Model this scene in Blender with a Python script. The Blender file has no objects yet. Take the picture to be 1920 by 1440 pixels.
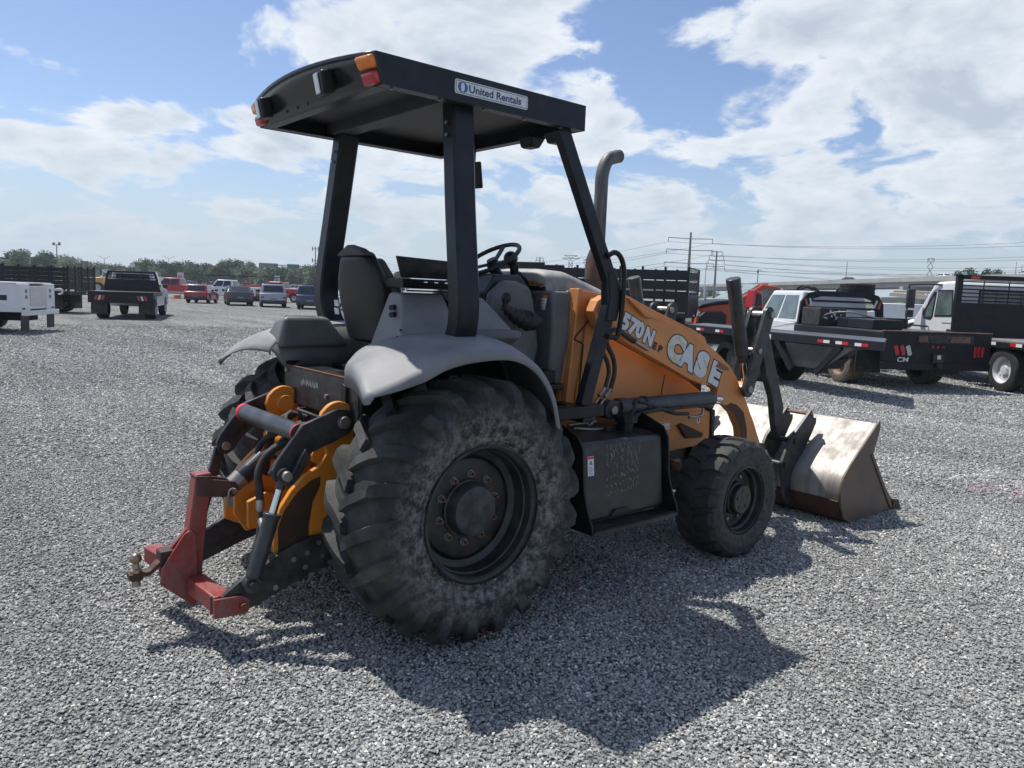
import bpy, bmesh, math, random
from mathutils import Vector, Matrix, noise
random.seed(7)
D = bpy.data
scene = bpy.context.scene
COL = scene.collection
R = math.radians
PI = math.pi

# ------------------------------------------------------------------ camera
CX, CY, CZ = -2.1727, -3.7215, 1.694
YAW, PITCH, ROLL, FPX = 0.8713, -0.1198, 0.0377, 1419.26
_f = Vector((math.cos(YAW)*math.cos(PITCH), math.sin(YAW)*math.cos(PITCH), math.sin(PITCH)))
_r = Vector((math.sin(YAW), -math.cos(YAW), 0)); _u = _r.cross(_f)
_r2 = _r*math.cos(ROLL) + _u*math.sin(ROLL); _u2 = -_r*math.sin(ROLL) + _u*math.cos(ROLL)
cd = D.cameras.new('camera'); cam = D.objects.new('camera', cd); COL.objects.link(cam)
cd.sensor_width = 36.0; cd.lens = 36.0*FPX/1920.0; cd.clip_start = 0.05; cd.clip_end = 6000
cam.matrix_world = Matrix(((_r2.x,_u2.x,-_f.x,CX),(_r2.y,_u2.y,-_f.y,CY),(_r2.z,_u2.z,-_f.z,CZ),(0,0,0,1)))
scene.camera = cam
scene.render.resolution_x = 1024; scene.render.resolution_y = 768

def ray(u, v):
    return _r2*((u-960)/FPX) + _u2*((720-v)/FPX) + _f
def on(u, v, ax, val):
    """point of the place seen at photo position (u,v) on the plane ax=val"""
    d = ray(u, v); i = 'xyz'.index(ax); t = (val-(CX,CY,CZ)[i])/d[i]
    return Vector((CX,CY,CZ)) + d*t
def tr(y, pts):                                   # outline measured on a vertical plane, as (x, z)
    return [(lambda p: (p.x, p.z))(on(u, v, 'y', y)) for u, v in pts]
FH = Vector((math.cos(YAW), math.sin(YAW), 0)); RH = Vector((math.sin(YAW), -math.cos(YAW), 0))
def gd(u, depth, z=0):                            # ground point at a distance from where the photo was taken
    p = Vector((CX,CY,0)) + FH*depth + RH*(depth*(u-960)/FPX); p.z = z; return p
def gz(u, v, z=0): return on(u, v, 'z', z)

# ------------------------------------------------------------------ world, sky, sun
SUN_AZ, SUN_EL = math.atan2(1.305, -0.35), R(63.0)
w = D.worlds.new('World'); scene.world = w; w.use_nodes = True
nt = w.node_tree; nt.nodes.clear()
def N(t, **k):
    n = nt.nodes.new(t)
    for a, b in k.items(): setattr(n, a, b)
    return n
L = nt.links.new
def mth(op, a, b=None, c=None, clamp=False):
    n = N('ShaderNodeMath', operation=op); n.use_clamp = clamp
    for i, s in enumerate((a, b, c)):
        if s is None: continue
        if isinstance(s, (int, float)): n.inputs[i].default_value = s
        else: L(s, n.inputs[i])
    return n.outputs[0]
out = N('ShaderNodeOutputWorld'); bg = N('ShaderNodeBackground'); bg.inputs[1].default_value = 0.098
sky = N('ShaderNodeTexSky', sky_type='NISHITA'); sky.sun_disc = False
sky.sun_elevation = SUN_EL; sky.sun_rotation = PI/2 - SUN_AZ
sky.air_density = 1.0; sky.dust_density = 0.6; sky.ozone_density = 1.6; sky.altitude = 0
tc = N('ShaderNodeTexCoord'); sep = N('ShaderNodeSeparateXYZ'); L(tc.outputs['Generated'], sep.inputs[0])
dz = mth('ADD', mth('MAXIMUM', sep.outputs[2], 0.0), 0.28)
cmb = N('ShaderNodeCombineXYZ')
L(mth('DIVIDE', sep.outputs[0], dz), cmb.inputs[0]); L(mth('DIVIDE', sep.outputs[1], dz), cmb.inputs[1])
def nz(vec, scale, detail, rough, off=0.0, dist=0.0):
    mp = N('ShaderNodeMapping'); mp.inputs[1].default_value = (off, off*0.7, off*1.3); L(vec, mp.inputs[0])
    n = N('ShaderNodeTexNoise'); n.inputs['Scale'].default_value = scale; n.inputs['Detail'].default_value = detail
    n.inputs['Roughness'].default_value = rough; n.inputs['Distortion'].default_value = dist
    L(mp.outputs[0], n.inputs['Vector']); return n.outputs['Fac']
n1 = nz(cmb.outputs[0], 3.0, 15, 0.57, 4.1, 0.3)
n2 = nz(cmb.outputs[0], 1.0, 6, 0.5, 9.4, 0.0)
n3 = nz(cmb.outputs[0], 5.5, 10, 0.6, 1.3, 0.3)
# the larger cloud masses and the larger gaps of that day, as directions in the sky
def ddir(u, v): return ray(u, v).normalized()
BL = [((800,40),0.13,0.26),((980,70),0.11,0.26),((700,110),0.10,0.12),((1420,60),0.10,0.20),((1560,90),0.09,0.16),((1800,140),0.15,0.30),((1860,240),0.12,0.18),((1540,260),0.09,0.16),((1130,190),0.04,0.16),
      ((120,230),0.12,0.20),((330,250),0.11,0.22),((500,290),0.10,0.16),((560,70),0.04,0.08),((780,310),0.12,0.14),((960,320),0.07,0.12),((1230,350),0.09,0.14),((90,380),0.12,0.10),((300,400),0.1,0.08),((1700,380),0.14,0.10),
      ((150,60),0.18,-0.34),((420,60),0.10,-0.26),((560,170),.05,-.1),((1230,70),0.09,-0.32),((1240,190),0.06,-0.14),((1240,280),0.06,-0.16),((100,320),0.05,-.10),((1000,420),0.06,-0.10),((1430,180),.05,-.12),((1690,20),.05,-.12),((1700,270),.05,-.12)]
acc = None
for (u, v), rad, amp in BL:
    vd = N('ShaderNodeVectorMath', operation='DISTANCE'); L(tc.outputs['Generated'], vd.inputs[0]); vd.inputs[1].default_value = ddir(u, v)
    mr = N('ShaderNodeMapRange', interpolation_type='SMOOTHERSTEP'); L(vd.outputs['Value'], mr.inputs[0])
    mr.inputs[1].default_value = 0; mr.inputs[2].default_value = rad*1.7; mr.inputs[3].default_value = amp; mr.inputs[4].default_value = 0
    acc = mr.outputs[0] if acc is None else mth('ADD', acc, mr.outputs[0])
base = mth('ADD', mth('MULTIPLY', mth('SUBTRACT', n1, 0.5), 2.7), mth('MULTIPLY', mth('SUBTRACT', n2, 0.5), 0.8))
lowc = N('ShaderNodeMapRange', interpolation_type='SMOOTHSTEP'); L(sep.outputs[2], lowc.inputs[0]); lowc.inputs[1].default_value = 0.30; lowc.inputs[2].default_value = 0.06; lowc.inputs[3].default_value = 0.0; lowc.inputs[4].default_value = 0.09
dens = mth('ADD', mth('ADD', mth('ADD', base, acc), lowc.outputs[0]), -0.05)
mask = N('ShaderNodeMapRange', interpolation_type='SMOOTHSTEP'); L(dens, mask.inputs[0]); mask.inputs[1].default_value = -0.02; mask.inputs[2].default_value = 0.24
mask.inputs[3].default_value = 0; mask.inputs[4].default_value = 0.95
shade = N('ShaderNodeMapRange'); L(mth('ADD', mth('MULTIPLY', dens, 0.8), mth('MULTIPLY', mth('SUBTRACT', n3, 0.5), 1.1)), shade.inputs[0])
shade.inputs[1].default_value = 0.02; shade.inputs[2].default_value = 0.62
crm = N('ShaderNodeValToRGB'); L(shade.outputs[0], crm.inputs[0])
crm.color_ramp.elements[0].color = (8.6, 8.9, 9.3, 1); crm.color_ramp.elements[1].color = (5.0, 5.7, 6.6, 1)
e = crm.color_ramp.elements.new(0.5); e.color = (6.9, 7.5, 8.2, 1)
tint = N('ShaderNodeMix', data_type='RGBA', blend_type='MULTIPLY'); tint.inputs[0].default_value = 1.0
L(sky.outputs[0], tint.inputs[6]); tint.inputs[7].default_value = (1.05, 1.08, 1.22, 1)
mix = N('ShaderNodeMix', data_type='RGBA'); L(mask.outputs[0], mix.inputs[0]); L(tint.outputs[2], mix.inputs[6]); L(crm.outputs[0], mix.inputs[7])
hz = N('ShaderNodeMapRange', interpolation_type='SMOOTHSTEP'); L(sep.outputs[2], hz.inputs[0]); hz.inputs[1].default_value = 0.0; hz.inputs[2].default_value = 0.20
hz.inputs[3].default_value = 0.78; hz.inputs[4].default_value = 0.0
mix2 = N('ShaderNodeMix', data_type='RGBA'); L(hz.outputs[0], mix2.inputs[0]); L(mix.outputs[2], mix2.inputs[6]); mix2.inputs[7].default_value = (4.9, 5.9, 6.7, 1)
L(mix2.outputs[2], bg.inputs[0]); L(bg.outputs[0], out.inputs[0])

sl = D.lights.new('sun', 'SUN'); so = D.objects.new('sun', sl); COL.objects.link(so)
sl.energy = 5.0; sl.angle = R(0.53); sl.color = (1.0, 0.96, 0.90)
sd = Vector((math.cos(SUN_AZ)*math.cos(SUN_EL), math.sin(SUN_AZ)*math.cos(SUN_EL), math.sin(SUN_EL)))
so.rotation_euler = sd.to_track_quat('Z', 'Y').to_euler(); so.location = (0, 0, 20)
vs = scene.view_settings; vs.view_transform = 'Standard'; vs.look = 'None'; vs.exposure = 0.15; vs.gamma = 1.0; vs.use_curve_mapping = False
scene.render.engine = 'CYCLES'
scene.cycles.max_bounces = 6; scene.cycles.transparent_max_bounces = 8

# ------------------------------------------------------------------ materials
MATS = {}
def mat(name, col, rough=0.5, metal=0.0, col2=None, scale=6.0, amt=0.5, dust=None, dust_amt=0.0, bump=0.0, bscale=40.0, spec=0.5, streak=False, coat=0.0, contrast=(0.40,0.66), sunlit_topdust=False, chips=None, ring=None):
    """plain surface with a second colour (wear), a dust layer and fine relief"""
    if name in MATS: return MATS[name]
    m = D.materials.new(name); m.use_nodes = True; t = m.node_tree; b = t.nodes['Principled BSDF']
    b.inputs['Roughness'].default_value = rough; b.inputs['Metallic'].default_value = metal
    b.inputs['Base Color'].default_value = (*col, 1); b.inputs['Specular IOR Level'].default_value = spec
    if coat: b.inputs['Coat Weight'].default_value = coat
    tcn = t.nodes.new('ShaderNodeTexCoord'); src = tcn.outputs['Object']
    cur = None
    def noisef(sc, det, ro, sm=(1,1,1)):
        mp = t.nodes.new('ShaderNodeMapping'); mp.inputs['Scale'].default_value = sm; t.links.new(src, mp.inputs[0])
        n = t.nodes.new('ShaderNodeTexNoise'); n.inputs['Scale'].default_value = sc; n.inputs['Detail'].default_value = det; n.inputs['Roughness'].default_value = ro
        t.links.new(mp.outputs[0], n.inputs['Vector']); return n.outputs['Fac']
    def rng(x, a, b_, c=0.0, d=1.0):
        r = t.nodes.new('ShaderNodeMapRange'); r.inputs[1].default_value = a; r.inputs[2].default_value = b_; r.inputs[3].default_value = c; r.inputs[4].default_value = d
        t.links.new(x, r.inputs[0]); return r.outputs[0]
    rgb = None
    if col2:
        f = rng(noisef(scale, 8, 0.62, (1,5,0.3) if streak else (1,1,1)), *contrast, 0, amt)
        mx = t.nodes.new('ShaderNodeMix'); mx.data_type = 'RGBA'; t.links.new(f, mx.inputs[0]); mx.inputs[6].default_value = (*col, 1); mx.inputs[7].default_value = (*col2, 1)
        rgb = mx.outputs[2]
    if dust:
        f = rng(noisef(scale*0.8+1.7, 10, 0.68), 0.42, 0.66, dust_amt*0.12, dust_amt)
        if sunlit_topdust:  # dust paler on upward faces, with some sunlit brightness put into the colour
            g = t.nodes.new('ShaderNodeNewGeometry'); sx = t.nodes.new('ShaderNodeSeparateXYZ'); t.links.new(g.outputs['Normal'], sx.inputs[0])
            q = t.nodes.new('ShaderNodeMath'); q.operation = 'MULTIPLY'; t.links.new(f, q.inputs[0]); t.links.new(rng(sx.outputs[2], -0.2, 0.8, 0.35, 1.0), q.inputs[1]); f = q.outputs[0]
        mx = t.nodes.new('ShaderNodeMix'); mx.data_type = 'RGBA'; t.links.new(f, mx.inputs[0])
        if rgb is None: mx.inputs[6].default_value = (*col, 1)
        else: t.links.new(rgb, mx.inputs[6])
        mx.inputs[7].default_value = (*dust, 1); rgb = mx.outputs[2]
        rr = rng(f, 0, 1, rough, 0.92); t.links.new(rr, b.inputs['Roughness'])
    if ring:                                          # dried dirt collected on the sidewall between two radii
        sx = t.nodes.new('ShaderNodeSeparateXYZ'); t.links.new(src, sx.inputs[0])
        cb = t.nodes.new('ShaderNodeCombineXYZ'); t.links.new(sx.outputs[0], cb.inputs[0]); t.links.new(sx.outputs[2], cb.inputs[1])
        ln = t.nodes.new('ShaderNodeVectorMath'); ln.operation = 'LENGTH'; t.links.new(cb.outputs[0], ln.inputs[0])
        g1 = rng(ln.outputs['Value'], ring[0], ring[1], 1.0, 0.0); g2 = rng(noisef(26, 12, 0.75), 0.44, 0.62)
        q = t.nodes.new('ShaderNodeMath'); q.operation = 'MULTIPLY'; t.links.new(g1, q.inputs[0]); t.links.new(g2, q.inputs[1])
        q.use_clamp = True
        mx = t.nodes.new('ShaderNodeMix'); mx.data_type = 'RGBA'; t.links.new(q.outputs[0], mx.inputs[0]); t.links.new(rgb, mx.inputs[6]); mx.inputs[7].default_value = (*ring[2], 1); rgb = mx.outputs[2]
    if chips:
        mx = t.nodes.new('ShaderNodeMix'); mx.data_type = 'RGBA'; t.links.new(rng(noisef(17, 12, 0.75), 0.66, 0.69), mx.inputs[0]); t.links.new(rgb, mx.inputs[6]); mx.inputs[7].default_value = (*chips, 1); rgb = mx.outputs[2]
        mx = t.nodes.new('ShaderNodeMix'); mx.data_type = 'RGBA'; t.links.new(rng(noisef(7, 10, 0.7, (1,1,0.18)), 0.63, 0.74, 0, 0.65), mx.inputs[0]); t.links.new(rgb, mx.inputs[6]); mx.inputs[7].default_value = (*[c_*1.6 for c_ in chips], 1); rgb = mx.outputs[2]
    if rgb is not None: t.links.new(rgb, b.inputs['Base Color'])
    if bump:
        bn = t.nodes.new('ShaderNodeBump'); bn.inputs['Strength'].default_value = bump; bn.inputs['Distance'].default_value = 0.004
        t.links.new(noisef(bscale, 6, 0.6), bn.inputs['Height']); t.links.new(bn.outputs[0], b.inputs['Normal'])
    MATS[name] = m; return m
DUST = (0.26, 0.25, 0.23)
M_ROPS = mat('charcoal_paint', (0.009,0.012,0.017), 0.34, 0, (0.02,0.023,0.028), 9, 0.6, DUST, 0.03, 0.10, 160, spec=0.3)
M_GREY = mat('grey_plastic', (0.19,0.193,0.197), 0.5, 0, (0.14,0.143,0.147), 5, 0.7, (0.38,0.37,0.36), 0.35, 0.15, 220, sunlit_topdust=True)  # real dust, plus the fender's sunlit top lightened in the colour
M_GREY2 = mat('grey_cowl_plastic', (0.085,0.09,0.094), 0.5, 0, (0.15,0.15,0.15), 5, 0.6, (0.32,0.31,0.28), 0.35, 0.15, 160, sunlit_topdust=True)
M_HOOD = mat('weathered_hood_paint', (0.16,0.165,0.165), 0.5, 0, (0.40,0.39,0.36), 7, 0.8, (0.35,0.34,0.32), 0.35, 0.2, 90, contrast=(0.38,0.58))
M_ORANGE = mat('orange_paint', (0.66,0.25,0.062), 0.42, 0, (0.52,0.18,0.042), 4, 0.8, (0.48,0.33,0.20), 0.26, 0.10, 90, contrast=(0.38,0.72), chips=(0.14,0.06,0.03))
M_ORANGE2 = mat('orange_hitch_paint', (0.72,0.26,0.025), 0.38, 0, (0.56,0.18,0.02), 4, 0.6, (0.25,0.15,0.08), 0.18, 0.08, 90)
M_GREASE = mat('grease_stained_orange', (0.035,0.018,0.010), 0.6, 0, (0.12,0.05,0.015), 7, 0.5, bump=0.3, bscale=60)
M_BLACK = mat('black_paint', (0.007,0.008,0.009), 0.34, 0, (0.014,0.014,0.015), 8, 0.7, (0.14,0.13,0.12), 0.08, 0.1, 120, spec=0.3)
M_BLACKW = mat('worn_black_steel', (0.010,0.012,0.015), 0.36, 0.0, (0.045,0.045,0.047), 12, 0.8, (0.22,0.2,0.18), 0.2, 0.15, 100, spec=0.35, chips=(0.09,0.06,0.045))
M_CYL = mat('hydraulic_barrel_paint', (0.022,0.026,0.032), 0.28, 0, (0.05,0.055,0.06), 10, 0.7, (0.2,0.19,0.18), 0.12, 0.1, 100)
M_CHROME = mat('chrome_rod', (0.75,0.75,0.76), 0.12, 1.0, (0.45,0.43,0.40), 14, 0.4)
M_STEEL = mat('dull_steel', (0.38,0.37,0.35), 0.45, 0.9, (0.20,0.15,0.11), 14, 0.7)
M_RUBBER = mat('hose_rubber', (0.012,0.012,0.012), 0.65, 0, (0.05,0.047,0.043), 20, 0.5, (0.15,0.13,0.11), 0.2, 0.2, 120)
M_REDF = mat('worn_red_paint', (0.25,0.026,0.024), 0.36, 0, (0.10,0.025,0.022), 9, 0.85, (0.45,0.22,0.18), 0.35, 0.25, 70, contrast=(0.46,0.62), chips=(0.07,0.03,0.025))
M_REDSTR = mat('red_paint_mark', (0.65,0.02,0.03), 0.5)
M_RUST = mat('rusty_steel', (0.075,0.035,0.022), 0.7, 0.2, (0.035,0.022,0.018), 12, 0.8, (0.18,0.10,0.06), 0.3, 0.35, 70)
M_RUSTNUT = mat('rusty_stud', (0.20,0.065,0.03), 0.7, 0.2, (0.09,0.035,0.02), 40, 0.8)
M_VINYL = mat('black_vinyl', (0.009,0.009,0.010), 0.5, 0, (0.02,0.019,0.018), 12, 0.5, DUST, 0.05, 0.2, 160)
M_TYRE = mat('dusty_tyre_rubber', (0.012,0.012,0.013), 0.7, 0, (0.035,0.034,0.033), 6, 0.8, (0.13,0.125,0.115), 0.42, 0.7, 60, contrast=(0.45,0.62), ring=(0.40,0.56,(0.24,0.23,0.21)))
M_TYREF = mat('black_tyre_rubber', (0.013,0.013,0.014), 0.7, 0, (0.03,0.03,0.03), 7, 0.7, (0.10,0.095,0.09), 0.26, 0.5, 70, ring=(0.26,0.40,(0.09,0.088,0.083)))
M_RIM = mat('black_wheel_paint', (0.012,0.013,0.015), 0.4, 0, (0.03,0.029,0.028), 9, 0.7, (0.17,0.155,0.14), 0.2, 0.12, 100)
M_GLASSLAMP = mat('clear_lamp_glass', (0.55,0.56,0.56), 0.15, 0.3)
M_AMBER = mat('amber_lens', (0.75,0.17,0.01), 0.15, 0, (0.9,0.3,0.02), 30, 0.6, coat=0.5)
M_REDL = mat('red_lens', (0.42,0.015,0.02), 0.15, 0, (0.55,0.04,0.04), 30, 0.6, coat=0.5)
M_DECAL = mat('white_decal', (0.75,0.75,0.73), 0.4, 0, (0.5,0.5,0.48), 30, 0.5)
M_DECO = mat('orange_decal', (0.75,0.22,0.03), 0.4)
M_DECR = mat('red_decal', (0.6,0.03,0.04), 0.4)
M_INK = mat('black_print', (0.012,0.012,0.013), 0.45)
M_INKG = mat('grey_print', (0.22,0.22,0.22), 0.5)
M_NAVY = mat('navy_print', (0.01,0.03,0.12), 0.4)
M_BLUEL = mat('blue_print', (0.02,0.12,0.42), 0.4)
M_LETTER = mat('worn_white_letter', (0.62,0.63,0.64), 0.45, 0, (0.42,0.40,0.36), 25, 0.8, contrast=(0.55,0.7))
M_PEEL = mat('peeling_letter', (0.62,0.63,0.64), 0.5, 0, (0.58,0.52,0.33), 16, 1.0, contrast=(0.46,0.52))

# ------------------------------------------------------------------ mesh builder
class MB:
    def __init__(s): s.v = []; s.f = []
    def add(s, vs, fs):
        o = len(s.v); s.v += [tuple(p) for p in vs]; s.f += [tuple(i+o for i in f) for f in fs]; return s
    def box(s, x0, x1, y0, y1, z0, z1):
        return s.add([(x0,y0,z0),(x1,y0,z0),(x1,y1,z0),(x0,y1,z0),(x0,y0,z1),(x1,y0,z1),(x1,y1,z1),(x0,y1,z1)],
                     [(0,3,2,1),(4,5,6,7),(0,1,5,4),(1,2,6,5),(2,3,7,6),(3,0,4,7)])
    def obox(s, c, size, rot=(0,0,0)):
        m = Matrix.Rotation(rot[2],4,'Z') @ Matrix.Rotation(rot[1],4,'Y') @ Matrix.Rotation(rot[0],4,'X')
        a = MB().box(-size[0]/2,size[0]/2,-size[1]/2,size[1]/2,-size[2]/2,size[2]/2)
        return s.add([Vector(c)+m@Vector(p) for p in a.v], a.f)
    def hexa(s, b, t):                               # 4 bottom points, 4 top points, same winding
        return s.add(list(b)+list(t), [(3,2,1,0),(4,5,6,7),(0,1,5,4),(1,2,6,5),(2,3,7,6),(3,0,4,7)])
    def prism(s, pts, a, b, ax='y'):
        def P(p, q):
            return {'y':(p[0],q,p[1]), 'x':(q,p[0],p[1]), 'z':(p[0],p[1],q)}[ax]
        n = len(pts)
        return s.add([P(p,a) for p in pts]+[P(p,b) for p in pts],
                     [tuple(range(n)), tuple(range(2*n-1,n-1,-1))]+[(i,(i+1)%n,n+(i+1)%n,n+i) for i in range(n)])
    def cyl(s, p0, p1, r0, r1=None, n=24, caps=True):
        p0 = Vector(p0); p1 = Vector(p1); r1 = r0 if r1 is None else r1
        d = (p1-p0).normalized(); a = d.orthogonal().normalized(); b = d.cross(a)
        vs = []
        for p, r in ((p0,r0),(p1,r1)):
            vs += [p + (a*math.cos(2*PI*i/n)+b*math.sin(2*PI*i/n))*r for i in range(n)]
        fs = [(i,(i+1)%n,n+(i+1)%n,n+i) for i in range(n)]
        if caps: fs += [tuple(range(n-1,-1,-1)), tuple(range(n,2*n))]
        return s.add(vs, fs)
    def bar(s, p0, p1, w, h, up=(0,0,1)):            # rectangular bar: w sideways, h along up
        p0 = Vector(p0); p1 = Vector(p1); d = (p1-p0).normalized(); a = d.cross(Vector(up)).normalized(); b = a.cross(d)
        c = [(-1,-1),(1,-1),(1,1),(-1,1)]
        return s.hexa([p0+a*(w/2*i)+b*(h/2*j) for i,j in c], [p1+a*(w/2*i)+b*(h/2*j) for i,j in c])
    def tube(s, path, r, n=10, sub=6):
        path = crom([Vector(p) for p in path], sub) if sub > 1 else [Vector(p) for p in path]
        a = None; rings = []
        for i, p in enumerate(path):
            d = (path[min(i+1,len(path)-1)]-path[max(i-1,0)]).normalized()
            a = d.orthogonal().normalized() if a is None else (a-d*a.dot(d)).normalized()
            b = d.cross(a); rings.append([p+(a*math.cos(2*PI*k/n)+b*math.sin(2*PI*k/n))*(r if not callable(r) else r(i/(len(path)-1))) for k in range(n)])
        vs = [q for g in rings for q in g]; m = len(rings)
        fs = [(i*n+k,i*n+(k+1)%n,(i+1)*n+(k+1)%n,(i+1)*n+k) for i in range(m-1) for k in range(n)]
        fs += [tuple(range(n-1,-1,-1)), tuple(range((m-1)*n,m*n))]
        return s.add(vs, fs)
    def sweep(s, path, w, h, side, sub=6):           # rectangular section, w along side, h along the other
        path = crom([Vector(p) for p in path], sub); side = Vector(side).normalized(); vs = []
        for i, p in enumerate(path):
            d = (path[min(i+1,len(path)-1)]-path[max(i-1,0)]).normalized()
            a = (side-d*side.dot(d)).normalized(); b = d.cross(a)
            c = 0.18
            for x, y in ((-1,-1+c*1.2),(-1+c,-1),(1-c,-1),(1,-1+c*1.2),(1,1-c*1.2),(1-c,1),(-1+c,1),(-1,1-c*1.2)):
                vs.append(p+a*(w/2*x)+b*(h/2*y))
        n = 8; m = len(path)
        fs = [(i*n+k,i*n+(k+1)%n,(i+1)*n+(k+1)%n,(i+1)*n+k) for i in range(m-1) for k in range(n)]
        fs += [tuple(range(n-1,-1,-1)), tuple(range((m-1)*n,m*n))]
        return s.add(vs, fs)
    def lathe(s, prof, c=(0,0,0), ax='y', n=64, close=False):   # prof: (along axis, radius)
        vs = []
        for a, r in prof:
            for k in range(n):
                t = 2*PI*k/n; x, z = r*math.cos(t), r*math.sin(t)
                p = {'y':(x,a,z),'z':(x,z,a),'x':(a,x,z)}[ax]
                vs.append((p[0]+c[0],p[1]+c[1],p[2]+c[2]))
        m = len(prof); fs = [(i*n+k,i*n+(k+1)%n,((i+1)%m)*n+(k+1)%n,((i+1)%m)*n+k) for i in range(m if close else m-1) for k in range(n)]
        return s.add(vs, fs)
    def grid(s, rows, flip=False):
        m = len(rows); n = len(rows[0]); vs = [p for r in rows for p in r]
        fs = [(i*n+k,i*n+k+1,(i+1)*n+k+1,(i+1)*n+k) for i in range(m-1) for k in range(n-1)]
        if flip: fs = [f[::-1] for f in fs]
        return s.add(vs, fs)
    def sphere(s, c, r, n=12, m=8, sc=(1,1,1)):
        vs = [(c[0],c[1],c[2]+r*sc[2])]
        for i in range(1,m):
            t = PI*i/m
            vs += [(c[0]+r*sc[0]*math.sin(t)*math.cos(2*PI*k/n), c[1]+r*sc[1]*math.sin(t)*math.sin(2*PI*k/n), c[2]+r*sc[2]*math.cos(t)) for k in range(n)]
        vs.append((c[0],c[1],c[2]-r*sc[2])); l = len(vs)-1
        fs = [(0,1+k,1+(k+1)%n) for k in range(n)]
        fs += [(1+i*n+k,1+(i+1)*n+k,1+(i+1)*n+(k+1)%n,1+i*n+(k+1)%n) for i in range(m-2) for k in range(n)]
        fs += [(l,1+(m-2)*n+(k+1)%n,1+(m-2)*n+k) for k in range(n)]
        return s.add(vs, fs)
    def mirror(s):                                    # mirrored copy across y=0
        return s.add([(x,-y,z) for x,y,z in s.v[:]], [f[::-1] for f in s.f[:]])
    def flipped(s): b = MB(); b.v = [(x,-y,z) for x,y,z in s.v]; b.f = [f[::-1] for f in s.f]; return b
    def mesh(s, name, material, ang=35, recalc=True):
        me = D.meshes.new(name); me.from_pydata([tuple(p) for p in s.v], [], s.f)
        if recalc:
            bm = bmesh.new(); bm.from_mesh(me); bmesh.ops.recalc_face_normals(bm, faces=bm.faces); bm.to_mesh(me); bm.free()
        if material: me.materials.append(material)
        me.shade_smooth(); me.set_sharp_from_angle(angle=R(ang)); me.update(); return me
    def build(s, name, material, parent=None, bevel=0.0, ang=35, loc=None, rot=None, solid=0.0, seg=2, recalc=True):
        o = D.objects.new(name, s.mesh(name, material, ang, recalc)); COL.objects.link(o)
        if parent: o.parent = parent
        if loc is not None: o.location = loc
        if rot is not None: o.rotation_euler = rot
        if solid: md = o.modifiers.new('solid', 'SOLIDIFY'); md.thickness = solid; md.offset = -1
        if bevel:
            md = o.modifiers.new('bevel', 'BEVEL'); md.width = bevel; md.segments = seg; md.limit_method = 'ANGLE'; md.angle_limit = R(38); md.harden_normals = False
        return o
def crom(P, sub):
    if len(P) < 3: return [P[0].lerp(P[-1], i/sub) for i in range(sub+1)]
    Q = [P[0]*2-P[1]] + P + [P[-1]*2-P[-2]]; o = []
    for i in range(1, len(Q)-2):
        for k in range(sub):
            t = k/sub; a, b, c, d = Q[i-1], Q[i], Q[i+1], Q[i+2]
            o.append(0.5*((2*b)+(c-a)*t+(2*a-5*b+4*c-d)*t*t+(3*b-a-3*c+d)*t**3))
    o.append(P[-1]); return o
def empty(name, label=None, cat=None, loc=(0,0,0), rz=0.0, group=None, parent=None):
    o = D.objects.new(name, None); COL.objects.link(o); o.location = loc; o.rotation_euler = (0,0,rz); o.empty_display_size = 0.3
    if parent: o.parent = parent
    if label: o['label'] = label
    if cat: o['category'] = cat
    if group: o['group'] = group
    return o
def tag(o, label=None, cat=None, group=None, kind=None):
    for k, v in (('label',label),('category',cat),('group',group),('kind',kind)):
        if v: o[k] = v
    return o
def copy_tree(o, parent=None):
    c = o.copy(); COL.objects.link(c); c.parent = parent
    for ch in list(o.children): copy_tree(ch, c)
    return c
def link(name, me, parent=None, loc=(0,0,0), rot=(0,0,0), sc=None):
    o = D.objects.new(name, me); COL.objects.link(o); o.parent = parent; o.location = loc; o.rotation_euler = rot
    if sc: o.scale = sc
    return o
def text(name, body, size, material, parent, matrix, off=0.0, sx=1.0, shear=0.0, depth=0.0004, space=1.0):
    c = D.curves.new(name, 'FONT'); c.body = body; c.size = size; c.offset = off; c.extrude = depth; c.shear = shear; c.space_character = space
    c.resolution_u = 4
    t = D.objects.new(name, c); COL.objects.link(t); bpy.context.view_layer.update()
    me = D.meshes.new_from_object(t); D.objects.remove(t); me.name = name; me.materials.clear(); me.materials.append(material)
    for v in me.vertices: v.co.x *= sx
    o = D.objects.new(name, me); COL.objects.link(o); o.parent = parent; o.matrix_local = matrix; return o
def frame(o, x, y):                                   # matrix with given origin, x axis, y axis
    x = Vector(x).normalized(); y = Vector(y); y = (y-x*y.dot(x)).normalized(); z = x.cross(y); o = Vector(o)
    return Matrix(((x.x,y.x,z.x,o.x),(x.y,y.y,z.y,o.y),(x.z,y.z,z.z,o.z),(0,0,0,1)))
# ================================================================== THE TRACTOR LOADER
T = empty('tractor_loader', 'orange and grey tractor loader with black canopy, front bucket and red rear drawbar frame', 'tractor loader')

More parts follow.
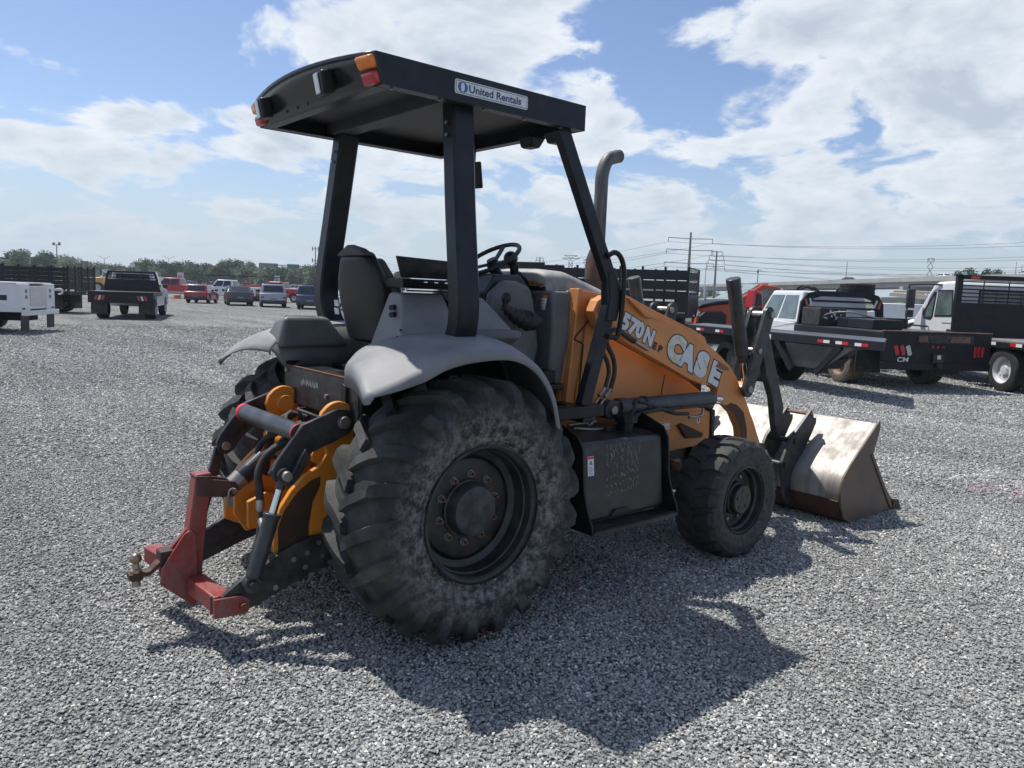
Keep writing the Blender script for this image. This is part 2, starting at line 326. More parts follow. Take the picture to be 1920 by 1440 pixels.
# ---- wheels
def tyre_mesh(prof, lug, nl, wd, n=120, jitter=0.0, stagger=0.5):
    b = MB(); full = [(-y, r) for y, r in prof[::-1]] + prof[1:]
    b.lathe(full, n=n)
    rnd = random.Random(3)
    for s in (-1, 1):
        for i in range(nl):
            ph0 = 2*PI*(i+(stagger if s > 0 else 0))/nl
            rows = []
            for k, (y, r, h, dph, wf, ny, nr) in enumerate(lug):
                hh = h*(1+rnd.uniform(-jitter, jitter)); ww = wd*wf*(1+rnd.uniform(-jitter, jitter)*0.6)
                ph = ph0 - dph + rnd.uniform(-jitter, jitter)*0.02
                row = []
                for q, (a, e) in enumerate(((-0.62,-0.012),(-0.42,1),(0.42,1),(0.62,-0.012))):
                    hq = hh if e == 1 else -0.012
                    rr = r + nr*hq; yy = y + ny*hq; p = ph + a*ww/max(r,0.1)
                    row.append((rr*math.cos(p), s*yy, rr*math.sin(p)))
                rows.append(row)
            o = len(b.v); m = len(rows)
            b.v += [p for r_ in rows for p in r_]
            for i2 in range(m-1):
                for k2 in range(3): b.f.append((o+i2*4+k2, o+i2*4+k2+1, o+(i2+1)*4+k2+1, o+(i2+1)*4+k2))
            b.f.append((o, o+1, o+2, o+3)); e2 = o+(m-1)*4; b.f.append((e2+3, e2+2, e2+1, e2))
    return b
rear_prof = [(0,0.617),(0.08,0.615),(0.15,0.603),(0.20,0.583),(0.232,0.553),(0.247,0.51),(0.250,0.47),(0.246,0.435),(0.249,0.431),(0.248,0.424),(0.242,0.418),(0.230,0.385),(0.224,0.368),(0.2275,0.364),(0.2275,0.358),(0.218,0.352),(0.212,0.340),(0.205,0.325)]
rear_lug = [(-0.015,0.612,0.036,-0.015,1.0,0,1),(0.05,0.612,0.040,0.045,1.0,0,1),(0.11,0.606,0.046,0.10,1.0,0.1,1),(0.165,0.592,0.050,0.155,1.05,0.3,0.95),
            (0.207,0.572,0.044,0.195,1.12,0.6,0.8),(0.232,0.545,0.030,0.215,1.15,0.9,0.45),(0.245,0.512,0.012,0.225,1.15,1,0.1),(0.249,0.475,-0.006,0.23,1.0,1,0)]
front_prof = [(0,0.385),(0.08,0.383),(0.12,0.376),(0.145,0.362),(0.158,0.335),(0.163,0.305),(0.158,0.275),(0.150,0.252),(0.146,0.243),(0.143,0.232),(0.137,0.222)]
front_lug = [(-0.015,0.380,0.021,-0.01,1.0,0,1),(0.04,0.380,0.022,0.045,1.0,0,1),(0.09,0.377,0.023,0.10,1.05,0.1,1),(0.122,0.370,0.022,0.125,1.25,0.4,0.92),(0.146,0.350,0.012,0.135,1.3,0.9,0.4),(0.157,0.33,-0.004,0.14,1.2,1,0)]
def hexnut(b, c, r, h, rot=0.0):
    x, y, z = c; pts = [(x+r*math.cos(rot+k*PI/3), z+r*math.sin(rot+k*PI/3)) for k in range(6)]
    b.prism(pts, y, y-h)
def make_wheel(x, y, z, kind, side):
    W = empty(kind+'_wheel', loc=(x,y,z), parent=T)
    if side > 0: W.rotation_euler = (0, 0, PI); 
    if kind == 'rear':
        tyre_mesh(rear_prof, rear_lug, 21, 0.060, jitter=0.16).build('tyre', M_TYRE, W, ang=30)
        rim = MB().lathe([(-0.228,0.328),(-0.222,0.338),(-0.214,0.336),(-0.208,0.318),(-0.198,0.310),(-0.16,0.305),(-0.155,0.298),(-0.09,0.292),(-0.075,0.262),(-0.04,0.258),(0.02,0.262),(0.10,0.30),(0.22,0.305),(0.226,0.336)], n=72)
        rim.build('rim', M_RIM, W, ang=30)
        MB().lathe([(-0.052,0.262),(-0.075,0.245),(-0.078,0.235),(-0.074,0.12),(-0.072,0.02)], n=64).build('wheel_disc', M_RIM, W, ang=30)
        hb = MB().lathe([(-0.07,0.146),(-0.088,0.144),(-0.092,0.136),(-0.105,0.133),(-0.140,0.124),(-0.150,0.120),(-0.154,0.112),(-0.154,0.062),(-0.157,0.058),(-0.158,0.0)], n=48)
        hb.build('hub', mat('dusty_hub_paint', (0.02,0.023,0.028), 0.5, 0, (0.06,0.06,0.062), 12, 0.7, (0.2,0.19,0.18), 0.25, 0.1, 90), W, ang=30)
        for i in range(10):
            a = 2*PI*(i+0.35)/10; c = (0.170*math.cos(a), -0.076, 0.170*math.sin(a))
            b = MB(); b.cyl((c[0],-0.074,c[2]), (c[0],-0.079,c[2]), 0.019, n=16); hexnut(b, (c[0],-0.078,c[2]), 0.0155, 0.017, a)
            nut = b.build('lug_nut', M_STEEL, W, bevel=0.001, ang=20)
            st = MB().cyl((c[0],-0.09,c[2]), (c[0],-0.112,c[2]), 0.0095, n=12); st.v = [v for v in st.v]
            st.build('stud', M_RUSTNUT, W)
    else:
        tyre_mesh(front_prof, front_lug, 20, 0.068, n=96, jitter=0.05).build('tyre', M_TYREF, W, ang=30)
        MB().lathe([(-0.150,0.221),(-0.146,0.229),(-0.139,0.227),(-0.135,0.214),(-0.10,0.208),(-0.09,0.196),(-0.055,0.192),(-0.05,0.182),(0.0,0.19),(0.10,0.21),(0.14,0.228)], n=64).build('rim', M_RIM, W, ang=30)
        MB().lathe([(-0.04,0.19),(-0.052,0.18),(-0.052,0.02)], n=48).build('wheel_disc', M_RIM, W, ang=30)
        h = MB().lathe([(-0.05,0.112),(-0.085,0.110),(-0.09,0.100),(-0.125,0.096),(-0.130,0.090),(-0.131,0.0)], n=40)
        for i in range(5):
            a = 2*PI*i/5+0.3; h.cyl((0.058*math.cos(a),-0.130,0.058*math.sin(a)), (0.058*math.cos(a),-0.134,0.058*math.sin(a)), 0.014, n=14)
        h.build('hub', M_RIM, W, ang=30)
        for i in range(8):
            a = 2*PI*(i+0.5)/8; b = MB(); hexnut(b, (0.147*math.cos(a),-0.051,0.147*math.sin(a)), 0.013, 0.014, a)
            b.build('lug_nut', M_STEEL, W, bevel=0.001, ang=20)
    return W
make_wheel(0, -0.755, 0.641, 'rear', -1); make_wheel(0, 0.755, 0.641, 'rear', 1)
make_wheel(2.155, -0.86, 0.395, 'front', -1); make_wheel(2.155, 0.86, 0.395, 'front', 1)

# ---- axles, transmission, chassis
b = MB(); b.cyl((0,-0.66,0.641),(0,-0.30,0.641),0.10,0.13); b.cyl((0,0.66,0.641),(0,0.30,0.641),0.10,0.13); b.lathe([(-0.30,0.14),(-0.26,0.20),(0.26,0.20),(0.30,0.14)], c=(0,0,0.641), n=32); b.box(-0.35,0.55,-0.17,0.17,0.52,0.95)
b.build('rear_axle', M_BLACKW, T, 0.01)
b = MB(); b.box(2.07,2.24,-0.60,0.60,0.36,0.46); b.cyl((2.155,-0.80,0.395),(2.155,-0.58,0.395),0.09,0.085); b.cyl((2.155,0.80,0.395),(2.155,0.58,0.395),0.09,0.085); b.box(2.0,2.3,-0.16,0.16,0.40,0.66)
b.build('front_axle', M_BLACKW, T, 0.01)
b = MB(); b.box(-0.30,1.05,-0.30,0.30,0.78,1.12); b.box(-0.1,0.95,-0.42,0.42,1.16,1.24); b.box(0.5,2.6,-0.26,-0.20,0.50,0.82); b.box(0.5,2.6,0.20,0.26,0.50,0.82); b.box(0.6,1.5,-0.2,0.2,0.40,0.75); b.box(2.5,2.62,-0.30,0.30,0.48,0.95)
b.build('chassis', M_BLACK, T, 0.008)

# ---- fenders (top shell, lip and inner wall of the wheel arch)
def fender(s):
    inner = [(-0.46,1.34),(-0.40,1.395),(-0.30,1.435),(-0.15,1.462),(0.05,1.472),(0.25,1.462),(0.42,1.40),(0.53,1.25),(0.575,1.03)]
    outer = [(-0.64,1.268) if s < 0 else (-0.565,1.235),(-0.53,1.298) if s < 0 else (-0.49,1.305),(-0.40,1.345),(-0.26,1.40),(-0.08,1.428),(0.13,1.425),(0.29,1.355),(0.41,1.21),(0.475,1.01)]
    I = crom([Vector((x,0,z)) for x,z in inner], 5); O = crom([Vector((x,0,z)) for x,z in outer], 5)
    rows = []
    for k, (p, q) in enumerate(zip(I, O)):
        u = k/(len(I)-1); row = []
        lip = 0.030+0.028*min(1,u*4)-0.012*u
        row.append((p.x+0.0, s*0.455, p.z-0.02))
        for j in range(9):
            f = j/8; y = 0.465+(0.965-0.465)*f; e = f**2.2*0.7+f*0.3
            x = p.x+(q.x-p.x)*f; z = p.z+(q.z-p.z)*e + 0.018*math.sin(PI*f)
            row.append((x, s*y, z))
        c = Vector((0,0,0.64)); n = (Vector((q.x,0,q.z))-c).normalized()
        row.append((q.x-n.x*0.008, s*0.985, q.z-n.z*0.008)); row.append((q.x-n.x*0.022, s*0.995, q.z-n.z*0.022)); row.append((q.x-n.x*lip, s*1.0, q.z-n.z*lip))
        rows.append(row)
    # rear edge turns down like a bumper lip
    first = rows[0]; a = [(x-0.012, y, z-0.02) for x,y,z in first]; dr = (0.10,0.120,0.120,0.114,0.107,0.098,0.087,0.075,0.064,0.056,0.050,0.036,0.014)
    a2 = [(x-0.012, y, z-dr[j]*(1 if s < 0 else 0.3)) for j,(x,y,z) in enumerate(first)]
    g = MB().grid([a2, a]+rows, flip=(s > 0))
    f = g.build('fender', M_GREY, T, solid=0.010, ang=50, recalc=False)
    # inner wall
    w = MB(); top = [(p.x+0.0, s*0.455, p.z-0.018) for p in I]; low = []
    for p in I:
        n = (Vector((p.x,0,p.z))-Vector((0.02,0,0.62))).normalized(); low.append((p.x-n.x*0.28, s*0.43, p.z-n.z*0.28))
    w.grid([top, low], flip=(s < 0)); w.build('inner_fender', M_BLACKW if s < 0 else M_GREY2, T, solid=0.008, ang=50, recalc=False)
fender(-1); fender(1)

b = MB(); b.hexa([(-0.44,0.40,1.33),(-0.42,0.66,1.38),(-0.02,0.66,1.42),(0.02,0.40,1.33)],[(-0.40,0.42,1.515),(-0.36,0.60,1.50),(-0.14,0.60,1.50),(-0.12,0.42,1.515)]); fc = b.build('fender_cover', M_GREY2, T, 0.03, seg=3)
MB().prism([(-0.35,0.47),(-0.34,0.55),(-0.19,0.55),(-0.18,0.47)], 1.49, 1.514, 'z').build('cover_recess', M_INK, fc, 0.004)
# ---- platform, consoles
b = MB(); b.box(-0.15,1.0,-0.44,0.44,1.12,1.16); b.box(-0.34,-0.10,-0.43,0.43,1.02,1.20)
b.build('operator_platform', M_BLACK, T, 0.01)
def frustum(bot, top): return MB().hexa(bot, top)
for s in (-1, 1):
    if s > 0: continue
    zt_ = 1.675
    c = frustum([(-0.235,s*0.20,1.30),(-0.185,s*0.50,1.44),(0.175,s*0.50,1.46),(0.20,s*0.20,1.30)][::1], [(-0.145,s*0.30,zt_),(-0.125,s*0.39,zt_),(0.125,s*0.39,zt_),(0.14,s*0.30,zt_)])
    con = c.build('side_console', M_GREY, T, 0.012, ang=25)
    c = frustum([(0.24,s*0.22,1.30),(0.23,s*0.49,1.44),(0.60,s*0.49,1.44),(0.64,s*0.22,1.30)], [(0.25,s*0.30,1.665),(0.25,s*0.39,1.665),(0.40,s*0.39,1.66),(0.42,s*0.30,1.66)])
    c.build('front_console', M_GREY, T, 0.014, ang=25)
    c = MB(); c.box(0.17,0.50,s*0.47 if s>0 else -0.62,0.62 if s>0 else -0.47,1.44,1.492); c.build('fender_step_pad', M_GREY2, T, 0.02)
for z, y, x in ((1.60,-0.392,-0.157),(1.565,-0.408,-0.165)):                   # sockets in the console's rear face
    MB().cyl((x+0.02,y+0.03,z),(x-0.022,y+0.012,z-0.004),0.014,n=16).build('console_socket', M_INK, con)
b = MB(); b.hexa([(-0.16,-0.46,1.70),(-0.14,-0.26,1.70),(0.22,-0.26,1.70),(0.20,-0.46,1.70)],[(-0.17,-0.47,1.745),(-0.15,-0.24,1.745),(0.24,-0.24,1.745),(0.22,-0.47,1.745)])
for k in range(4): b.box(-0.15,0.20,-0.480,-0.47,1.682+k*0.014,1.690+k*0.014)
b.build('armrest_box', M_BLACK, T, 0.006)
b = MB(); b.hexa([(-0.13,-0.40,1.75),(-0.13,-0.385,1.75),(0.26,-0.385,1.75),(0.26,-0.40,1.75)],[(-0.19,-0.445,1.855),(-0.19,-0.43,1.855),(0.26,-0.43,1.84),(0.26,-0.445,1.84)])
b.build('tilted_cover', M_BLACKW, T, 0.004)
for k in range(5): MB().box(-0.12+k*0.065,-0.096+k*0.065,-0.4845,-0.482,1.728,1.733).build('chrome_slot', M_CHROME, T)

for x_, z_ in ((-0.175,1.49),(-0.205,1.455),(0.10,1.50),(0.56,1.50)):
    MB().cyl((x_,-0.49+(z_-1.44)*0.45,z_),(x_-0.004,-0.502+(z_-1.44)*0.45,z_),0.006,n=8).build('screw', M_INK, T)
# ---- canopy posts
for s in (-1, 1):
    b = MB(); b.sweep([(0.062,s*0.575,2.60),(0.036,s*0.65,2.15),(0.018,s*0.715,1.80),(0.016,s*0.735,1.63),(0.03,s*0.70,1.49),(0.05,s*0.58,1.36),(0.06,s*0.50,1.24),(0.06,s*0.47,1.10)], 0.128, 0.100, (1,0,0), 8)
    b.build('rear_canopy_post', M_ROPS, T, ang=25)
    if s > 0: continue
    p = MB(); p.sweep([(0.72,s*0.62,2.585),(1.15,s*0.62,1.82),(1.165,s*0.62,1.76),(1.16,s*0.62,1.68),(0.995,s*0.62,1.04)], 0.055, 0.075, (0,1,0), 5)
    p = MB(); P = [(0.71,s*0.62,2.59),(1.155,s*0.62,1.79),(1.165,s*0.62,1.64),(0.985,s*0.62,1.05)]
    for a, c2 in zip(P, P[1:]): p.bar(a, c2, 0.055, 0.085)
    p.prism([(1.115,1.84),(1.175,1.84),(1.225,1.75),(1.235,1.66),(1.205,1.55),(1.115,1.55),(1.14,1.70)], s*0.655, s*0.585)
    fp = p.build('front_canopy_post', M_ROPS, T, 0.006)
    MB().tube([(1.09,s*0.655,1.925),(1.15,s*0.662,1.95),(1.205,s*0.665,1.915),(1.235,s*0.665,1.82),(1.230,s*0.665,1.60),(1.215,s*0.665,1.50),(1.20,s*0.662,1.455),(1.13,s*0.655,1.46)], 0.0155, 12, 6).build('grab_handle', M_BLACK, fp)
    b = MB(); b.bar((0.62,s*0.62,1.02),(1.12,s*0.62,1.02),0.10,0.07); b.bar((1.0,s*0.34,1.0),(1.0,s*0.66,1.0),0.09,0.09); b.build('post_bracket', M_BLACK, T, 0.006)

# ---- canopy
X0, X1, CW, ZB, ZT = -0.422, 0.83, 0.688, 2.581, 2.712
cn = empty('canopy', loc=(0,0,0), parent=T)
def crown(y): return 0.0
bow = lambda y: -0.462 - 0.080*(1-(y/CW)**2)
ny = 16; ys = [-CW+2*CW*i/ny for i in range(ny+1)]
roof = MB(); top = []; 
for i in range(6):
    f = i/5; top.append([((bow(y)*(1-f)+X1*f), y, ZT+0.002 + 0.025*(1-(y/CW)**2)*(1-0.6*f)) for y in ys])
roof.grid(top); o = roof.build('roof_panel', M_ROPS, cn, solid=0.02, ang=30)
sk = MB()
for s in (-1, 1):
    sk.add([(bow(CW),s*CW,ZT),(X1,s*CW,ZT),(X1,s*CW,ZB),(X0,s*CW,ZB),(bow(CW)+0.01,s*(CW-0.004),ZT-0.001),(X1,s*(CW-0.004),ZT-0.001),(X1,s*(CW-0.004),ZB),(X0,s*(CW-0.004),ZB)],
           [(0,1,2,3),(7,6,5,4),(0,4,5,1),(1,5,6,2),(2,6,7,3),(3,7,4,0)])
    sk.prism([(X0,ZB+0.002),(X1,ZB+0.002),(X1,ZB+0.008),(X0,ZB+0.008)], s*(CW-0.065), s*(CW-0.005))
sk.prism([(-CW+0.004,ZT-0.001),(CW-0.004,ZT-0.001),(CW-0.004,ZB),(-CW+0.004,ZB)], X1-0.004, X1+0.0, 'x')
sk.box(X1-0.05,X1-0.004,-CW+0.07,CW-0.07,ZB+0.002,ZB+0.008)
sk.build('side_skirt', M_ROPS, cn)
rw = []
for f in (0.0, 0.35, 0.7, 1.0):
    rw.append([(bow(y)*(1-f)+X0*f, y, (ZT+0.025*(1-(y/CW)**2))*(1-f)+ZB*f) for y in ys])
v = MB().grid(rw); v.build('rear_visor', mat('gloss_black_visor', (0.008,0.009,0.011), 0.22, 0, (0.02,0.02,0.022), 8, 0.5, DUST, 0.08), cn, solid=0.006, ang=30)
MB().box(X0,X0+0.06,-CW+0.065,CW-0.065,ZB+0.001,ZB+0.009).build('visor_flange', M_ROPS, cn)
cm_ = MB(); cm_.box(-0.02,0.09,-CW+0.01,CW-0.01,ZB+0.02,ZT-0.03); cm_.box(X0+0.01,X1-0.01,-CW+0.006,CW-0.006,ZT-0.045,ZT-0.032)
cm_.build('cross_member', mat('canopy_underside', (0.05,0.053,0.058), 0.6, 0, (0.08,0.08,0.08), 5, 0.6), cn, 0.004)
def visor_pt(y, f): return Vector((bow(y)*(1-f)+X0*f, y, ZT*(1-f)+ZB*f))
for s in (-1, 1):
    y0 = s*0.625; 
    for f0, f1, mm, nm in ((0.04,0.50,M_AMBER,'amber_lamp'),(0.52,0.97,M_REDL,'red_lamp')):
        a = visor_pt(y0,f0); c2 = visor_pt(y0,f1); g = MB(); P0 = []; P1 = []
        for y in (y0-0.058, y0+0.058):
            P0.append(visor_pt(y,f0)); P1.append(visor_pt(y,f1))
        out_ = Vector((-1,0,-0.3)).normalized()*0.035
        g.hexa([P0[0],P0[1],P1[1],P1[0]],[p+out_ + (Vector((0,0,0.0))) for p in (P0[0].lerp(P1[1],.1),P0[1].lerp(P1[0],.1),P1[1].lerp(P0[0],.1),P1[0].lerp(P0[1],.1))])
        g.build(nm, mm, cn, 0.012, seg=3)
for y in (-0.30, 0.44):
    c = visor_pt(y, 0.55); wl = MB(); wl.obox((c.x-0.045,y,c.z-0.005),(0.06,0.12,0.105),(0,R(-12),R(-6))); wl.bar((c.x-0.01,y,c.z+0.03),(c.x-0.045,y,c.z+0.05),0.03,0.03)
    wk = wl.build('work_light', M_BLACK, cn, 0.012)
    MB().obox((c.x-0.078,y+0.005,c.z-0.012),(0.008,0.052,0.092),(0,R(-12),R(-6))).build('lamp_glass', M_GLASSLAMP, cn, 0.006)
for y in (-0.33, 0.33, -0.55):
    b = MB(); b.hexa([(0.72,y-0.05,2.52),(0.72,y+0.05,2.52),(0.79,y+0.04,2.52),(0.79,y-0.04,2.52)],[(0.70,y-0.06,2.585),(0.70,y+0.06,2.585),(0.83,y+0.05,2.585),(0.83,y-0.05,2.585)])
    b.build('front_work_light', M_BLACK, cn, 0.012)
b = MB(); b.obox((0.54,-0.09,2.365),(0.02,0.10,0.15),(0,R(-10),R(15))); b.bar((0.54,-0.08,2.42),(0.56,-0.06,2.60),0.015,0.015); b.build('mirror', M_BLACK, cn, 0.008)
# United Rentals plate on the canopy side
p0 = on(852,163,'y',-CW-0.004); p1 = on(990,192,'y',-CW-0.004)
px0, px1 = p0.x+0.004, p1.x
pz = 2.650; ph = 0.066
def rrect(x0, x1, z0, z1, r, n=5):
    o = []
    for cx_, cz_, a0 in ((x1-r,z1-r,0),(x0+r,z1-r,90),(x0+r,z0+r,180),(x1-r,z0+r,270)):
        o += [(cx_+r*math.cos(R(a0+90*k/n)), cz_+r*math.sin(R(a0+90*k/n))) for k in range(n+1)]
    return o
pl = MB().prism(rrect(px0,px1,pz-ph/2,pz+ph/2,0.012), -CW-0.001, -CW-0.003).build('name_plate', M_DECAL, cn)
fr = MB(); o1 = rrect(px0+0.005,px1-0.005,pz-ph/2+0.005,pz+ph/2-0.005,0.009); o2 = rrect(px0+0.0075,px1-0.0075,pz-ph/2+0.0075,pz+ph/2-0.0075,0.007)
fr.add([(x,-CW-0.0034,z) for x,z in o1]+[(x,-CW-0.0034,z) for x,z in o2], [(i,(i+1)%len(o1),len(o1)+(i+1)%len(o1),len(o1)+i) for i in range(len(o1))]); fr.build('plate_border', M_NAVY, cn)
def disc(cx_, cz_, r, y, a0=0, a1=360, n=32): return [(cx_+r*math.cos(R(a0+(a1-a0)*k/n)), y, cz_+r*math.sin(R(a0+(a1-a0)*k/n))) for k in range(n)]
b = MB(); b.add(disc(px0+0.040,pz,0.024,-CW-0.0034), [tuple(range(32))]); b.build('plate_emblem', mat('grey_blue_print', (0.10,0.16,0.22), 0.4), cn)
b = MB(); b.add(disc(px0+0.050,pz,0.024,-CW-0.0038), [tuple(range(32))]); b.build('plate_emblem', M_BLUEL, cn)
b = MB(); b.add([(px0+0.045+0.0115*math.cos(R(k*15)),-CW-0.0042,pz+0.021*math.sin(R(k*15))) for k in range(24)], [tuple(range(24))]); b.build('plate_emblem', M_DECAL, cn)
text('plate_lettering', 'United Rentals', 0.047, M_NAVY, cn, frame((px0+0.080,-CW-0.0036,pz-0.016),(1,0,0),(0,0,1)), off=0.0011, sx=0.86*(px1-px0-0.092)/0.265, depth=0.0002)

# small hardware of the canopy: bolts, wiring, sensor hole
for x_ in (-0.36,-0.1,0.16,0.42,0.68):
    MB().cyl((x_,-CW+0.035,ZB+0.001),(x_,-CW+0.035,ZB-0.006),0.009,n=8).build('bolt', M_STEEL, cn)
for y_ in (0.02,0.14,0.27):
    c = visor_pt(y_,0.80); MB().cyl((c.x-0.008,y_,c.z),(c.x+0.004,y_,c.z),0.009,n=10).build('visor_hole', M_INK, cn)
MB().tube([(0.02,-0.52,ZB+0.03),(0.05,-0.42,ZB+0.055),(0.10,-0.20,ZB+0.06),(0.06,0.1,ZB+0.05),(0.05,0.5,ZB+0.04)],0.006,6,5).build('wiring', M_INK, cn)
for s in (-1,1):
    for z_ in (2.50,2.44): MB().cyl((0.058-(2.6-z_)*0.06-0.066, s*(0.575+(2.6-z_)*0.167), z_),(0.058-(2.6-z_)*0.06-0.074, s*(0.575+(2.6-z_)*0.167), z_),0.009,n=8).build('bolt', M_STEEL, T)
# paint scratches low on the right arm
sc_m = mat('pale_scratch', (0.62,0.45,0.32), 0.6); rn = random.Random(17)
for k in range(22):
    x = rn.uniform(2.72,3.05); z = rn.uniform(0.62,0.92)-(x-2.72)*0.6+0.05; l = rn.uniform(0.012,0.05); a = rn.uniform(-2.0,-0.6); w_ = rn.uniform(0.0015,0.004)
    MB().add([(x,-0.5068,z),(x+w_,-0.5068,z+w_),(x+w_+l*math.cos(a),-0.5068,z+l*math.sin(a)),(x+l*math.cos(a),-0.5068,z+l*math.sin(a))],[(0,1,2,3)]).build('paint_scratch', sc_m, T)
# ---- seat
st = empty('seat', parent=T)
g = []
for k in range(9):
    f = k/8; z = 1.42+0.45*f; hw = 0.20+0.035*math.sin(PI*f)-0.07*max(0,f-0.7)/0.3; x = -0.07-0.10*f
    ring = []
    for j in range(20):
        a = 2*PI*j/20; cx_ = math.copysign(abs(math.cos(a))**0.6, math.cos(a)); sy_ = math.copysign(abs(math.sin(a))**0.6, math.sin(a))
        ring.append((x+0.065*cx_*(1-0.25*f), hw*sy_, z+0.02*cx_))
    g.append(ring)
b = MB(); vs = [p for r_ in g for p in r_]; n = 20
b.add(vs, [(i*n+k,i*n+(k+1)%n,(i+1)*n+(k+1)%n,(i+1)*n+k) for i in range(8) for k in range(n)]+[tuple(range(n)), tuple(range(8*n,9*n))])
b.build('backrest', M_VINYL, st, 0.02, seg=3, ang=60)
b = MB(); b.hexa([(-0.145,-0.17,1.86),(-0.145,0.17,1.86),(-0.21,0.17,1.86),(-0.22,-0.17,1.86)],[(-0.17,-0.10,1.90),(-0.15,0.06,1.925),(-0.20,0.06,1.92),(-0.21,-0.10,1.89)]); b.build('torn_cover', mat('faded_vinyl', (0.06,0.05,0.045), 0.7), st, 0.01)
g = []
for k in range(9):
    f = k/8; z = 1.44+0.40*f; hw = 0.215+0.03*math.sin(PI*f)-0.10*max(0,f-0.6)/0.4; x = 0.01-0.10*f; ring = []
    for j in range(20):
        a = 2*PI*j/20; ring.append((x+0.05*math.copysign(abs(math.cos(a))**0.6, math.cos(a))*(1-0.3*f), hw*math.copysign(abs(math.sin(a))**0.6, math.sin(a)), z+0.02*math.cos(a)))
    g.append(ring)
b = MB(); b.add([p for r_ in g for p in r_], [(i*20+k,i*20+(k+1)%20,(i+1)*20+(k+1)%20,(i+1)*20+k) for i in range(8) for k in range(20)]+[tuple(range(20)), tuple(range(160,180))]); b.build('back_cushion', mat('dusty_vinyl', (0.03,0.029,0.028), 0.55, 0, (0.06,0.056,0.05), 9, 0.7, DUST, 0.3), st, 0.015, seg=2, ang=60)
MB().hexa([(-0.10,-0.25,1.40),(-0.10,0.25,1.40),(0.36,0.24,1.40),(0.36,-0.24,1.40)],[(-0.10,-0.24,1.50),(-0.10,0.24,1.50),(0.38,0.23,1.53),(0.38,-0.23,1.53)]).build('cushion', M_VINYL, st, 0.03, seg=3)
b = MB(); b.box(-0.14,0.26,-0.19,0.19,1.16,1.26); b.box(-0.12,0.24,-0.16,0.16,1.26,1.40); b.bar((-0.2,-0.2,1.36),(0.2,-0.2,1.36),0.03,0.03); b.build('seat_base', M_BLACK, st, 0.01)
for s in (-1,): 
    b = MB(); b.sweep([(-0.12,s*0.27,1.62),(0.0,s*0.28,1.64),(0.14,s*0.28,1.63)], 0.07, 0.05, (0,1,0)); b.build('armrest', M_VINYL, st, 0.01)
for k in (0,1): MB().obox((-0.185,0.20-0.004*k,1.60-0.045*k),(0.004,0.035,0.035),(0,R(-12),R(12))).build('care_label', M_DECAL, st)

# ---- steering wheel and column, dash
sw = empty('steering_wheel', parent=T, loc=(0.74,-0.02,1.895)); sw.rotation_euler = (0, R(-32), 0)
b = MB(); nR = 40; rings = []
for i in range(nR):
    a = 2*PI*i/nR; c = Vector((0.185*math.cos(a),0.185*math.sin(a),0)); d = c.normalized()
    for k in range(8):
        t = 2*PI*k/8; b.v.append(tuple(c+d*0.014*math.cos(t)+Vector((0,0,0.014*math.sin(t)))))
b.f = [(i*8+k,i*8+(k+1)%8,((i+1)%nR)*8+(k+1)%8,((i+1)%nR)*8+k) for i in range(nR) for k in range(8)]
b.build('wheel_ring', M_VINYL, sw, ang=60)
b = MB()
for a in (20,140,260): b.bar((0,0,-0.03),(0.18*math.cos(R(a)),0.18*math.sin(R(a)),0),0.03,0.014)
b.cyl((0,0,-0.05),(0,0,0.0),0.035); b.build('wheel_spoke', M_VINYL, sw, 0.004)
b = MB(); b.cyl((0.74,-0.02,1.87),(0.93,-0.02,1.60),0.035); b.sweep([(0.80,-0.13,1.90),(0.82,-0.14,1.86),(0.86,-0.10,1.76),(0.88,-0.05,1.70)],0.045,0.035,(1,0,0)); b.sphere((0.785,-0.15,1.90),0.045); b.build('steering_column', M_BLACK, T, 0.0)
b = MB(); b.prism([(0.52,1.69),(0.60,1.80),(0.79,1.80),(0.90,1.70),(0.80,1.62),(0.56,1.62)], -0.24, 0.20); b.build('instrument_pod', mat('dark_slate_plastic', (0.03,0.034,0.042), 0.45, 0, (0.05,0.05,0.055), 8, 0.6), T, 0.012)
b = MB(); b.box(0.60,0.86,-0.20,0.20,1.16,1.62); b.prism([(0.80,1.80),(0.86,1.83),(1.02,1.70),(1.0,1.55),(0.8,1.6)],-0.16,0.16); b.build('dash_column', M_BLACK, T, 0.01)
# grey dash side panel and cowl
for s in (-1, 1):
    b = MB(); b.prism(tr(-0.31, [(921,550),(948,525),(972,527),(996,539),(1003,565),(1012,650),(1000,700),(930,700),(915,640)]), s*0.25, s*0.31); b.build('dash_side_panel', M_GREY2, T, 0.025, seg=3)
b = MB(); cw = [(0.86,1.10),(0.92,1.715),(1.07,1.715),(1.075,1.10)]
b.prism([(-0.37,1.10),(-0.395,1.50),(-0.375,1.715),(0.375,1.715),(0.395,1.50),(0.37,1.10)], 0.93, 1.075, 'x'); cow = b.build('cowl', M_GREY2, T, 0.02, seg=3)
MB().box(1.077,1.10,-0.36,0.36,1.00,1.72).build('cowl_seal', M_GREY, T, 0.008)
b = MB(); P = [on(u,v,'y',-0.42) for u,v in ((1012,553),(1026,554),(1021,581),(1008,580))]
cp = on(1017,567,'x',0.928); q = [on(u,v,'x',0.927) for u,v in ((1014.5,553),(1026.5,554.5),(1021.5,581),(1009.5,580))]; b.add(q,[(0,1,2,3)]); b.build('warning_decal', M_DECAL, cow, solid=0.001)
q = [on(u,v,'x',0.9255) for u,v in ((1014.5,553),(1026.5,554.5),(1025.5,559),(1013.5,557.5))]; MB().add(q,[(0,1,2,3)]).build('warning_decal', M_DECO, cow, solid=0.001)
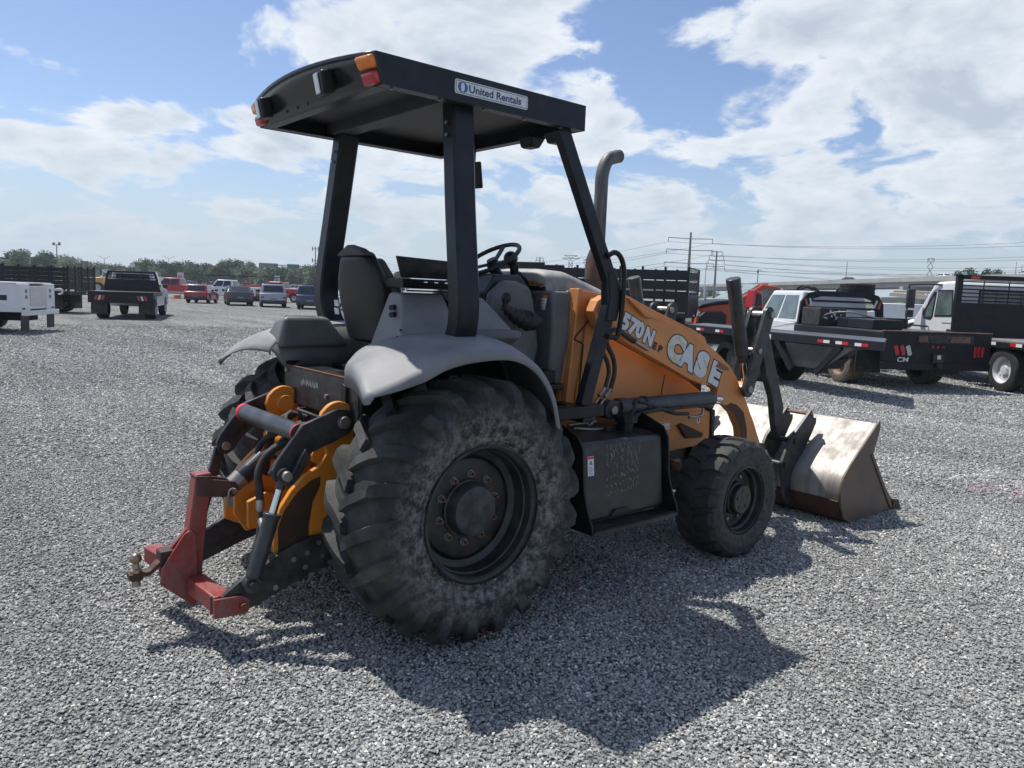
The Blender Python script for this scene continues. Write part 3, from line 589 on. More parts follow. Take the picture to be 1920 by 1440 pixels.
for k,(v0) in enumerate((563,568,573,577)):
    q = [on(u,v,'x',0.9255) for u,v in ((1013.4-k*0.7,v0),(1022.5-k*0.9,v0+1),(1022.2-k*0.9,v0+2.2),(1013.1-k*0.7,v0+1.2))]; MB().add(q,[(0,1,2,3)]).build('decal_print', M_INKG, cow, solid=0.0005)
# lever with rubber boot
b = MB(); 
prof = []; A = Vector((0.70,-0.33,1.55)); B_ = Vector((0.98,-0.36,1.40)); 
path = [tuple(on(u_,v_,'y',-0.40)) for u_,v_ in ((944,574),(958,586),(975,596),(992,602),(1012,603))]
b.tube(path, lambda t: (0.020+0.034*min(1,t*1.5)-0.03*max(0,t-0.8)/0.2)*(1+0.16*math.sin(t*46)), 14, 12); b.build('rubber_boot', M_VINYL, T, ang=60)
kp = on(949.5,559,'y',-0.40); b = MB(); b.tube([tuple(on(946,577,'y',-0.40)),tuple(kp)], 0.018, 8, 4); b.sphere(tuple(kp),0.032,7,5,(1,0.8,1.1)); b.build('control_lever', M_BLACK, T)

# ---- hood
def hring(x, hw, zt, zb, e=0.45):
    ring = []
    for j in range(17):
        a = PI*j/16; c, s_ = math.cos(a), math.sin(a)
        ring.append((x, hw*math.copysign(abs(c)**e, c), zb+(zt-zb)*abs(s_)**e))
    return ring
hs = [(0.94,0.24,1.815,1.74),(0.955,0.29,1.835,1.72),(1.00,0.31,1.85,1.70),(1.15,0.315,1.845,1.68),(1.45,0.32,1.765,1.50),(1.8,0.32,1.65,1.40),(2.2,0.32,1.49,1.30),(2.45,0.315,1.38,1.2),(2.56,0.30,1.28,1.1),(2.60,0.28,1.15,1.0)]
rows = [hring(*h) for h in hs]; b = MB().grid(rows, flip=True); b.f.append(tuple(range(17))); hood = b.build('hood', M_HOOD, T, ang=45)
b = MB(); b.prism([(-0.27,1.742),(-0.285,1.758),(-0.22,1.762),(-0.20,1.770),(-0.14,1.768),(-0.10,1.785),(-0.05,1.775),(0.0,1.79),(0.05,1.772),(0.12,1.778),(0.2,1.765),(0.26,1.760),(0.25,1.742)], 0.930, 0.942, 'x'); b.build('rust_patch', mat('orange_rust', (0.42,0.13,0.04), 0.8, 0, (0.10,0.06,0.05), 30, 0.8), hood)
b = MB(); b.box(1.15,2.58,-0.30,0.30,0.85,1.28); b.box(1.15,2.0,-0.30,0.30,1.28,1.42); b.box(0.945,1.2,-0.29,0.29,1.70,1.74); b.build('engine_bay', M_BLACK, T, 0.01)
# ---- exhaust
b = MB(); b.tube([(1.82,0.12,1.66),(1.82,0.12,2.05),(1.82,0.12,2.42),(1.825,0.12,2.56),(1.87,0.12,2.655),(1.95,0.12,2.69),(1.99,0.12,2.70)], 0.047, 20, 8)
ex = b.build('exhaust_pipe', mat('weathered_exhaust', (0.07,0.072,0.07), 0.55, 0.4, (0.22,0.22,0.20), 9, 0.8, bump=0.1, streak=True), T, ang=50)
MB().lathe([(1.66,0.085),(1.80,0.078),(1.81,0.088),(1.95,0.086),(2.02,0.062),(2.04,0.052),(2.06,0.047)], c=(1.82,0.12,0), ax='z', n=32).build('exhaust_sleeve', mat('rusty_sleeve', (0.05,0.045,0.04), 0.7, 0.3, (0.16,0.075,0.05), 7, 0.8), ex)

# ---- loader frame (towers, side rails)
for s in (-1, 1):
    b = MB(); b.prism([(1.10,1.735),(1.42,1.70),(1.38,1.35),(1.36,0.90),(1.02,0.90),(1.02,1.05)], s*0.385, s*0.345)
    b.prism([(1.10,1.735),(1.115,1.735),(1.035,0.95),(1.02,0.95)], s*0.43, s*0.386)
    tw = b.build('loader_tower', M_ORANGE, T, 0.004)
    MB().prism([(1.125,0.92),(1.22,1.58),(1.245,1.60),(1.39,1.60),(1.37,0.92)], s*0.400, s*0.3865).build('tower_gusset', M_ORANGE, tw, 0.003)
    b = MB(); b.prism([(1.37,0.92),(1.30,1.46),(1.50,1.42),(2.35,1.10),(2.50,1.02),(2.52,0.92)], s*0.345, s*0.315); sp = b.build('side_panel', M_ORANGE, T, 0.004)
    MB().prism([(1.405,0.93),(1.33,1.44),(1.34,1.455),(1.425,0.93)], s*0.352, s*0.346).build('panel_gap', M_INK, sp)
    for xx in (2.02,): MB().prism([(xx,0.93),(xx+0.05,1.16),(xx+0.056,1.16),(xx+0.006,0.93)], s*0.349, s*0.346).build('panel_scratch', M_RUST, sp)
    b = MB(); b.prism([(1.02,1.04),(1.38,0.99),(1.60,0.915),(2.44,0.905),(2.56,0.87),(2.575,0.66),(2.40,0.625),(1.60,0.60),(1.02,0.60)], s*0.405, s*0.34)
    rail = b.build('loader_frame_rail', M_ORANGE, T, 0.01)
    MB().prism([(2.555,0.90),(2.60,0.88),(2.61,0.64),(2.58,0.62)], s*0.42, s*0.33).build('rail_end_plate', M_BLACKW, rail, 0.003)
    MB().prism([(2.16,0.80),(2.20,0.815),(2.46,0.72),(2.44,0.69),(2.26,0.70)], s*0.43, s*0.4055).build('rail_lug', M_RUST, rail, 0.004)
    if s < 0:
        for x0,x1,z0,z1 in ((1.80,1.87,0.775,0.815),(1.875,1.945,0.775,0.822),(1.96,2.02,0.775,0.835),(2.025,2.085,0.78,0.837),(2.395,2.43,0.795,0.85),(1.70,1.76,0.892,0.905)):
            dcl = MB().prism([(x0,z0),(x1,z0),(x1,z1),(x0,z1)], -0.4075, -0.406).build('warning_decal', M_DECAL, rail)
            if z0 < 0.79:
                MB().prism([(x0+0.002,z1-0.012),(x1-0.002,z1-0.012),(x1-0.002,z1-0.002),(x0+0.002,z1-0.002)], -0.4085, -0.4078).build('decal_heading', M_DECO if x0 > 1.87 else M_INKG, rail)
                for q in range(3): MB().prism([(x0+0.006,z0+0.006+q*0.008),(x1-0.012+0.004*q,z0+0.006+q*0.008),(x1-0.012+0.004*q,z0+0.0085+q*0.008),(x0+0.006,z0+0.0085+q*0.008)], -0.4085, -0.4078).build('decal_print', M_INKG, rail)
        b = MB(); b.prism([(2.404,0.80),(2.412,0.80),(2.424,0.84),(2.416,0.84)], -0.4085, -0.4078); b.prism([(2.402,0.826),(2.42,0.812),(2.424,0.818),(2.406,0.832)], -0.4085, -0.4078); b.build('decal_print', M_INK, rail)
MB().cyl((1.30,-0.44,1.56),(1.30,0.44,1.56),0.04).build('tower_cross_tube', M_ORANGE, T); MB().box(1.12,1.36,-0.33,0.33,1.0,1.04).build('tower_cross_plate', M_ORANGE, T)

# ---- loader arms
ARMO = [(1.155,1.60),(1.19,1.665),(1.26,1.70),(1.40,1.69),(1.47,1.665),(1.80,1.565),(2.10,1.475),(2.33,1.385),(2.50,1.295),(2.62,1.22),(2.72,1.13),(2.79,1.03),(2.86,0.95),(2.99,0.77),(3.14,0.54),(3.20,0.42),(3.19,0.36),(3.12,0.34),
        (3.00,0.40),(2.86,0.58),(2.815,0.74),(2.72,0.86),(2.62,0.925),(2.52,0.945),(2.475,0.985),(2.49,1.05),(2.42,1.085),(2.30,1.10),(2.14,1.145),(1.85,1.26),(1.55,1.375),(1.30,1.475),(1.20,1.52)]
for s in (-1, 1):
    A = empty('loader_arm', parent=T)
    ya, yb = s*0.505, s*0.435
    MB().prism(ARMO, ya, yb).build('arm_plate', M_ORANGE, A, 0.004)
    # raised top flange with its own clipped end
    MB().prism([(1.33,1.70),(1.40,1.725),(1.46,1.715),(1.80,1.605),(2.20,1.485),(2.335,1.435),(2.365,1.40),(2.36,1.375),(2.0,1.505),(1.55,1.645)], s*0.470, s*0.43).build('top_flange', M_ORANGE, A, 0.003)
    rib = MB(); 
    for i in range(3,12):
        x0,z0 = ARMO[i]; x1,z1 = ARMO[i+1]; n = Vector((-(z1-z0),0,x1-x0)).normalized()*-0.012
        rib.add([(x0,ya,z0),(x1,ya,z1),(x1,ya-s*0.0,z1-0.0),(x0,ya,z0)],[])
    MB().prism([(1.36,1.66),(1.47,1.655),(1.80,1.545),(1.80,1.538),(1.47,1.645)], s*0.5085, s*0.5055).build('weld_bead', M_ORANGE, A, 0.001)
    MB().prism([(1.42,1.69),(1.44,1.69),(1.68,1.56),(1.60,1.575)], s*0.54, s*0.5055).build('arm_gusset', M_ORANGE, A, 0.004)
    MB().cyl((1.26,s*0.52,1.61),(1.26,s*0.42,1.61),0.060).build('arm_boss', M_ORANGE, A, 0.006)
    MB().cyl((1.26,s*0.545,1.61),(1.26,s*0.53,1.61),0.032).build('pivot_pin', M_STEEL, A, 0.003)
    MB().cyl((2.84,s*0.535,1.035),(2.84,s*0.43,1.035),0.058).build('arm_boss', M_ORANGE, A, 0.006)
    MB().cyl((2.545,s*0.515,0.975),(2.545,s*0.43,0.975),0.022).build('pivot_pin', M_STEEL, A, 0.003)
    b = MB(); b.prism([(3.10,0.60),(3.19,0.58),(3.25,0.50),(3.24,0.42),(3.16,0.36),(3.05,0.45)], s*0.50, s*0.44); b.build('arm_tip', M_RUST, A, 0.01)
    MB().cyl((3.175,s*0.56,0.46),(3.175,s*0.40,0.46),0.03).build('pivot_pin', M_STEEL, A, 0.003)
    if s < 0: MB().prism([(2.60,0.922),(2.72,0.858),(2.815,0.738),(2.86,0.58),(2.92,0.50),(2.90,0.72),(2.84,0.86),(2.74,0.925),(2.66,0.945)], s*0.5075, s*0.5055).build('rust_patch', M_RUST, A)
    # lift cylinder
    C_ = empty('lift_cylinder', parent=T)
    MB().cyl((1.36,s*0.55,1.005),(2.36,s*0.545,1.000),0.053,n=32).build('barrel', M_CYL, C_, 0.004)
    b = MB(); b.cyl((1.36,s*0.55,1.005),(1.43,s*0.55,1.005),0.058,n=32); b.cyl((1.27,s*0.60,1.002),(1.27,s*0.50,1.002),0.060,n=32); b.box(1.26,1.37,min(s*0.52,s*0.58),max(s*0.52,s*0.58),0.96,1.05); b.build('cylinder_eye', M_BLACKW, C_, 0.004)
    MB().cyl((2.36,s*0.545,1.0),(2.50,s*0.52,0.985),0.026,n=24).build('rod', M_CHROME, C_)
    MB().cyl((1.27,s*0.622,1.002),(1.27,s*0.39,1.002),0.026).build('pivot_pin', M_STEEL, C_, 0.003)
    b = MB(); b.lathe([(1.60,0.056),(1.60,0.059),(1.63,0.059),(1.63,0.056)], c=(0,s*0.549,1.004), ax='x', n=24); b.build('hose_clamp', M_INK, C_)
    b = MB(); b.tube([(2.26,s*0.55,0.94),(2.26,s*0.55,0.90),(2.22,s*0.55,0.885),(2.10,s*0.555,0.885)],0.011,8); b.build('hose_fitting', M_STEEL, C_)
    # tilt cylinder standing between arm and bell crank
    t0 = Vector((2.625,s*0.475,1.855)); t1 = Vector((2.81,s*0.475,1.30))
    K = empty('tilt_cylinder', parent=T)
    b = MB(); b.cyl(t0, t1, 0.051, n=32); d = (t1-t0).normalized(); b.cyl(t0-d*0.004, t0+d*0.075, 0.0535, n=32); b.build('barrel', M_CYL, K, 0.004)
    MB().cyl(t1, t1+d*0.06, 0.04, n=24).build('gland', M_BLACKW, K, 0.003)
    MB().cyl(t1+d*0.05, t1+d*0.30, 0.023, n=20).build('rod', M_CHROME, K)
    # bell crank: two long plates
    B2 = empty('bell_crank', parent=T)
    def plate(yc, th, p0, p1, r0, r1, nm, mm, par, n=12):
        p0 = Vector((p0[0],p0[1])); p1 = Vector((p1[0],p1[1])); d = (p1-p0).normalized(); a0 = math.atan2(d.y,d.x); pts = []
        for k in range(n+1): a = a0+PI/2+PI*k/n; pts.append((p0.x+r0*math.cos(a), p0.y+r0*math.sin(a)))
        for k in range(n+1): a = a0-PI/2+PI*k/n; pts.append((p1.x+r1*math.cos(a), p1.y+r1*math.sin(a)))
        return MB().prism(pts, yc-th/2, yc+th/2).build(nm, mm, par, 0.003)
    plate(s*0.55, 0.03, (2.80,1.045), (3.005,1.60), 0.062, 0.062, 'crank_plate', M_BLACKW, B2)
    plate(s*0.395, 0.03, (2.84,1.045), (3.05,1.60), 0.062, 0.062, 'crank_plate', M_BLACKW, B2)
    b = MB(); b.cyl((2.80,s*0.58,1.045),(2.80,s*0.38,1.045),0.028); b.cyl((3.02,s*0.585,1.60),(3.02,s*0.37,1.60),0.028); b.cyl((2.90,s*0.575,1.33),(2.90,s*0.38,1.33),0.022); b.build('pivot_pin', M_STEEL, B2, 0.003)
    lk = MB(); lk.prism([(2.985,1.60),(3.055,1.60),(3.19,1.32),(3.34,1.02),(3.42,0.86),(3.40,0.62),(3.36,0.60),(3.31,0.72),(3.24,0.95),(3.13,1.12),(3.04,1.34)], s*0.50, s*0.445)
    lk.build('drop_link', M_BLACKW, T, 0.008)
# cut letters on the right arm
ud = Vector((2.50-1.55,0,1.22-1.60)).normalized(); upv = Vector((-ud.z,0,ud.x))
def arm_text(body, u, v, size, mm, off, sx=1.0, yy=-0.5085, ang=0.0, sp=1.0, shear=0.0, nm='arm_lettering'):
    p = on(u, v, 'y', yy); a = Matrix.Rotation(ang, 3, 'Y'); return text(nm, body, size, mm, T, frame(p, a@ud, a@upv), off=off, sx=sx, depth=0.0004, space=sp, shear=shear)
for body,u,v,size,sx,off in (('5',1163,612,0.136,1.06,0.0085),('7',1177,620.5,0.136,1.10,0.0085),('0',1190,628,0.136,1.0,0.0085),('N',1205,638.5,0.136,0.92,0.0085)):
    arm_text(body,u,v,size,M_INK,off+0.006,sx,-0.5065); arm_text(body,u,v,size,M_LETTER,off,sx,-0.508)
arm_text('E',1223,652,0.062,M_INK,0.0035,1.2); arm_text('P',1233,658,0.062,M_INK,0.0035,1.2)
for body,u,v,size,sx,off,mm in (('C',1249,664,0.215,1.10,0.020,M_PEEL),('A',1273,680,0.212,1.06,0.016,M_LETTER),('S',1301.5,696,0.215,1.24,0.018,M_LETTER),('E',1327,712,0.208,1.22,0.013,M_LETTER)):
    arm_text(body,u,v,size,M_INK,off+0.008,sx,-0.5065); arm_text(body,u,v,size,mm,off,sx,-0.508)
# orange wear where the decal has come off, over the last letter
wr = MB(); q = [on(u,v,'y',-0.5092) for u,v in ((1341,688),(1347,679),(1353,681),(1366,690),(1368,694),(1361,695),(1356,692),(1351,694),(1347,690))]; wr.add(q,[tuple(range(len(q)))]); wr.build('decal_wear', mat('bare_decal_glue', (0.22,0.11,0.06), 0.7), T)

# ---- bucket
BK = empty('bucket', parent=T)
M_BKT = mat('worn_bare_bucket_steel', (0.20,0.195,0.185), 0.42, 0.35, (0.36,0.35,0.325), 4, 0.9, (0.15,0.11,0.08), 0.45, 0.15, 60, streak=True, contrast=(0.35,0.6))
M_BKD = mat('brown_bucket_steel', (0.13,0.095,0.07), 0.55, 0.25, (0.07,0.06,0.055), 5, 0.8, (0.22,0.17,0.13), 0.4, 0.2, 60)
bp_ = [(3.93,0.765),(3.70,0.60),(3.53,0.47),(3.44,0.38),(3.405,0.29),(3.42,0.18),(3.49,0.06),(3.60,0.012),(4.05,0.004),(4.40,0.004)]
bc = [(p.x,p.z) for p in crom([Vector((x,0,z)) for x,z in bp_[:8]], 5)] + bp_[8:]
def shell(path, th, y0, y1):
    P = [Vector((x,0,z)) for x,z in path]; O = []
    for i, p in enumerate(P):
        d = (P[min(i+1,len(P)-1)]-P[max(i-1,0)]).normalized(); O.append(p+Vector((-d.z,0,d.x))*th)
    return MB().prism([(p.x,p.z) for p in P]+[(p.x,p.z) for p in O[::-1]], y0, y1)
BW = 1.02
shell(bc, 0.012, -BW, BW).build('bucket_shell', M_BKT, BK, ang=30)
for s in (-1, 1):
    b = MB().prism([(3.95,0.79),(3.97,0.73),(3.885,0.52),(4.06,0.30),(4.33,0.075),(4.42,0.0),(3.60,0.0),(3.49,0.05),(3.42,0.17),(3.395,0.29),(3.43,0.39),(3.52,0.48)], s*(BW+0.002), s*(BW+0.020)); b.build('bucket_side', M_BKD, BK, 0.003)
    MB().prism([(3.83,0.52),(3.86,0.53),(4.32,0.02),(4.27,0.02)], s*(BW+0.021), s*(BW+0.032)).build('wear_strip', M_BKD, BK, 0.004)
    MB().prism([(4.30,0.10),(4.40,0.075),(4.455,0.0),(4.30,0.0)], s*(BW+0.021), s*(BW+0.040)).build('corner_tooth', M_RUST, BK, 0.004)
MB().box(3.52,4.44,-BW,BW,-0.006,0.003).build('cutting_edge', M_RUST, BK)
MB().prism([(3.40,0.20),(3.49,0.045),(3.60,0.0),(3.60,0.008),(3.50,0.055),(3.412,0.205)], -BW, BW).build('heel_plate', M_RUST, BK)
for s in (-1, 1):
    for k, yc in enumerate((0.605, 0.395)):
        b = MB().prism([(3.60,0.80),(3.645,0.835),(3.68,0.80),(3.69,0.765),(3.735,0.765),(3.735,0.72),(3.62,0.56),(3.53,0.46),(3.47,0.36),(3.45,0.25),(3.47,0.12),(3.50,0.05),(3.42,0.06),(3.34,0.16),(3.27,0.34),(3.25,0.44),(3.36,0.62)], s*yc-0.014, s*yc+0.014)
        b.build('bucket_bracket', M_BLACKW, BK, 0.004)
    for px_, pz_, pr_, mm_ in ((3.635,0.80,0.011,M_RUSTNUT),(3.42,0.60,0.022,M_BLACKW),(3.30,0.42,0.026,M_BLACKW)): MB().cyl((px_,s*0.635,pz_),(px_,s*0.37,pz_),pr_).build('bracket_pin', mm_, BK, 0.002)

# ---- fuel tank with step
tk = empty('fuel_tank', parent=T)
b = MB(); b.hexa([(0.80,-0.50,0.42),(0.80,-0.86,0.42),(1.50,-0.86,0.42),(1.50,-0.50,0.42)],[(0.80,-0.45,0.90),(0.80,-0.815,0.875),(1.50,-0.815,0.865),(1.50,-0.45,0.90)])
M_TANK = mat('scuffed_black_tank', (0.012,0.013,0.014), 0.32, 0, (0.03,0.03,0.032), 8, 0.7, (0.14,0.13,0.12), 0.16, 0.15, 60)
b.build('tank_body', M_TANK, tk, 0.025, seg=3)
for x in (0.775, 1.515):
    MB().prism([(-0.42,0.96),(-0.62,0.975),(-0.80,0.915),(-0.845,0.85),(-0.868,0.62),(-0.90,0.52),(-0.945,0.43),(-0.95,0.385),(-0.42,0.385)], x, x+0.012, 'x').build('end_bracket', M_BLACK, tk, 0.003)
st_ = MB(); st_.box(0.79,1.514,-0.945,-0.80,0.388,0.40)
for i in range(56): st_.box(0.80+i*0.0125,0.8055+i*0.0125,-0.952,-0.93,0.40,0.412)
st_.box(0.79,1.514,-0.950,-0.944,0.380,0.402); st_.build('step_tread', M_BLACKW, tk)
b = MB(); b.prism([(1.0,0.44),(1.04,0.475),(1.15,0.475),(1.19,0.44)], -0.872, -0.862); b.build('tank_recess', M_INK, tk)
b = MB(); b.lathe([(0.865,0.05),(0.93,0.05),(0.935,0.066)], c=(1.33,-0.66,0), ax='z', n=24); b.lathe([(0.935,0.072),(0.965,0.074),(0.975,0.065),(0.978,0.0)], c=(1.33,-0.66,0), ax='z', n=10); b.build('filler_cap', M_BLACK, tk, ang=20)
def tp(u, v, dy=0.0): return on(u, v, 'y', -0.85+dy)
def tank_pt(x, z, off=0.003): f = (z-0.42)/0.455; return (x, -0.86+0.045*f-off, z)
b = MB(); b.add([tank_pt(0.835,0.69),tank_pt(0.885,0.69),tank_pt(0.885,0.80),tank_pt(0.835,0.80)],[(0,1,2,3)]); b.build('warning_decal', M_DECAL, tk)
b = MB(); b.add([tank_pt(0.837,0.785,0.004),tank_pt(0.883,0.785,0.004),tank_pt(0.883,0.798,0.004),tank_pt(0.837,0.798,0.004)],[(0,1,2,3)]); b.build('decal_heading', M_DECR, tk)
b = MB(); b.add([tank_pt(0.845,0.755,0.004),tank_pt(0.874,0.75,0.004),tank_pt(0.866,0.775,0.004),tank_pt(0.856,0.772,0.004)],[(0,1,2,3)])
for q in range(4): b.add([tank_pt(0.843,0.702+q*0.011,0.004),tank_pt(0.877-0.006*(q%2),0.702+q*0.011,0.004),tank_pt(0.877-0.006*(q%2),0.706+q*0.011,0.004),tank_pt(0.843,0.706+q*0.011,0.004)],[(0,1,2,3)])
b.build('decal_print', M_INKG, tk)
rn = random.Random(11); cw_, cy_ = MB(), MB()
for k in range(70):                                  # chalk scribbles, white above, yellow below
    x = rn.uniform(0.99,1.28); z = rn.uniform(0.69,0.84); l = rn.uniform(0.008,0.05); a = R(rn.choice((88,95,60,10,120))+rn.uniform(-12,12)); wd = rn.uniform(0.0012,0.0026)
    x1, z1 = x+l*math.cos(a), min(z+l*math.sin(a),0.85); cw_.add([tank_pt(x,z),tank_pt(x+wd,z+wd*.4),tank_pt(x1+wd,z1),tank_pt(x1,z1)],[(0,1,2,3)])
for k in range(75):
    r_ = k//25; x = 0.98+ (k%25)*0.0115+rn.uniform(-0.004,0.004); z = 0.565+0.045*r_+rn.uniform(-0.012,0.012)+0.05*(x-0.98); l = rn.uniform(0.008,0.026); a = R(rn.choice((85,40,130,5))); wd = 0.0028
    x1, z1 = x+l*math.cos(a), z+l*math.sin(a); cy_.add([tank_pt(x,z),tank_pt(x+wd,z+wd*.5),tank_pt(x1+wd,z1),tank_pt(x1,z1)],[(0,1,2,3)])
cw_.build('chalk_scribble', mat('white_chalk', (0.35,0.35,0.36), 0.9), tk); cy_.build('chalk_scribble', mat('yellow_chalk', (0.36,0.36,0.12), 0.9), tk)

# ---- hydraulic hoses and hard lines on the right side
def hose(pts, r, mm=M_RUBBER, nm='hydraulic_hose', par=T): return MB().tube(pts, r, 10, 7).build(nm, mm, par, ang=60)
def hp(y, *pts): return [on(u, v, 'y', y) for u, v in pts]
hose(hp(-0.53,(1143,735),(1152,700),(1150,672),(1140,650),(1138,634),(1148,620),(1160,620),(1180,634)), 0.015)
hose(hp(-0.52,(1133,733),(1141,702),(1139,680),(1130,660),(1124,640),(1122,622)), 0.014)
hose(hp(-0.56,(1100,795),(1112,765),(1128,738),(1133,733)), 0.007, M_STEEL, 'hydraulic_pipe')
hose(hp(-0.575,(1108,797),(1118,770),(1138,742),(1143,735)), 0.007, M_STEEL, 'hydraulic_pipe')
MB().cyl(on(1123,742,'y',-0.565),on(1134,728,'y',-0.55),0.0115,n=12).build('hose_ferrule', M_STEEL, T); MB().cyl(on(1133,744,'y',-0.575),on(1144,730,'y',-0.56),0.0115,n=12).build('hose_ferrule', M_STEEL, T)
hose(hp(-0.52,(1178,632),(1190,640)), 0.017, M_RUBBER); hose(hp(-0.52,(1183,636),(1215,656)), 0.010, M_STEEL, 'hydraulic_pipe')
hose(hp(-0.60,(1135,803),(1165,796),(1185,775),(1192,752),(1200,750)), 0.013); hose(hp(-0.61,(1135,806),(1160,806),(1185,782),(1235,768),(1262,772)), 0.013)
hose(hp(-0.60,(1198,752),(1225,760),(1260,774),(1290,776)), 0.012)
hose(hp(-0.58,(1075,803),(1110,805),(1135,803)), 0.009, M_STEEL, 'hydraulic_pipe'); hose(hp(-0.55,(1065,797),(1118,790)), 0.009, M_STEEL, 'hydraulic_pipe'); hose(hp(-0.55,(1104,798),(1106,778),(1112,764)), 0.007, M_STEEL, 'hydraulic_pipe')
hose(hp(-0.42,(1109,566),(1112,563),(1122,566),(1130,574),(1118,584),(1108,598),(1112,606)), 0.016, mat('hose_tan_dirt', (0.20,0.13,0.08), 0.8)); hose(hp(-0.43,(1108,592),(1095,612),(1078,633),(1080,638),(1092,645),(1092,660),(1085,735)), 0.006, M_INK, 'hydraulic_pipe')
MB().lathe([(-0.02,0.03),(0.03,0.03)], c=tuple(on(1113,600,'y',-0.43)), n=12).build('hose_ferrule', M_STEEL, T)

# ---- rear frame plate
b = MB(); b.prism([(-0.43,1.235),(0.43,1.235),(0.43,1.06),(0.38,1.03),(-0.43,1.03)], -0.385, -0.37, 'x'); b.build('rear_name_panel', M_BLACKW, T, 0.003)
b = MB(); b.box(-0.38,-0.22,-0.455,-0.432,0.96,1.26); b.box(-0.38,-0.22,0.432,0.455,0.96,1.26); b.box(-0.368,-0.20,-0.43,0.43,1.225,1.233); b.box(-0.36,-0.25,-0.36,0.36,0.80,1.10); b.build('rear_frame', M_BLACK, T, 0.004)
b = MB(); rn = random.Random(4)
for k in range(14): y = 0.22-0.016*k+rn.uniform(-.004,.004); z = 1.15+rn.uniform(-0.008,0.008); b.add([(-0.387,y,z),(-0.387,y-0.004-rn.random()*.01,z),(-0.387,y-0.006,z+0.03),(-0.387,y-0.001,z+0.03)],[(0,1,2,3)])
b.build('chalk_scribble', MATS['white_chalk'], T)
for y,z in ((0.40,1.21),(0.40,1.07),(-0.10,1.12),(-0.13,1.07),(-0.38,1.21)): MB().cyl((-0.385,y,z),(-0.398,y,z),0.012,n=12).build('bolt', M_STEEL, T)
MB().prism([(-0.34,1.20),(-0.29,1.215),(-0.28,1.07),(-0.33,1.06)], -0.405, -0.386, 'x').build('latch_plate', M_BLACK, T, 0.003)
MB().box(-0.386,-0.369,-0.43,0.43,1.236,1.240).build('rust_line', M_RUSTNUT, T)

# ---- orange hitch side plates
EX, EZ = -0.442, 1.033
side = [(-0.545,1.03),(-0.53,1.08),(-0.49,1.115),(-0.44,1.125),(-0.385,1.11),(-0.35,1.06),(-0.25,0.96),(-0.22,0.60),(-0.25,0.40),(-0.70,0.38),(-0.775,0.42),(-0.775,0.53),(-0.745,0.63),(-0.69,0.71),(-0.62,0.775),(-0.545,0.815),(-0.505,0.87),(-0.515,0.93)]
for s in (-1, 1):
    P = empty('hitch_side_plate', parent=T)
    yo_, yi_ = (0.345, 0.312)
    MB().prism(side, s*yi_, s*yo_).build('side_plate', M_ORANGE2, P, 0.004)
    MB().prism([(-0.755,0.42),(-0.755,0.54),(-0.725,0.62),(-0.66,0.70),(-0.59,0.75),(-0.54,0.765),(-0.54,0.72),(-0.58,0.64),(-0.60,0.52),(-0.60,0.42)], s*(yo_+0.0002), s*(yo_+0.002)).build('grease_stain', M_GREASE, P)
    MB().cyl((EX,s*0.3115,EZ),(EX,s*0.3455,EZ),0.0955,n=48).build('ear_disc', M_ORANGE2, P, 0.004)
    b = MB(); b.cyl((EX,s*0.30,EZ),(EX,s*0.415,EZ),0.030); b.build('pivot_pin', M_STEEL, P, 0.003)
    MB().cyl((EX,s*0.285,EZ),(EX,s*0.345,EZ),0.048).build('pin_boss', M_ORANGE2, P, 0.004)
MB().cyl((-0.52,-0.31,0.86),(-0.52,0.31,0.86),0.045).build('hitch_cross_tube', M_ORANGE2, T)
b = MB(); b.box(-0.50,-0.30,-0.31,0.31,0.42,0.47); b.box(-0.28,-0.22,-0.31,0.31,0.45,0.95); b.prism([(-0.76,0.44),(-0.62,0.42),(-0.5,0.42),(-0.5,0.56),(-0.66,0.62),(-0.76,0.58)],0.02,0.05); b.build('hitch_back_plate', M_ORANGE2, T, 0.005)
# a link plate inside at left, seen past the top link
MB().prism([(-0.80,0.50),(-0.80,0.66),(-0.74,0.72),(-0.55,0.66),(-0.45,0.45),(-0.74,0.40)], 0.10, 0.13).build('top_link_plate', M_ORANGE2, T, 0.004)

# ---- lift levers and cross tube
for s in (-1, 1):
    y0, y1 = s*0.365, s*0.392
    MB().prism([(-0.42,1.095),(-0.385,1.06),(-0.38,1.01),(-0.41,0.972),(-0.475,0.945),(-0.60,0.90),(-0.665,0.845),(-0.705,0.785),(-0.745,0.76),(-0.79,0.78),(-0.80,0.83),(-0.775,0.88),(-0.70,0.975),(-0.655,1.035),(-0.60,1.055),(-0.47,1.10)], y0, y1).build('lift_lever', M_BLACKW, T, 0.005)
    MB().prism([(-0.66,0.93),(-0.68,0.90),(-0.735,0.80),(-0.77,0.775),(-0.74,0.755),(-0.70,0.785),(-0.66,0.84),(-0.63,0.89)], s*0.415, s*0.44).build('lever_cheek', M_BLACKW, T, 0.005)
    b = MB(); b.cyl((-0.75,s*0.355,0.81),(-0.75,s*0.452,0.81),0.024); b.build('pivot_pin', M_STEEL, T, 0.003)
    MB().cyl((EX,s*0.391,EZ),(EX,s*0.400,EZ),0.032).build('pin_cap', M_STEEL, T, 0.003)
ct = MB().cyl((-0.655,-0.365,0.990),(-0.655,0.365,0.990),0.046,n=32).build('cross_tube', M_CYL, T)
MB().cyl((-0.655,0.325,0.990),(-0.655,0.355,0.990),0.0475,n=32).build('paint_band', M_REDSTR, ct); MB().cyl((-0.655,-0.362,0.990),(-0.655,-0.352,0.990),0.0475,n=32).build('paint_band', M_REDSTR, ct)
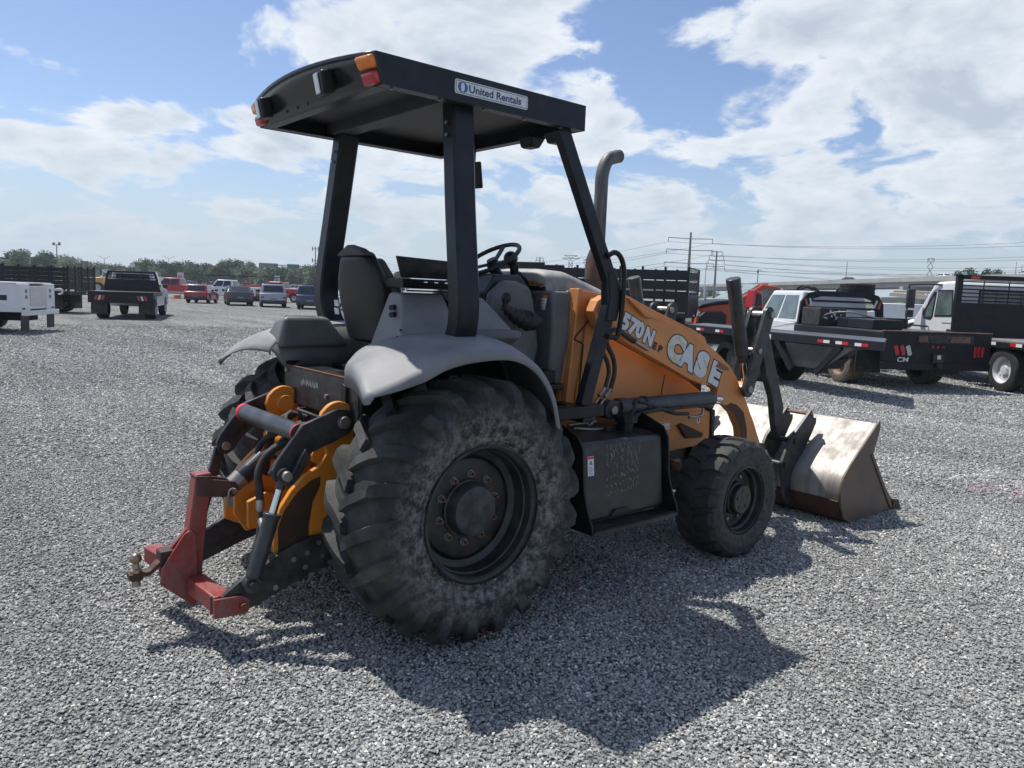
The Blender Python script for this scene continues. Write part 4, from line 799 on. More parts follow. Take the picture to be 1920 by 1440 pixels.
# ---- right link: cylinder, left link: solid rod
LC = empty('lift_link_cylinder', parent=T)
a = Vector((-0.75,-0.403,0.81)); c = Vector((-0.905,-0.40,0.315)); d = (c-a).normalized()
MB().cyl(a+d*0.05, a+d*0.24, 0.019, n=20).build('rod', M_CHROME, LC)
b = MB(); b.cyl(a-Vector((0,0.02,0)), a+Vector((0,0.02,0)), 0.036); b.cyl(a+d*0.02, a+d*0.07, 0.022); b.build('rod_eye', M_BLACKW, LC, 0.003)
b = MB(); b.cyl(a+d*0.19, c-d*0.03, 0.037, n=28); b.cyl(a+d*0.185, a+d*0.20, 0.042, n=28); b.cyl(c-Vector((0,0.022,0)), c+Vector((0,0.022,0)), 0.040); b.build('barrel', M_CYL, LC, 0.003)
MB().cyl(c-Vector((0,0.045,0)), c+Vector((0,0.05,0)), 0.022).build('pivot_pin', M_BLACKW, LC, 0.003)
MB().bar((-0.77,0.403,0.80),(-0.905,0.40,0.33),0.03,0.055).build('lift_link', M_BLACKW, T, 0.006)
# lower arms
low = [(-0.40,0.33),(-0.40,0.475),(-0.60,0.475),(-0.68,0.455),(-0.76,0.42),(-0.84,0.375),(-0.90,0.345),(-0.95,0.325),(-1.03,0.27),(-1.045,0.215),(-1.0,0.18),(-0.93,0.175),(-0.83,0.21),(-0.70,0.255),(-0.55,0.30)]
for s in (-1, 1):
    la = MB().prism(low, s*0.345, s*0.375).build('lower_link_arm', M_BLACKW, T, 0.004)
    for x, z in ((-0.56,0.44),(-0.62,0.40),(-0.54,0.37),(-0.63,0.33),(-0.50,0.33),(-0.69,0.38),(-0.60,0.285),(-0.78,0.26)):
        MB().cyl((x,s*0.374,z),(x,s*0.378,z),0.013,n=16).build('bolt', M_STEEL, la)
# ---- top link and hoses
b = MB(); b.cyl((-0.52,-0.06,0.92),(-0.66,-0.03,0.82),0.030); b.cyl((-0.70,0.0,0.80),(-0.80,0.0,0.72),0.045,0.050,n=24); b.cyl((-0.45,-0.15,1.0),(-0.72,-0.0,0.79),0.030,n=24)
tl = b.build('top_link', M_BLACKW, T, 0.003)
MB().cyl((-0.80,0.0,0.72),(-0.845,0.0,0.685),0.050,0.046,n=24).build('link_end', M_STEEL, tl); MB().cyl((-0.61,-0.06,0.875),(-0.65,-0.045,0.843),0.034,n=24).build('link_collar', M_STEEL, tl)
MB().cyl((-0.71,-0.03,0.84),(-0.78,-0.02,0.775),0.014,n=14).build('link_fitting', M_STEEL, tl)
for pts, r_ in (([(-0.50,-0.22,1.0),(-0.62,-0.18,0.93),(-0.73,-0.16,0.86),(-0.78,-0.17,0.78),(-0.785,-0.19,0.70),(-0.785,-0.2,0.64)],0.020),
                ([(-0.48,-0.25,0.97),(-0.60,-0.24,0.90),(-0.70,-0.22,0.83),(-0.74,-0.22,0.77)],0.018),
                ([(-0.80,-0.24,0.60),(-0.82,-0.27,0.50),(-0.86,-0.30,0.41),(-0.875,-0.33,0.36)],0.013),
                ([(-0.50,0.05,1.02),(-0.58,0.10,0.95),(-0.60,0.14,0.85),(-0.62,0.15,0.72),(-0.64,0.12,0.55)],0.024),
                ([(-0.45,0.0,1.0),(-0.52,0.05,1.02),(-0.56,0.0,0.98),(-0.52,-0.2,1.0),(-0.45,-0.25,1.02)],0.012),
                ([(-0.42,0.1,1.03),(-0.5,0.0,1.045),(-0.5,-0.15,1.04),(-0.42,-0.25,1.0)],0.009),
                ([(-0.50,-0.05,0.98),(-0.60,0.02,0.93),(-0.66,0.10,0.86),(-0.68,0.13,0.74),(-0.66,0.10,0.6)],0.017)):
    hose(pts, r_)
b = MB(); b.cyl((-0.785,-0.2,0.645),(-0.79,-0.215,0.60),0.021,n=14); b.cyl((-0.79,-0.215,0.60),(-0.795,-0.23,0.56),0.016,n=8); b.cyl((-0.795,-0.23,0.565),(-0.83,-0.36,0.545),0.017,n=14); b.cyl((-0.875,-0.33,0.365),(-0.88,-0.335,0.33),0.016,n=12); b.build('hose_fitting', M_STEEL, T)
MB().cyl((-0.53,0.10,0.93),(-0.53,0.12,0.84),0.012,n=12).build('hose_fitting', M_STEEL, T)

# ---- red drawbar frame with tow ball
HF = empty('drawbar_frame', parent=T)
b = MB(); b.hexa([(-1.11,-0.040,0.21),(-1.11,0.040,0.21),(-1.02,0.040,0.21),(-1.02,-0.040,0.21)],[(-1.035,-0.040,0.77),(-1.035,0.040,0.77),(-0.96,0.040,0.77),(-0.96,-0.040,0.77)]); b.build('mast', M_REDF, HF, 0.006)
b = MB()
for y in (-0.05, 0.035): b.prism([(-1.035,0.755),(-1.035,0.665),(-0.86,0.635),(-0.835,0.655),(-0.832,0.69),(-0.85,0.715)], y, y+0.014)
b.prism([(-1.04,0.765),(-0.97,0.755),(-0.97,0.745),(-1.04,0.753)], -0.05, 0.05); b.build('mast_clevis', mat('dark_worn_red', (0.05,0.018,0.016), 0.55, 0, (0.12,0.03,0.025), 9, 0.7, (0.2,0.15,0.13), 0.2), HF, 0.004)
MB().cyl((-0.86,-0.075,0.672),(-0.86,0.07,0.672),0.014).build('clevis_pin', M_STEEL, HF, 0.002)
b = MB(); b.box(-0.90,-0.875,-0.085,-0.055,0.60,0.65); b.tube([(-0.87,-0.08,0.69),(-0.89,-0.08,0.68),(-0.895,-0.08,0.64)],0.006,6,4); b.build('clevis_clip', M_STEEL, HF)
MB().prism([(-1.075,0.50),(-1.035,0.54),(-1.0,0.50),(-1.0,0.20),(-1.02,0.165),(-1.06,0.16),(-1.20,0.29),(-1.19,0.37)], -0.012, 0.012).build('gusset', M_REDF, HF, 0.003)
MB().prism([(-1.10,0.49),(-1.075,0.505),(-1.045,0.49),(-1.035,0.16),(-1.055,0.125),(-1.07,0.135),(-1.21,0.265),(-1.20,0.34)], -0.060, -0.047).build('gusset', M_REDF, HF, 0.003)
for pa, pb in (((-1.022,-0.36,0.232),(-1.05,-0.066,0.24)),((-1.06,0.02,0.262),(-1.135,0.37,0.285))):
    MB().bar(pa,pb,0.085,0.082).build('cross_bar', M_REDF, HF, 0.006)
for s in (-1, 1):
    b = MB(); b.prism([(-1.075,0.275),(-1.075,0.185),(-0.93,0.175),(-0.91,0.20),(-0.915,0.245),(-0.94,0.265)], s*0.385, s*0.40); b.prism([(-1.075,0.275),(-1.075,0.185),(-1.0,0.18),(-1.0,0.27)], s*0.335, s*0.3449); b.build('end_clevis', M_REDF, HF, 0.003)
    b = MB(); b.cyl((-0.945,s*0.33,0.218),(-0.945,s*0.425,0.218),0.018,n=16); b.build('clevis_pin', M_RUSTNUT, HF, 0.002)
b = MB(); b.box(-1.20,-1.10,-0.035,0.045,0.335,0.415); b.build('receiver_tube', mat('dark_receiver', (0.05,0.02,0.017), 0.6, 0, (0.02,0.015,0.013), 9, 0.7), HF, 0.006)
MB().cyl((-1.16,-0.05,0.375),(-1.16,0.06,0.375),0.011).build('receiver_pin', M_STEEL, HF)
b = MB(); b.sweep([(-1.14,0.0,0.372),(-1.20,0.0,0.355),(-1.235,0.0,0.325),(-1.27,0.0,0.318),(-1.335,0.0,0.318)], 0.055, 0.022, (0,1,0), 6); b.build('ball_mount', M_RUST, HF, ang=50)
b = MB(); b.sphere((-1.30,0,0.395),0.027,18,12); b.lathe([(0.33,0.026),(0.343,0.026),(0.35,0.016),(0.372,0.014)], c=(-1.30,0,0), ax='z', n=20); b.build('tow_ball', mat('worn_tow_ball', (0.45,0.38,0.30), 0.35, 0.9, (0.2,0.12,0.08), 20, 0.8), HF)
b = MB(); b.cyl((-1.30,0,0.262),(-1.30,0,0.308),0.020,n=16); b.build('ball_shank', M_STEEL, HF)
MB().cyl((-1.30,0,0.292),(-1.30,0,0.307),0.031,n=6).build('ball_nut', M_RUST, HF)
# ================================================================== THE LOT
def gravel_material():
    m = D.materials.new('gravel_sheet'); m.use_nodes = True; t = m.node_tree; b = t.nodes['Principled BSDF']; b.inputs['Roughness'].default_value = 0.9; b.inputs['Specular IOR Level'].default_value = 0.25
    g = t.nodes.new('ShaderNodeNewGeometry'); P = g.outputs['Position']
    def nn(typ, sc, det=None, stretch=None, rot=0.0, out='Fac'):
        mp = t.nodes.new('ShaderNodeMapping'); t.links.new(P, mp.inputs[0]); mp.inputs['Rotation'].default_value = (0,0,rot)
        if stretch: mp.inputs['Scale'].default_value = stretch
        n = t.nodes.new(typ); n.inputs['Scale'].default_value = sc
        if det is not None: n.inputs['Detail'].default_value = det
        t.links.new(mp.outputs[0], n.inputs['Vector']); return n.outputs[out]
    def rg(x, a, b_, c, d):
        r = t.nodes.new('ShaderNodeMapRange'); r.inputs[1].default_value=a; r.inputs[2].default_value=b_; r.inputs[3].default_value=c; r.inputs[4].default_value=d; t.links.new(x, r.inputs[0]); return r.outputs[0]
    def mu(a, b_, op='MULTIPLY'):
        q = t.nodes.new('ShaderNodeMath'); q.operation = op
        for i, s in enumerate((a, b_)):
            if isinstance(s, (int,float)): q.inputs[i].default_value = s
            else: t.links.new(s, q.inputs[i])
        return q.outputs[0]
    v1 = t.nodes.new('ShaderNodeTexVoronoi'); v1.inputs['Scale'].default_value = 42; t.links.new(P, v1.inputs['Vector'])
    sp = t.nodes.new('ShaderNodeSeparateXYZ'); t.links.new(v1.outputs['Color'], sp.inputs[0])
    stone = rg(sp.outputs[0], 0, 1, 0.55, 1.4); crev = rg(v1.outputs['Distance'], 0.25, 0.75, 1.0, 0.35)
    v2 = t.nodes.new('ShaderNodeTexVoronoi'); v2.inputs['Scale'].default_value = 9; t.links.new(P, v2.inputs['Vector']); sp2 = t.nodes.new('ShaderNodeSeparateXYZ'); t.links.new(v2.outputs['Color'], sp2.inputs[0])
    clump = rg(sp2.outputs[1], 0, 1, 0.62, 1.38)
    trk = rg(nn('ShaderNodeTexNoise', 0.9, 10, (1,0.14,1), R(-38)), 0.35, 0.66, 1.16, 0.74)
    big = rg(nn('ShaderNodeTexNoise', 0.12, 6), 0.35, 0.65, 0.92, 1.08)
    val = mu(mu(mu(stone, crev), mu(clump, trk)), big)
    c = t.nodes.new('ShaderNodeMix'); c.data_type = 'RGBA'; c.blend_type = 'MULTIPLY'; c.inputs[0].default_value = 1; c.inputs[6].default_value = (0.290,0.292,0.285,1)
    cc = t.nodes.new('ShaderNodeCombineColor'); 
    for i in range(3): t.links.new(val, cc.inputs[i])
    t.links.new(cc.outputs[0], c.inputs[7]); t.links.new(c.outputs[2], b.inputs['Base Color'])
    bn = t.nodes.new('ShaderNodeBump'); bn.inputs['Strength'].default_value = 0.9; bn.inputs['Distance'].default_value = 0.02; t.links.new(mu(v1.outputs['Distance'],-1.0), bn.inputs['Height']); t.links.new(bn.outputs[0], b.inputs['Normal'])
    return m
def stone_material():
    m = D.materials.new('gravel_stone'); m.use_nodes = True; t = m.node_tree; b = t.nodes['Principled BSDF']; b.inputs['Roughness'].default_value = 0.8; b.inputs['Specular IOR Level'].default_value = 0.3
    oi = t.nodes.new('ShaderNodeObjectInfo'); cr = t.nodes.new('ShaderNodeValToRGB'); t.links.new(oi.outputs['Random'], cr.inputs[0])
    e = cr.color_ramp.elements; e[0].position = 0; e[0].color = (0.16,0.162,0.158,1); e[1].position = 1; e[1].color = (0.66,0.65,0.61,1)
    for p, c in ((0.2,(0.245,0.247,0.238)),(0.55,(0.295,0.297,0.286)),(0.88,(0.375,0.374,0.358)),(0.95,(0.55,0.52,0.47))): q = e.new(p); q.color = (*c,1)
    g = t.nodes.new('ShaderNodeNewGeometry'); n = t.nodes.new('ShaderNodeTexNoise'); n.inputs['Scale'].default_value = 160; n.inputs['Detail'].default_value = 4; t.links.new(g.outputs['Position'], n.inputs['Vector'])
    r = t.nodes.new('ShaderNodeMapRange'); r.inputs[1].default_value=.3; r.inputs[2].default_value=.7; r.inputs[3].default_value=.85; r.inputs[4].default_value=1.15; t.links.new(n.outputs['Fac'], r.inputs[0])
    def stripe(a, c, wid, nsc):                        # sprayed survey line on the stones, from a to c on the ground
        ax, ay = a.x, a.y; dx, dy = c.x-a.x, c.y-a.y; ln = math.hypot(dx, dy); dx /= ln; dy /= ln
        s = t.nodes.new('ShaderNodeVectorMath'); s.operation = 'SUBTRACT'; t.links.new(g.outputs['Position'], s.inputs[0]); s.inputs[1].default_value = (ax, ay, 0)
        def dot(v):
            q = t.nodes.new('ShaderNodeVectorMath'); q.operation = 'DOT_PRODUCT'; t.links.new(s.outputs[0], q.inputs[0]); q.inputs[1].default_value = v; return q.outputs['Value']
        al, ac = dot((dx,dy,0)), dot((-dy,dx,0))
        ab = t.nodes.new('ShaderNodeMath'); ab.operation='ABSOLUTE'; t.links.new(ac, ab.inputs[0])
        m1 = t.nodes.new('ShaderNodeMapRange'); m1.inputs[1].default_value=wid*0.4; m1.inputs[2].default_value=wid; m1.inputs[3].default_value=1; m1.inputs[4].default_value=0; t.links.new(ab.outputs[0], m1.inputs[0])
        al2 = t.nodes.new('ShaderNodeMath'); al2.operation='SUBTRACT'; t.links.new(al, al2.inputs[0]); al2.inputs[1].default_value = ln/2
        ab2 = t.nodes.new('ShaderNodeMath'); ab2.operation='ABSOLUTE'; t.links.new(al2.outputs[0], ab2.inputs[0])
        m2 = t.nodes.new('ShaderNodeMapRange'); m2.inputs[1].default_value=ln/2-0.03; m2.inputs[2].default_value=ln/2+0.03; m2.inputs[3].default_value=1; m2.inputs[4].default_value=0; t.links.new(ab2.outputs[0], m2.inputs[0])
        q = t.nodes.new('ShaderNodeMath'); q.operation='MULTIPLY'; t.links.new(m1.outputs[0], q.inputs[0]); t.links.new(m2.outputs[0], q.inputs[1])
        nz_ = t.nodes.new('ShaderNodeTexNoise'); nz_.inputs['Scale'].default_value = nsc; t.links.new(g.outputs['Position'], nz_.inputs['Vector'])
        m3 = t.nodes.new('ShaderNodeMapRange'); m3.inputs[1].default_value=.42; m3.inputs[2].default_value=.6; m3.inputs[4].default_value=0.75; t.links.new(nz_.outputs['Fac'], m3.inputs[0])
        q2 = t.nodes.new('ShaderNodeMath'); q2.operation='MULTIPLY'; t.links.new(q.outputs[0], q2.inputs[0]); t.links.new(m3.outputs[0], q2.inputs[1]); return q2.outputs[0]
    cur = cr.outputs[0]
    for a, c, wid, nsc, colr in ((gz(880,1205),gz(940,1172),0.035,18,(0.55,0.10,0.18,1)),(gz(795,1255),gz(880,1205),0.03,24,(0.50,0.50,0.50,1)),(gz(1815,918),gz(1868,914),0.08,8,(0.55,0.22,0.28,1)),(gz(1895,925),gz(1930,925),0.06,8,(0.55,0.22,0.28,1)),(gz(1035,1112),gz(1100,1098),0.04,12,(0.4,0.12,0.18,1))):
        mx = t.nodes.new('ShaderNodeMix'); mx.data_type='RGBA'; t.links.new(stripe(a,c,wid,nsc), mx.inputs[0]); t.links.new(cur, mx.inputs[6]); mx.inputs[7].default_value = colr; cur = mx.outputs[2]
    mm = t.nodes.new('ShaderNodeMix'); mm.data_type='RGBA'; mm.blend_type='MULTIPLY'; mm.inputs[0].default_value = 1; t.links.new(cur, mm.inputs[6])
    cc = t.nodes.new('ShaderNodeCombineColor')
    mp = t.nodes.new('ShaderNodeMapping'); mp.inputs['Rotation'].default_value = (0,0,R(-38)); mp.inputs['Scale'].default_value = (1,0.14,1); t.links.new(g.outputs['Position'], mp.inputs[0])
    tn = t.nodes.new('ShaderNodeTexNoise'); tn.inputs['Scale'].default_value = 1.1; tn.inputs['Detail'].default_value = 8; t.links.new(mp.outputs[0], tn.inputs['Vector'])
    tr_ = t.nodes.new('ShaderNodeMapRange'); tr_.inputs[1].default_value=.36; tr_.inputs[2].default_value=.64; tr_.inputs[3].default_value=0.80; tr_.inputs[4].default_value=1.16; t.links.new(tn.outputs['Fac'], tr_.inputs[0])
    tq = t.nodes.new('ShaderNodeMath'); tq.operation='MULTIPLY'; t.links.new(r.outputs[0], tq.inputs[0]); t.links.new(tr_.outputs[0], tq.inputs[1])
    for i in range(3): t.links.new(tq.outputs[0], cc.inputs[i])
    t.links.new(cc.outputs[0], mm.inputs[7]); t.links.new(mm.outputs[2], b.inputs['Base Color']); return m
gb = MB(); S = 3000
gb.add([(-S,-S,0),(S,-S,0),(S,S,0),(-S,S,0)],[(0,1,2,3)]); lot = gb.build('gravel_lot', gravel_material()); lot['kind'] = 'structure'
# loose stones in the foreground
rocks = D.collections.new('stone_shapes'); ms = stone_material()
for i in range(7):
    rn = random.Random(50+i); bm = bmesh.new()
    for k in range(11):
        v = Vector((rn.gauss(0,1),rn.gauss(0,1),rn.gauss(0,1))).normalized(); bm.verts.new((v.x*0.0125*rn.uniform(.8,1.25), v.y*0.0100*rn.uniform(.8,1.2), v.z*0.0068*rn.uniform(.8,1.2)))
    bmesh.ops.convex_hull(bm, input=bm.verts); me = D.meshes.new('stone'); bm.to_mesh(me); bm.free(); me.materials.append(ms)
    rocks.objects.link(D.objects.new('stone_shape', me))
rings = [(1.3,4.2,7200,0.68),(4.2,8.0,4800,0.80),(8.0,13.0,1700,1.2),(13.0,19.0,700,1.6),(19.0,25.0,330,1.9),(25.0,31.0,140,2.2)]
vs, fs, dn, sc_ = [], [], [], []
NS = 14
for r0, r1, de, sc in rings:
    for i in range(NS):
        a0 = YAW-R(44)+R(88)*i/NS; a1 = YAW-R(44)+R(88)*(i+1)/NS; o = len(vs)
        vs += [(CX+r*math.cos(a), CY+r*math.sin(a), 0.002) for r, a in ((r0,a0),(r1,a0),(r1,a1),(r0,a1))]; fs.append((o,o+1,o+2,o+3)); dn.append(float(de)); sc_.append(float(sc))
me = D.meshes.new('gravel_stones'); me.from_pydata(vs, [], fs)
at = me.attributes.new('dens','FLOAT','FACE'); at.data.foreach_set('value', dn); at = me.attributes.new('scl','FLOAT','FACE'); at.data.foreach_set('value', sc_)
go = D.objects.new('gravel_stones', me); COL.objects.link(go); go['kind'] = 'stuff'; go['label'] = 'loose grey crushed stone covering the lot'; go['category'] = 'gravel'
ng = D.node_groups.new('scatter_stones','GeometryNodeTree'); ng.interface.new_socket('Geometry', in_out='INPUT', socket_type='NodeSocketGeometry'); ng.interface.new_socket('Geometry', in_out='OUTPUT', socket_type='NodeSocketGeometry')
gn = ng.nodes; gi = gn.new('NodeGroupInput'); gout = gn.new('NodeGroupOutput'); lk = ng.links.new
na = gn.new('GeometryNodeInputNamedAttribute'); na.data_type='FLOAT'; na.inputs['Name'].default_value='dens'
nb = gn.new('GeometryNodeInputNamedAttribute'); nb.data_type='FLOAT'; nb.inputs['Name'].default_value='scl'
dp = gn.new('GeometryNodeDistributePointsOnFaces'); lk(gi.outputs[0], dp.inputs['Mesh']); lk(na.outputs['Attribute'], dp.inputs['Density'])
ci = gn.new('GeometryNodeCollectionInfo'); ci.inputs['Collection'].default_value = rocks; ci.inputs['Separate Children'].default_value = True
ip = gn.new('GeometryNodeInstanceOnPoints'); lk(dp.outputs['Points'], ip.inputs['Points']); lk(ci.outputs[0], ip.inputs['Instance']); ip.inputs['Pick Instance'].default_value = True
rv = gn.new('FunctionNodeRandomValue'); rv.data_type='FLOAT_VECTOR'; rv.inputs[0].default_value = (-0.35,-0.35,0); rv.inputs[1].default_value = (0.35,0.35,6.283); lk(rv.outputs[0], ip.inputs['Rotation'])
rs = gn.new('FunctionNodeRandomValue'); rs.data_type='FLOAT'; rs.inputs[2].default_value = 0.50; rs.inputs[3].default_value = 1.45; rs.inputs['Seed'].default_value = 5
mm = gn.new('ShaderNodeMath'); mm.operation='MULTIPLY'; lk(rs.outputs[1], mm.inputs[0]); lk(nb.outputs['Attribute'], mm.inputs[1]); lk(mm.outputs[0], ip.inputs['Scale'])
rz = gn.new('FunctionNodeRandomValue'); rz.data_type='FLOAT_VECTOR'; rz.inputs[0].default_value=(0,0,-0.001); rz.inputs[1].default_value=(0,0,0.005); rz.inputs['Seed'].default_value = 9
spn = gn.new('GeometryNodeSetPosition'); lk(dp.outputs['Points'], spn.inputs['Geometry']); lk(rz.outputs[0], spn.inputs['Offset']); lk(spn.outputs[0], ip.inputs['Points'])
lk(ip.outputs[0], gout.inputs[0]); md = go.modifiers.new('scatter','NODES'); md.node_group = ng

# ================================================================== VEHICLES
M_GLASS = mat('car_glass', (0.015,0.02,0.022), 0.06, 0, (0.03,0.036,0.038), 2, 0.6, spec=0.9)
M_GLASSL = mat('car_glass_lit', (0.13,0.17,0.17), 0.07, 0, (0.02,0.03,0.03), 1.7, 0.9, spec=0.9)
M_UNDER = mat('car_underbody', (0.010,0.010,0.011), 0.85)
M_BUMP = mat('bumper_plastic', (0.04,0.04,0.042), 0.6)
M_WHITE = mat('white_vehicle_paint', (0.70,0.71,0.72), 0.3, 0, (0.60,0.60,0.60), 3, 0.6, coat=0.4)
M_RED = mat('red_vehicle_paint', (0.42,0.018,0.025), 0.28, 0, (0.34,0.015,0.02), 3, 0.5, coat=0.5)
M_RED2 = mat('dark_red_vehicle_paint', (0.28,0.012,0.02), 0.25, 0, coat=0.6)
M_SILV = mat('silver_vehicle_paint', (0.32,0.34,0.36), 0.3, 0.5, coat=0.5)
M_DKG = mat('dark_grey_vehicle_paint', (0.035,0.038,0.046), 0.25, 0.2, coat=0.6)
M_BLUE = mat('dark_blue_vehicle_paint', (0.008,0.02,0.075), 0.25, 0, coat=0.6)
M_TAN = mat('tan_vehicle_paint', (0.28,0.25,0.2), 0.3, 0.3, coat=0.4)
M_DECK = mat('black_flatbed_steel', (0.007,0.009,0.013), 0.4, 0, (0.015,0.017,0.021), 5, 0.7, (0.12,0.10,0.09), 0.07, 0.1, 60, spec=0.3)
M_DECKTOP = mat('worn_flatbed_floor', (0.035,0.042,0.055), 0.35, 0, (0.08,0.085,0.09), 6, 0.7, (0.12,0.08,0.06), 0.2)
M_RUSTE = mat('rusty_deck_edge', (0.14,0.07,0.045), 0.7, 0, (0.28,0.17,0.12), 8, 0.8)
M_FLAP = mat('mud_flap_rubber', (0.03,0.03,0.032), 0.7, 0, (0.09,0.085,0.08), 7, 0.6)
M_WRIM = mat('white_rim_paint', (0.62,0.63,0.64), 0.35)
M_SRIM = mat('silver_rim', (0.4,0.41,0.42), 0.3, 0.7)
M_TANRIM = mat('rusty_tan_rim', (0.20,0.12,0.09), 0.7, 0, (0.33,0.24,0.19), 8, 0.7)
M_TYREB = mat('vehicle_tyre', (0.016,0.016,0.017), 0.8, 0, (0.045,0.044,0.042), 8, 0.6)
M_TYRET = mat('muddy_vehicle_tyre', (0.10,0.085,0.065), 0.85, 0, (0.20,0.18,0.145), 14, 0.9)
M_TAPEW = mat('white_reflective_tape', (0.72,0.72,0.70), 0.35); M_TAPER = mat('red_reflective_tape', (0.50,0.02,0.03), 0.35)
WM = {}
def wheel_meshes(r, w):
    k = (round(r,3), round(w,3))
    if k not in WM:
        t = MB().lathe([(-w/2+0.01,r*0.62),(-w/2,r*0.80),(-w/2+0.02,r*0.95),(-w/2+0.05,r),(w/2-0.05,r),(w/2-0.02,r*0.95),(w/2,r*0.80),(w/2-0.01,r*0.62)], n=28)
        q = MB().lathe([(-w/2+0.012,r*0.64),(-w/2+0.02,r*0.58),(-w/2+0.09,r*0.52),(-w/2+0.10,r*0.22),(-w/2+0.05,r*0.20),(-w/2+0.045,0.0)], n=24)
        for j in range(5): a = 2*PI*j/5; q.cyl((r*.38*math.cos(a),-w/2+0.10,r*.38*math.sin(a)),(r*.38*math.cos(a),-w/2+0.085,r*.38*math.sin(a)),r*0.07,n=8)
        WM[k] = (t, q)
    return WM[k]
WMM = {}
def add_wheel(root, x, y, r, w, rim=M_SRIM, ty=M_TYREB):
    k = (round(r,3), round(w,3), rim.name, ty.name)
    if k not in WMM:
        t, q = wheel_meshes(r, w); WMM[k] = (t.mesh('tyre', ty), q.mesh('rim', rim))
    a, c = WMM[k]
    o = link('wheel', a, root, (x, y, r), (0,0,0 if y < 0 else PI)); link('rim', c, o); return o
def lerp3(a, b, t): return tuple(a[i]+(b[i]-a[i])*t for i in range(3))
def panel(c00, c10, c11, c01, u0, u1, v0, v1, outv, d=0.006):
    """thin raised pane on the quad c00..c01 between the given fractions"""
    def P(u, v): return Vector(lerp3(lerp3(c00,c10,u), lerp3(c01,c11,u), v))
    o = Vector(outv).normalized()*d; q = [P(u0,v0),P(u1,v0),P(u1,v1),P(u0,v1)]
    return MB().hexa([p-o*0.5 for p in q], [p+o for p in q])
def car(name, label, cat, loc, heading, paint, L, W, H, belt, cab, hood, clear=0.28, wr=0.34, ww=0.22, wb=None, bed=None, trunk=None, glass=M_GLASS, rim=M_SRIM, lower=None, lamps='red', group=None, vsplit=0.5, side_n=2, tumble=0.16, mirror=True, skip_rear=False, arch=1.16, solid_rear=False):
    """L along x (front +). cab=(rear base, rear top, front top, front base) x; hood=(z at windscreen, z at nose)"""
    root = empty(name, label, cat, loc, heading, group)
    wb = wb or (-L*0.5+L*0.19+0.1, L*0.5-L*0.19)
    b = MB(); pts = []
    zr = bed if bed else (trunk if trunk else belt)
    xr = -L/2 if not skip_rear else cab[0]-0.02
    pts += [(xr, clear+0.08), (xr-0.0, zr-0.12), (xr+0.05, zr)]
    pts += [(cab[0]-0.02, zr)]
    if bed: pts += [(cab[0]+0.0, belt)]
    pts += [(cab[3], hood[0]), (L/2-0.35, hood[1]+0.02), (L/2-0.05, hood[1]-0.10), (L/2, hood[1]-0.3), (L/2-0.02, clear)]
    for xw in (wb[1], wb[0]):
        if xw < xr: continue
        rr = wr*arch
        n = 8; h = max(0.0, wr-clear); a0 = math.asin(min(0.95, max(-0.9,(clear-wr)/rr)))
        for k in range(n+1):
            a = a0+(PI-2*a0)*k/n; pts.append((xw+rr*math.cos(a), wr+rr*math.sin(a)))
    pts.append((xr+0.1, clear))
    b.prism(pts, -W/2, W/2); body = b.build('body', paint, root, 0.06 if bed else 0.11, seg=3)
    u = MB(); u.box(xr+0.15, L/2-0.25, -W/2+0.10, W/2-0.10, clear-0.03, zr-0.1 if not bed else clear+0.4); u.build('underbody', M_UNDER, root)
    if lower: MB().box(xr+0.2, L/2-0.3, -W/2-0.006, W/2+0.006, clear, clear+0.22).build('lower_trim', lower, root, 0.02)
    W2 = W/2-0.02; W3 = W/2-tumble; zb = belt-0.01
    B = [(cab[0],-W2,zb),(cab[3],-W2,zb),(cab[3],W2,zb),(cab[0],W2,zb)]; Tt = [(cab[1],-W3,H),(cab[2],-W3,H),(cab[2],W3,H),(cab[1],W3,H)]
    cabin = MB().hexa(B, Tt).build('cabin', paint, root, 0.05, seg=3)
    # panes
    k = side_n
    for s in (0, 1):
        i0, i1 = ((0,1),(3,2))[s]; sy = -1 if s == 0 else 1
        cuts = [0.07, vsplit, 0.95] if k == 2 else ([0.08, 0.92] if k == 1 else [0.05,0.33,0.62,0.95])
        for q in range(len(cuts)-1):
            panel(B[i0],B[i1],Tt[i1],Tt[i0],cuts[q]+0.018,cuts[q+1]-0.018,0.12,0.86,(0,sy,0.25),0.006 if True else 0).build('side_window', glass, root, 0.008)
    if not solid_rear: panel(B[3],B[0],Tt[0],Tt[3],0.10,0.90,0.16,0.84,(-1,0,0.3)).build('rear_window', glass, root, 0.01)
    panel(B[1],B[2],Tt[2],Tt[1],0.06,0.94,0.08,0.90,(1,0,0.5)).build('windscreen', glass, root, 0.01)
    for xw in wb:
        if xw < xr: continue
        for s in (-1,1): add_wheel(root, xw, s*(W/2-ww/2-0.005), wr, ww, rim)
    if not skip_rear:
        zl = zr-0.30 if not bed else zr-0.28
        for s in (-1,1): MB().obox((xr-0.0, s*(W/2-0.17), zl),(0.05,0.22 if not bed else 0.13,0.13 if not bed else 0.32)).build('tail_lamp', M_REDL, root, 0.015)
        MB().box(xr-0.05, xr+0.10, -W/2+0.04, W/2-0.04, clear+0.02, clear+0.24).build('bumper', lower or M_BUMP if not bed else M_STEEL, root, 0.03)
        MB().box(xr-0.012, xr+0.01, -0.22, 0.22, zl-0.16, zl-0.04).build('number_plate', M_INKG, root)
        if bed: MB().box(xr+0.12, cab[0]-0.10, -W/2+0.10, W/2-0.10, zr-0.02, zr+0.004).build('bed_liner', M_UNDER, root)
    if mirror:
        for s in (-1,1): MB().obox((cab[3]-0.30, s*(W/2+0.10), belt+0.12),(0.10,0.22,0.18)).build('mirror', M_BUMP, root, 0.03)
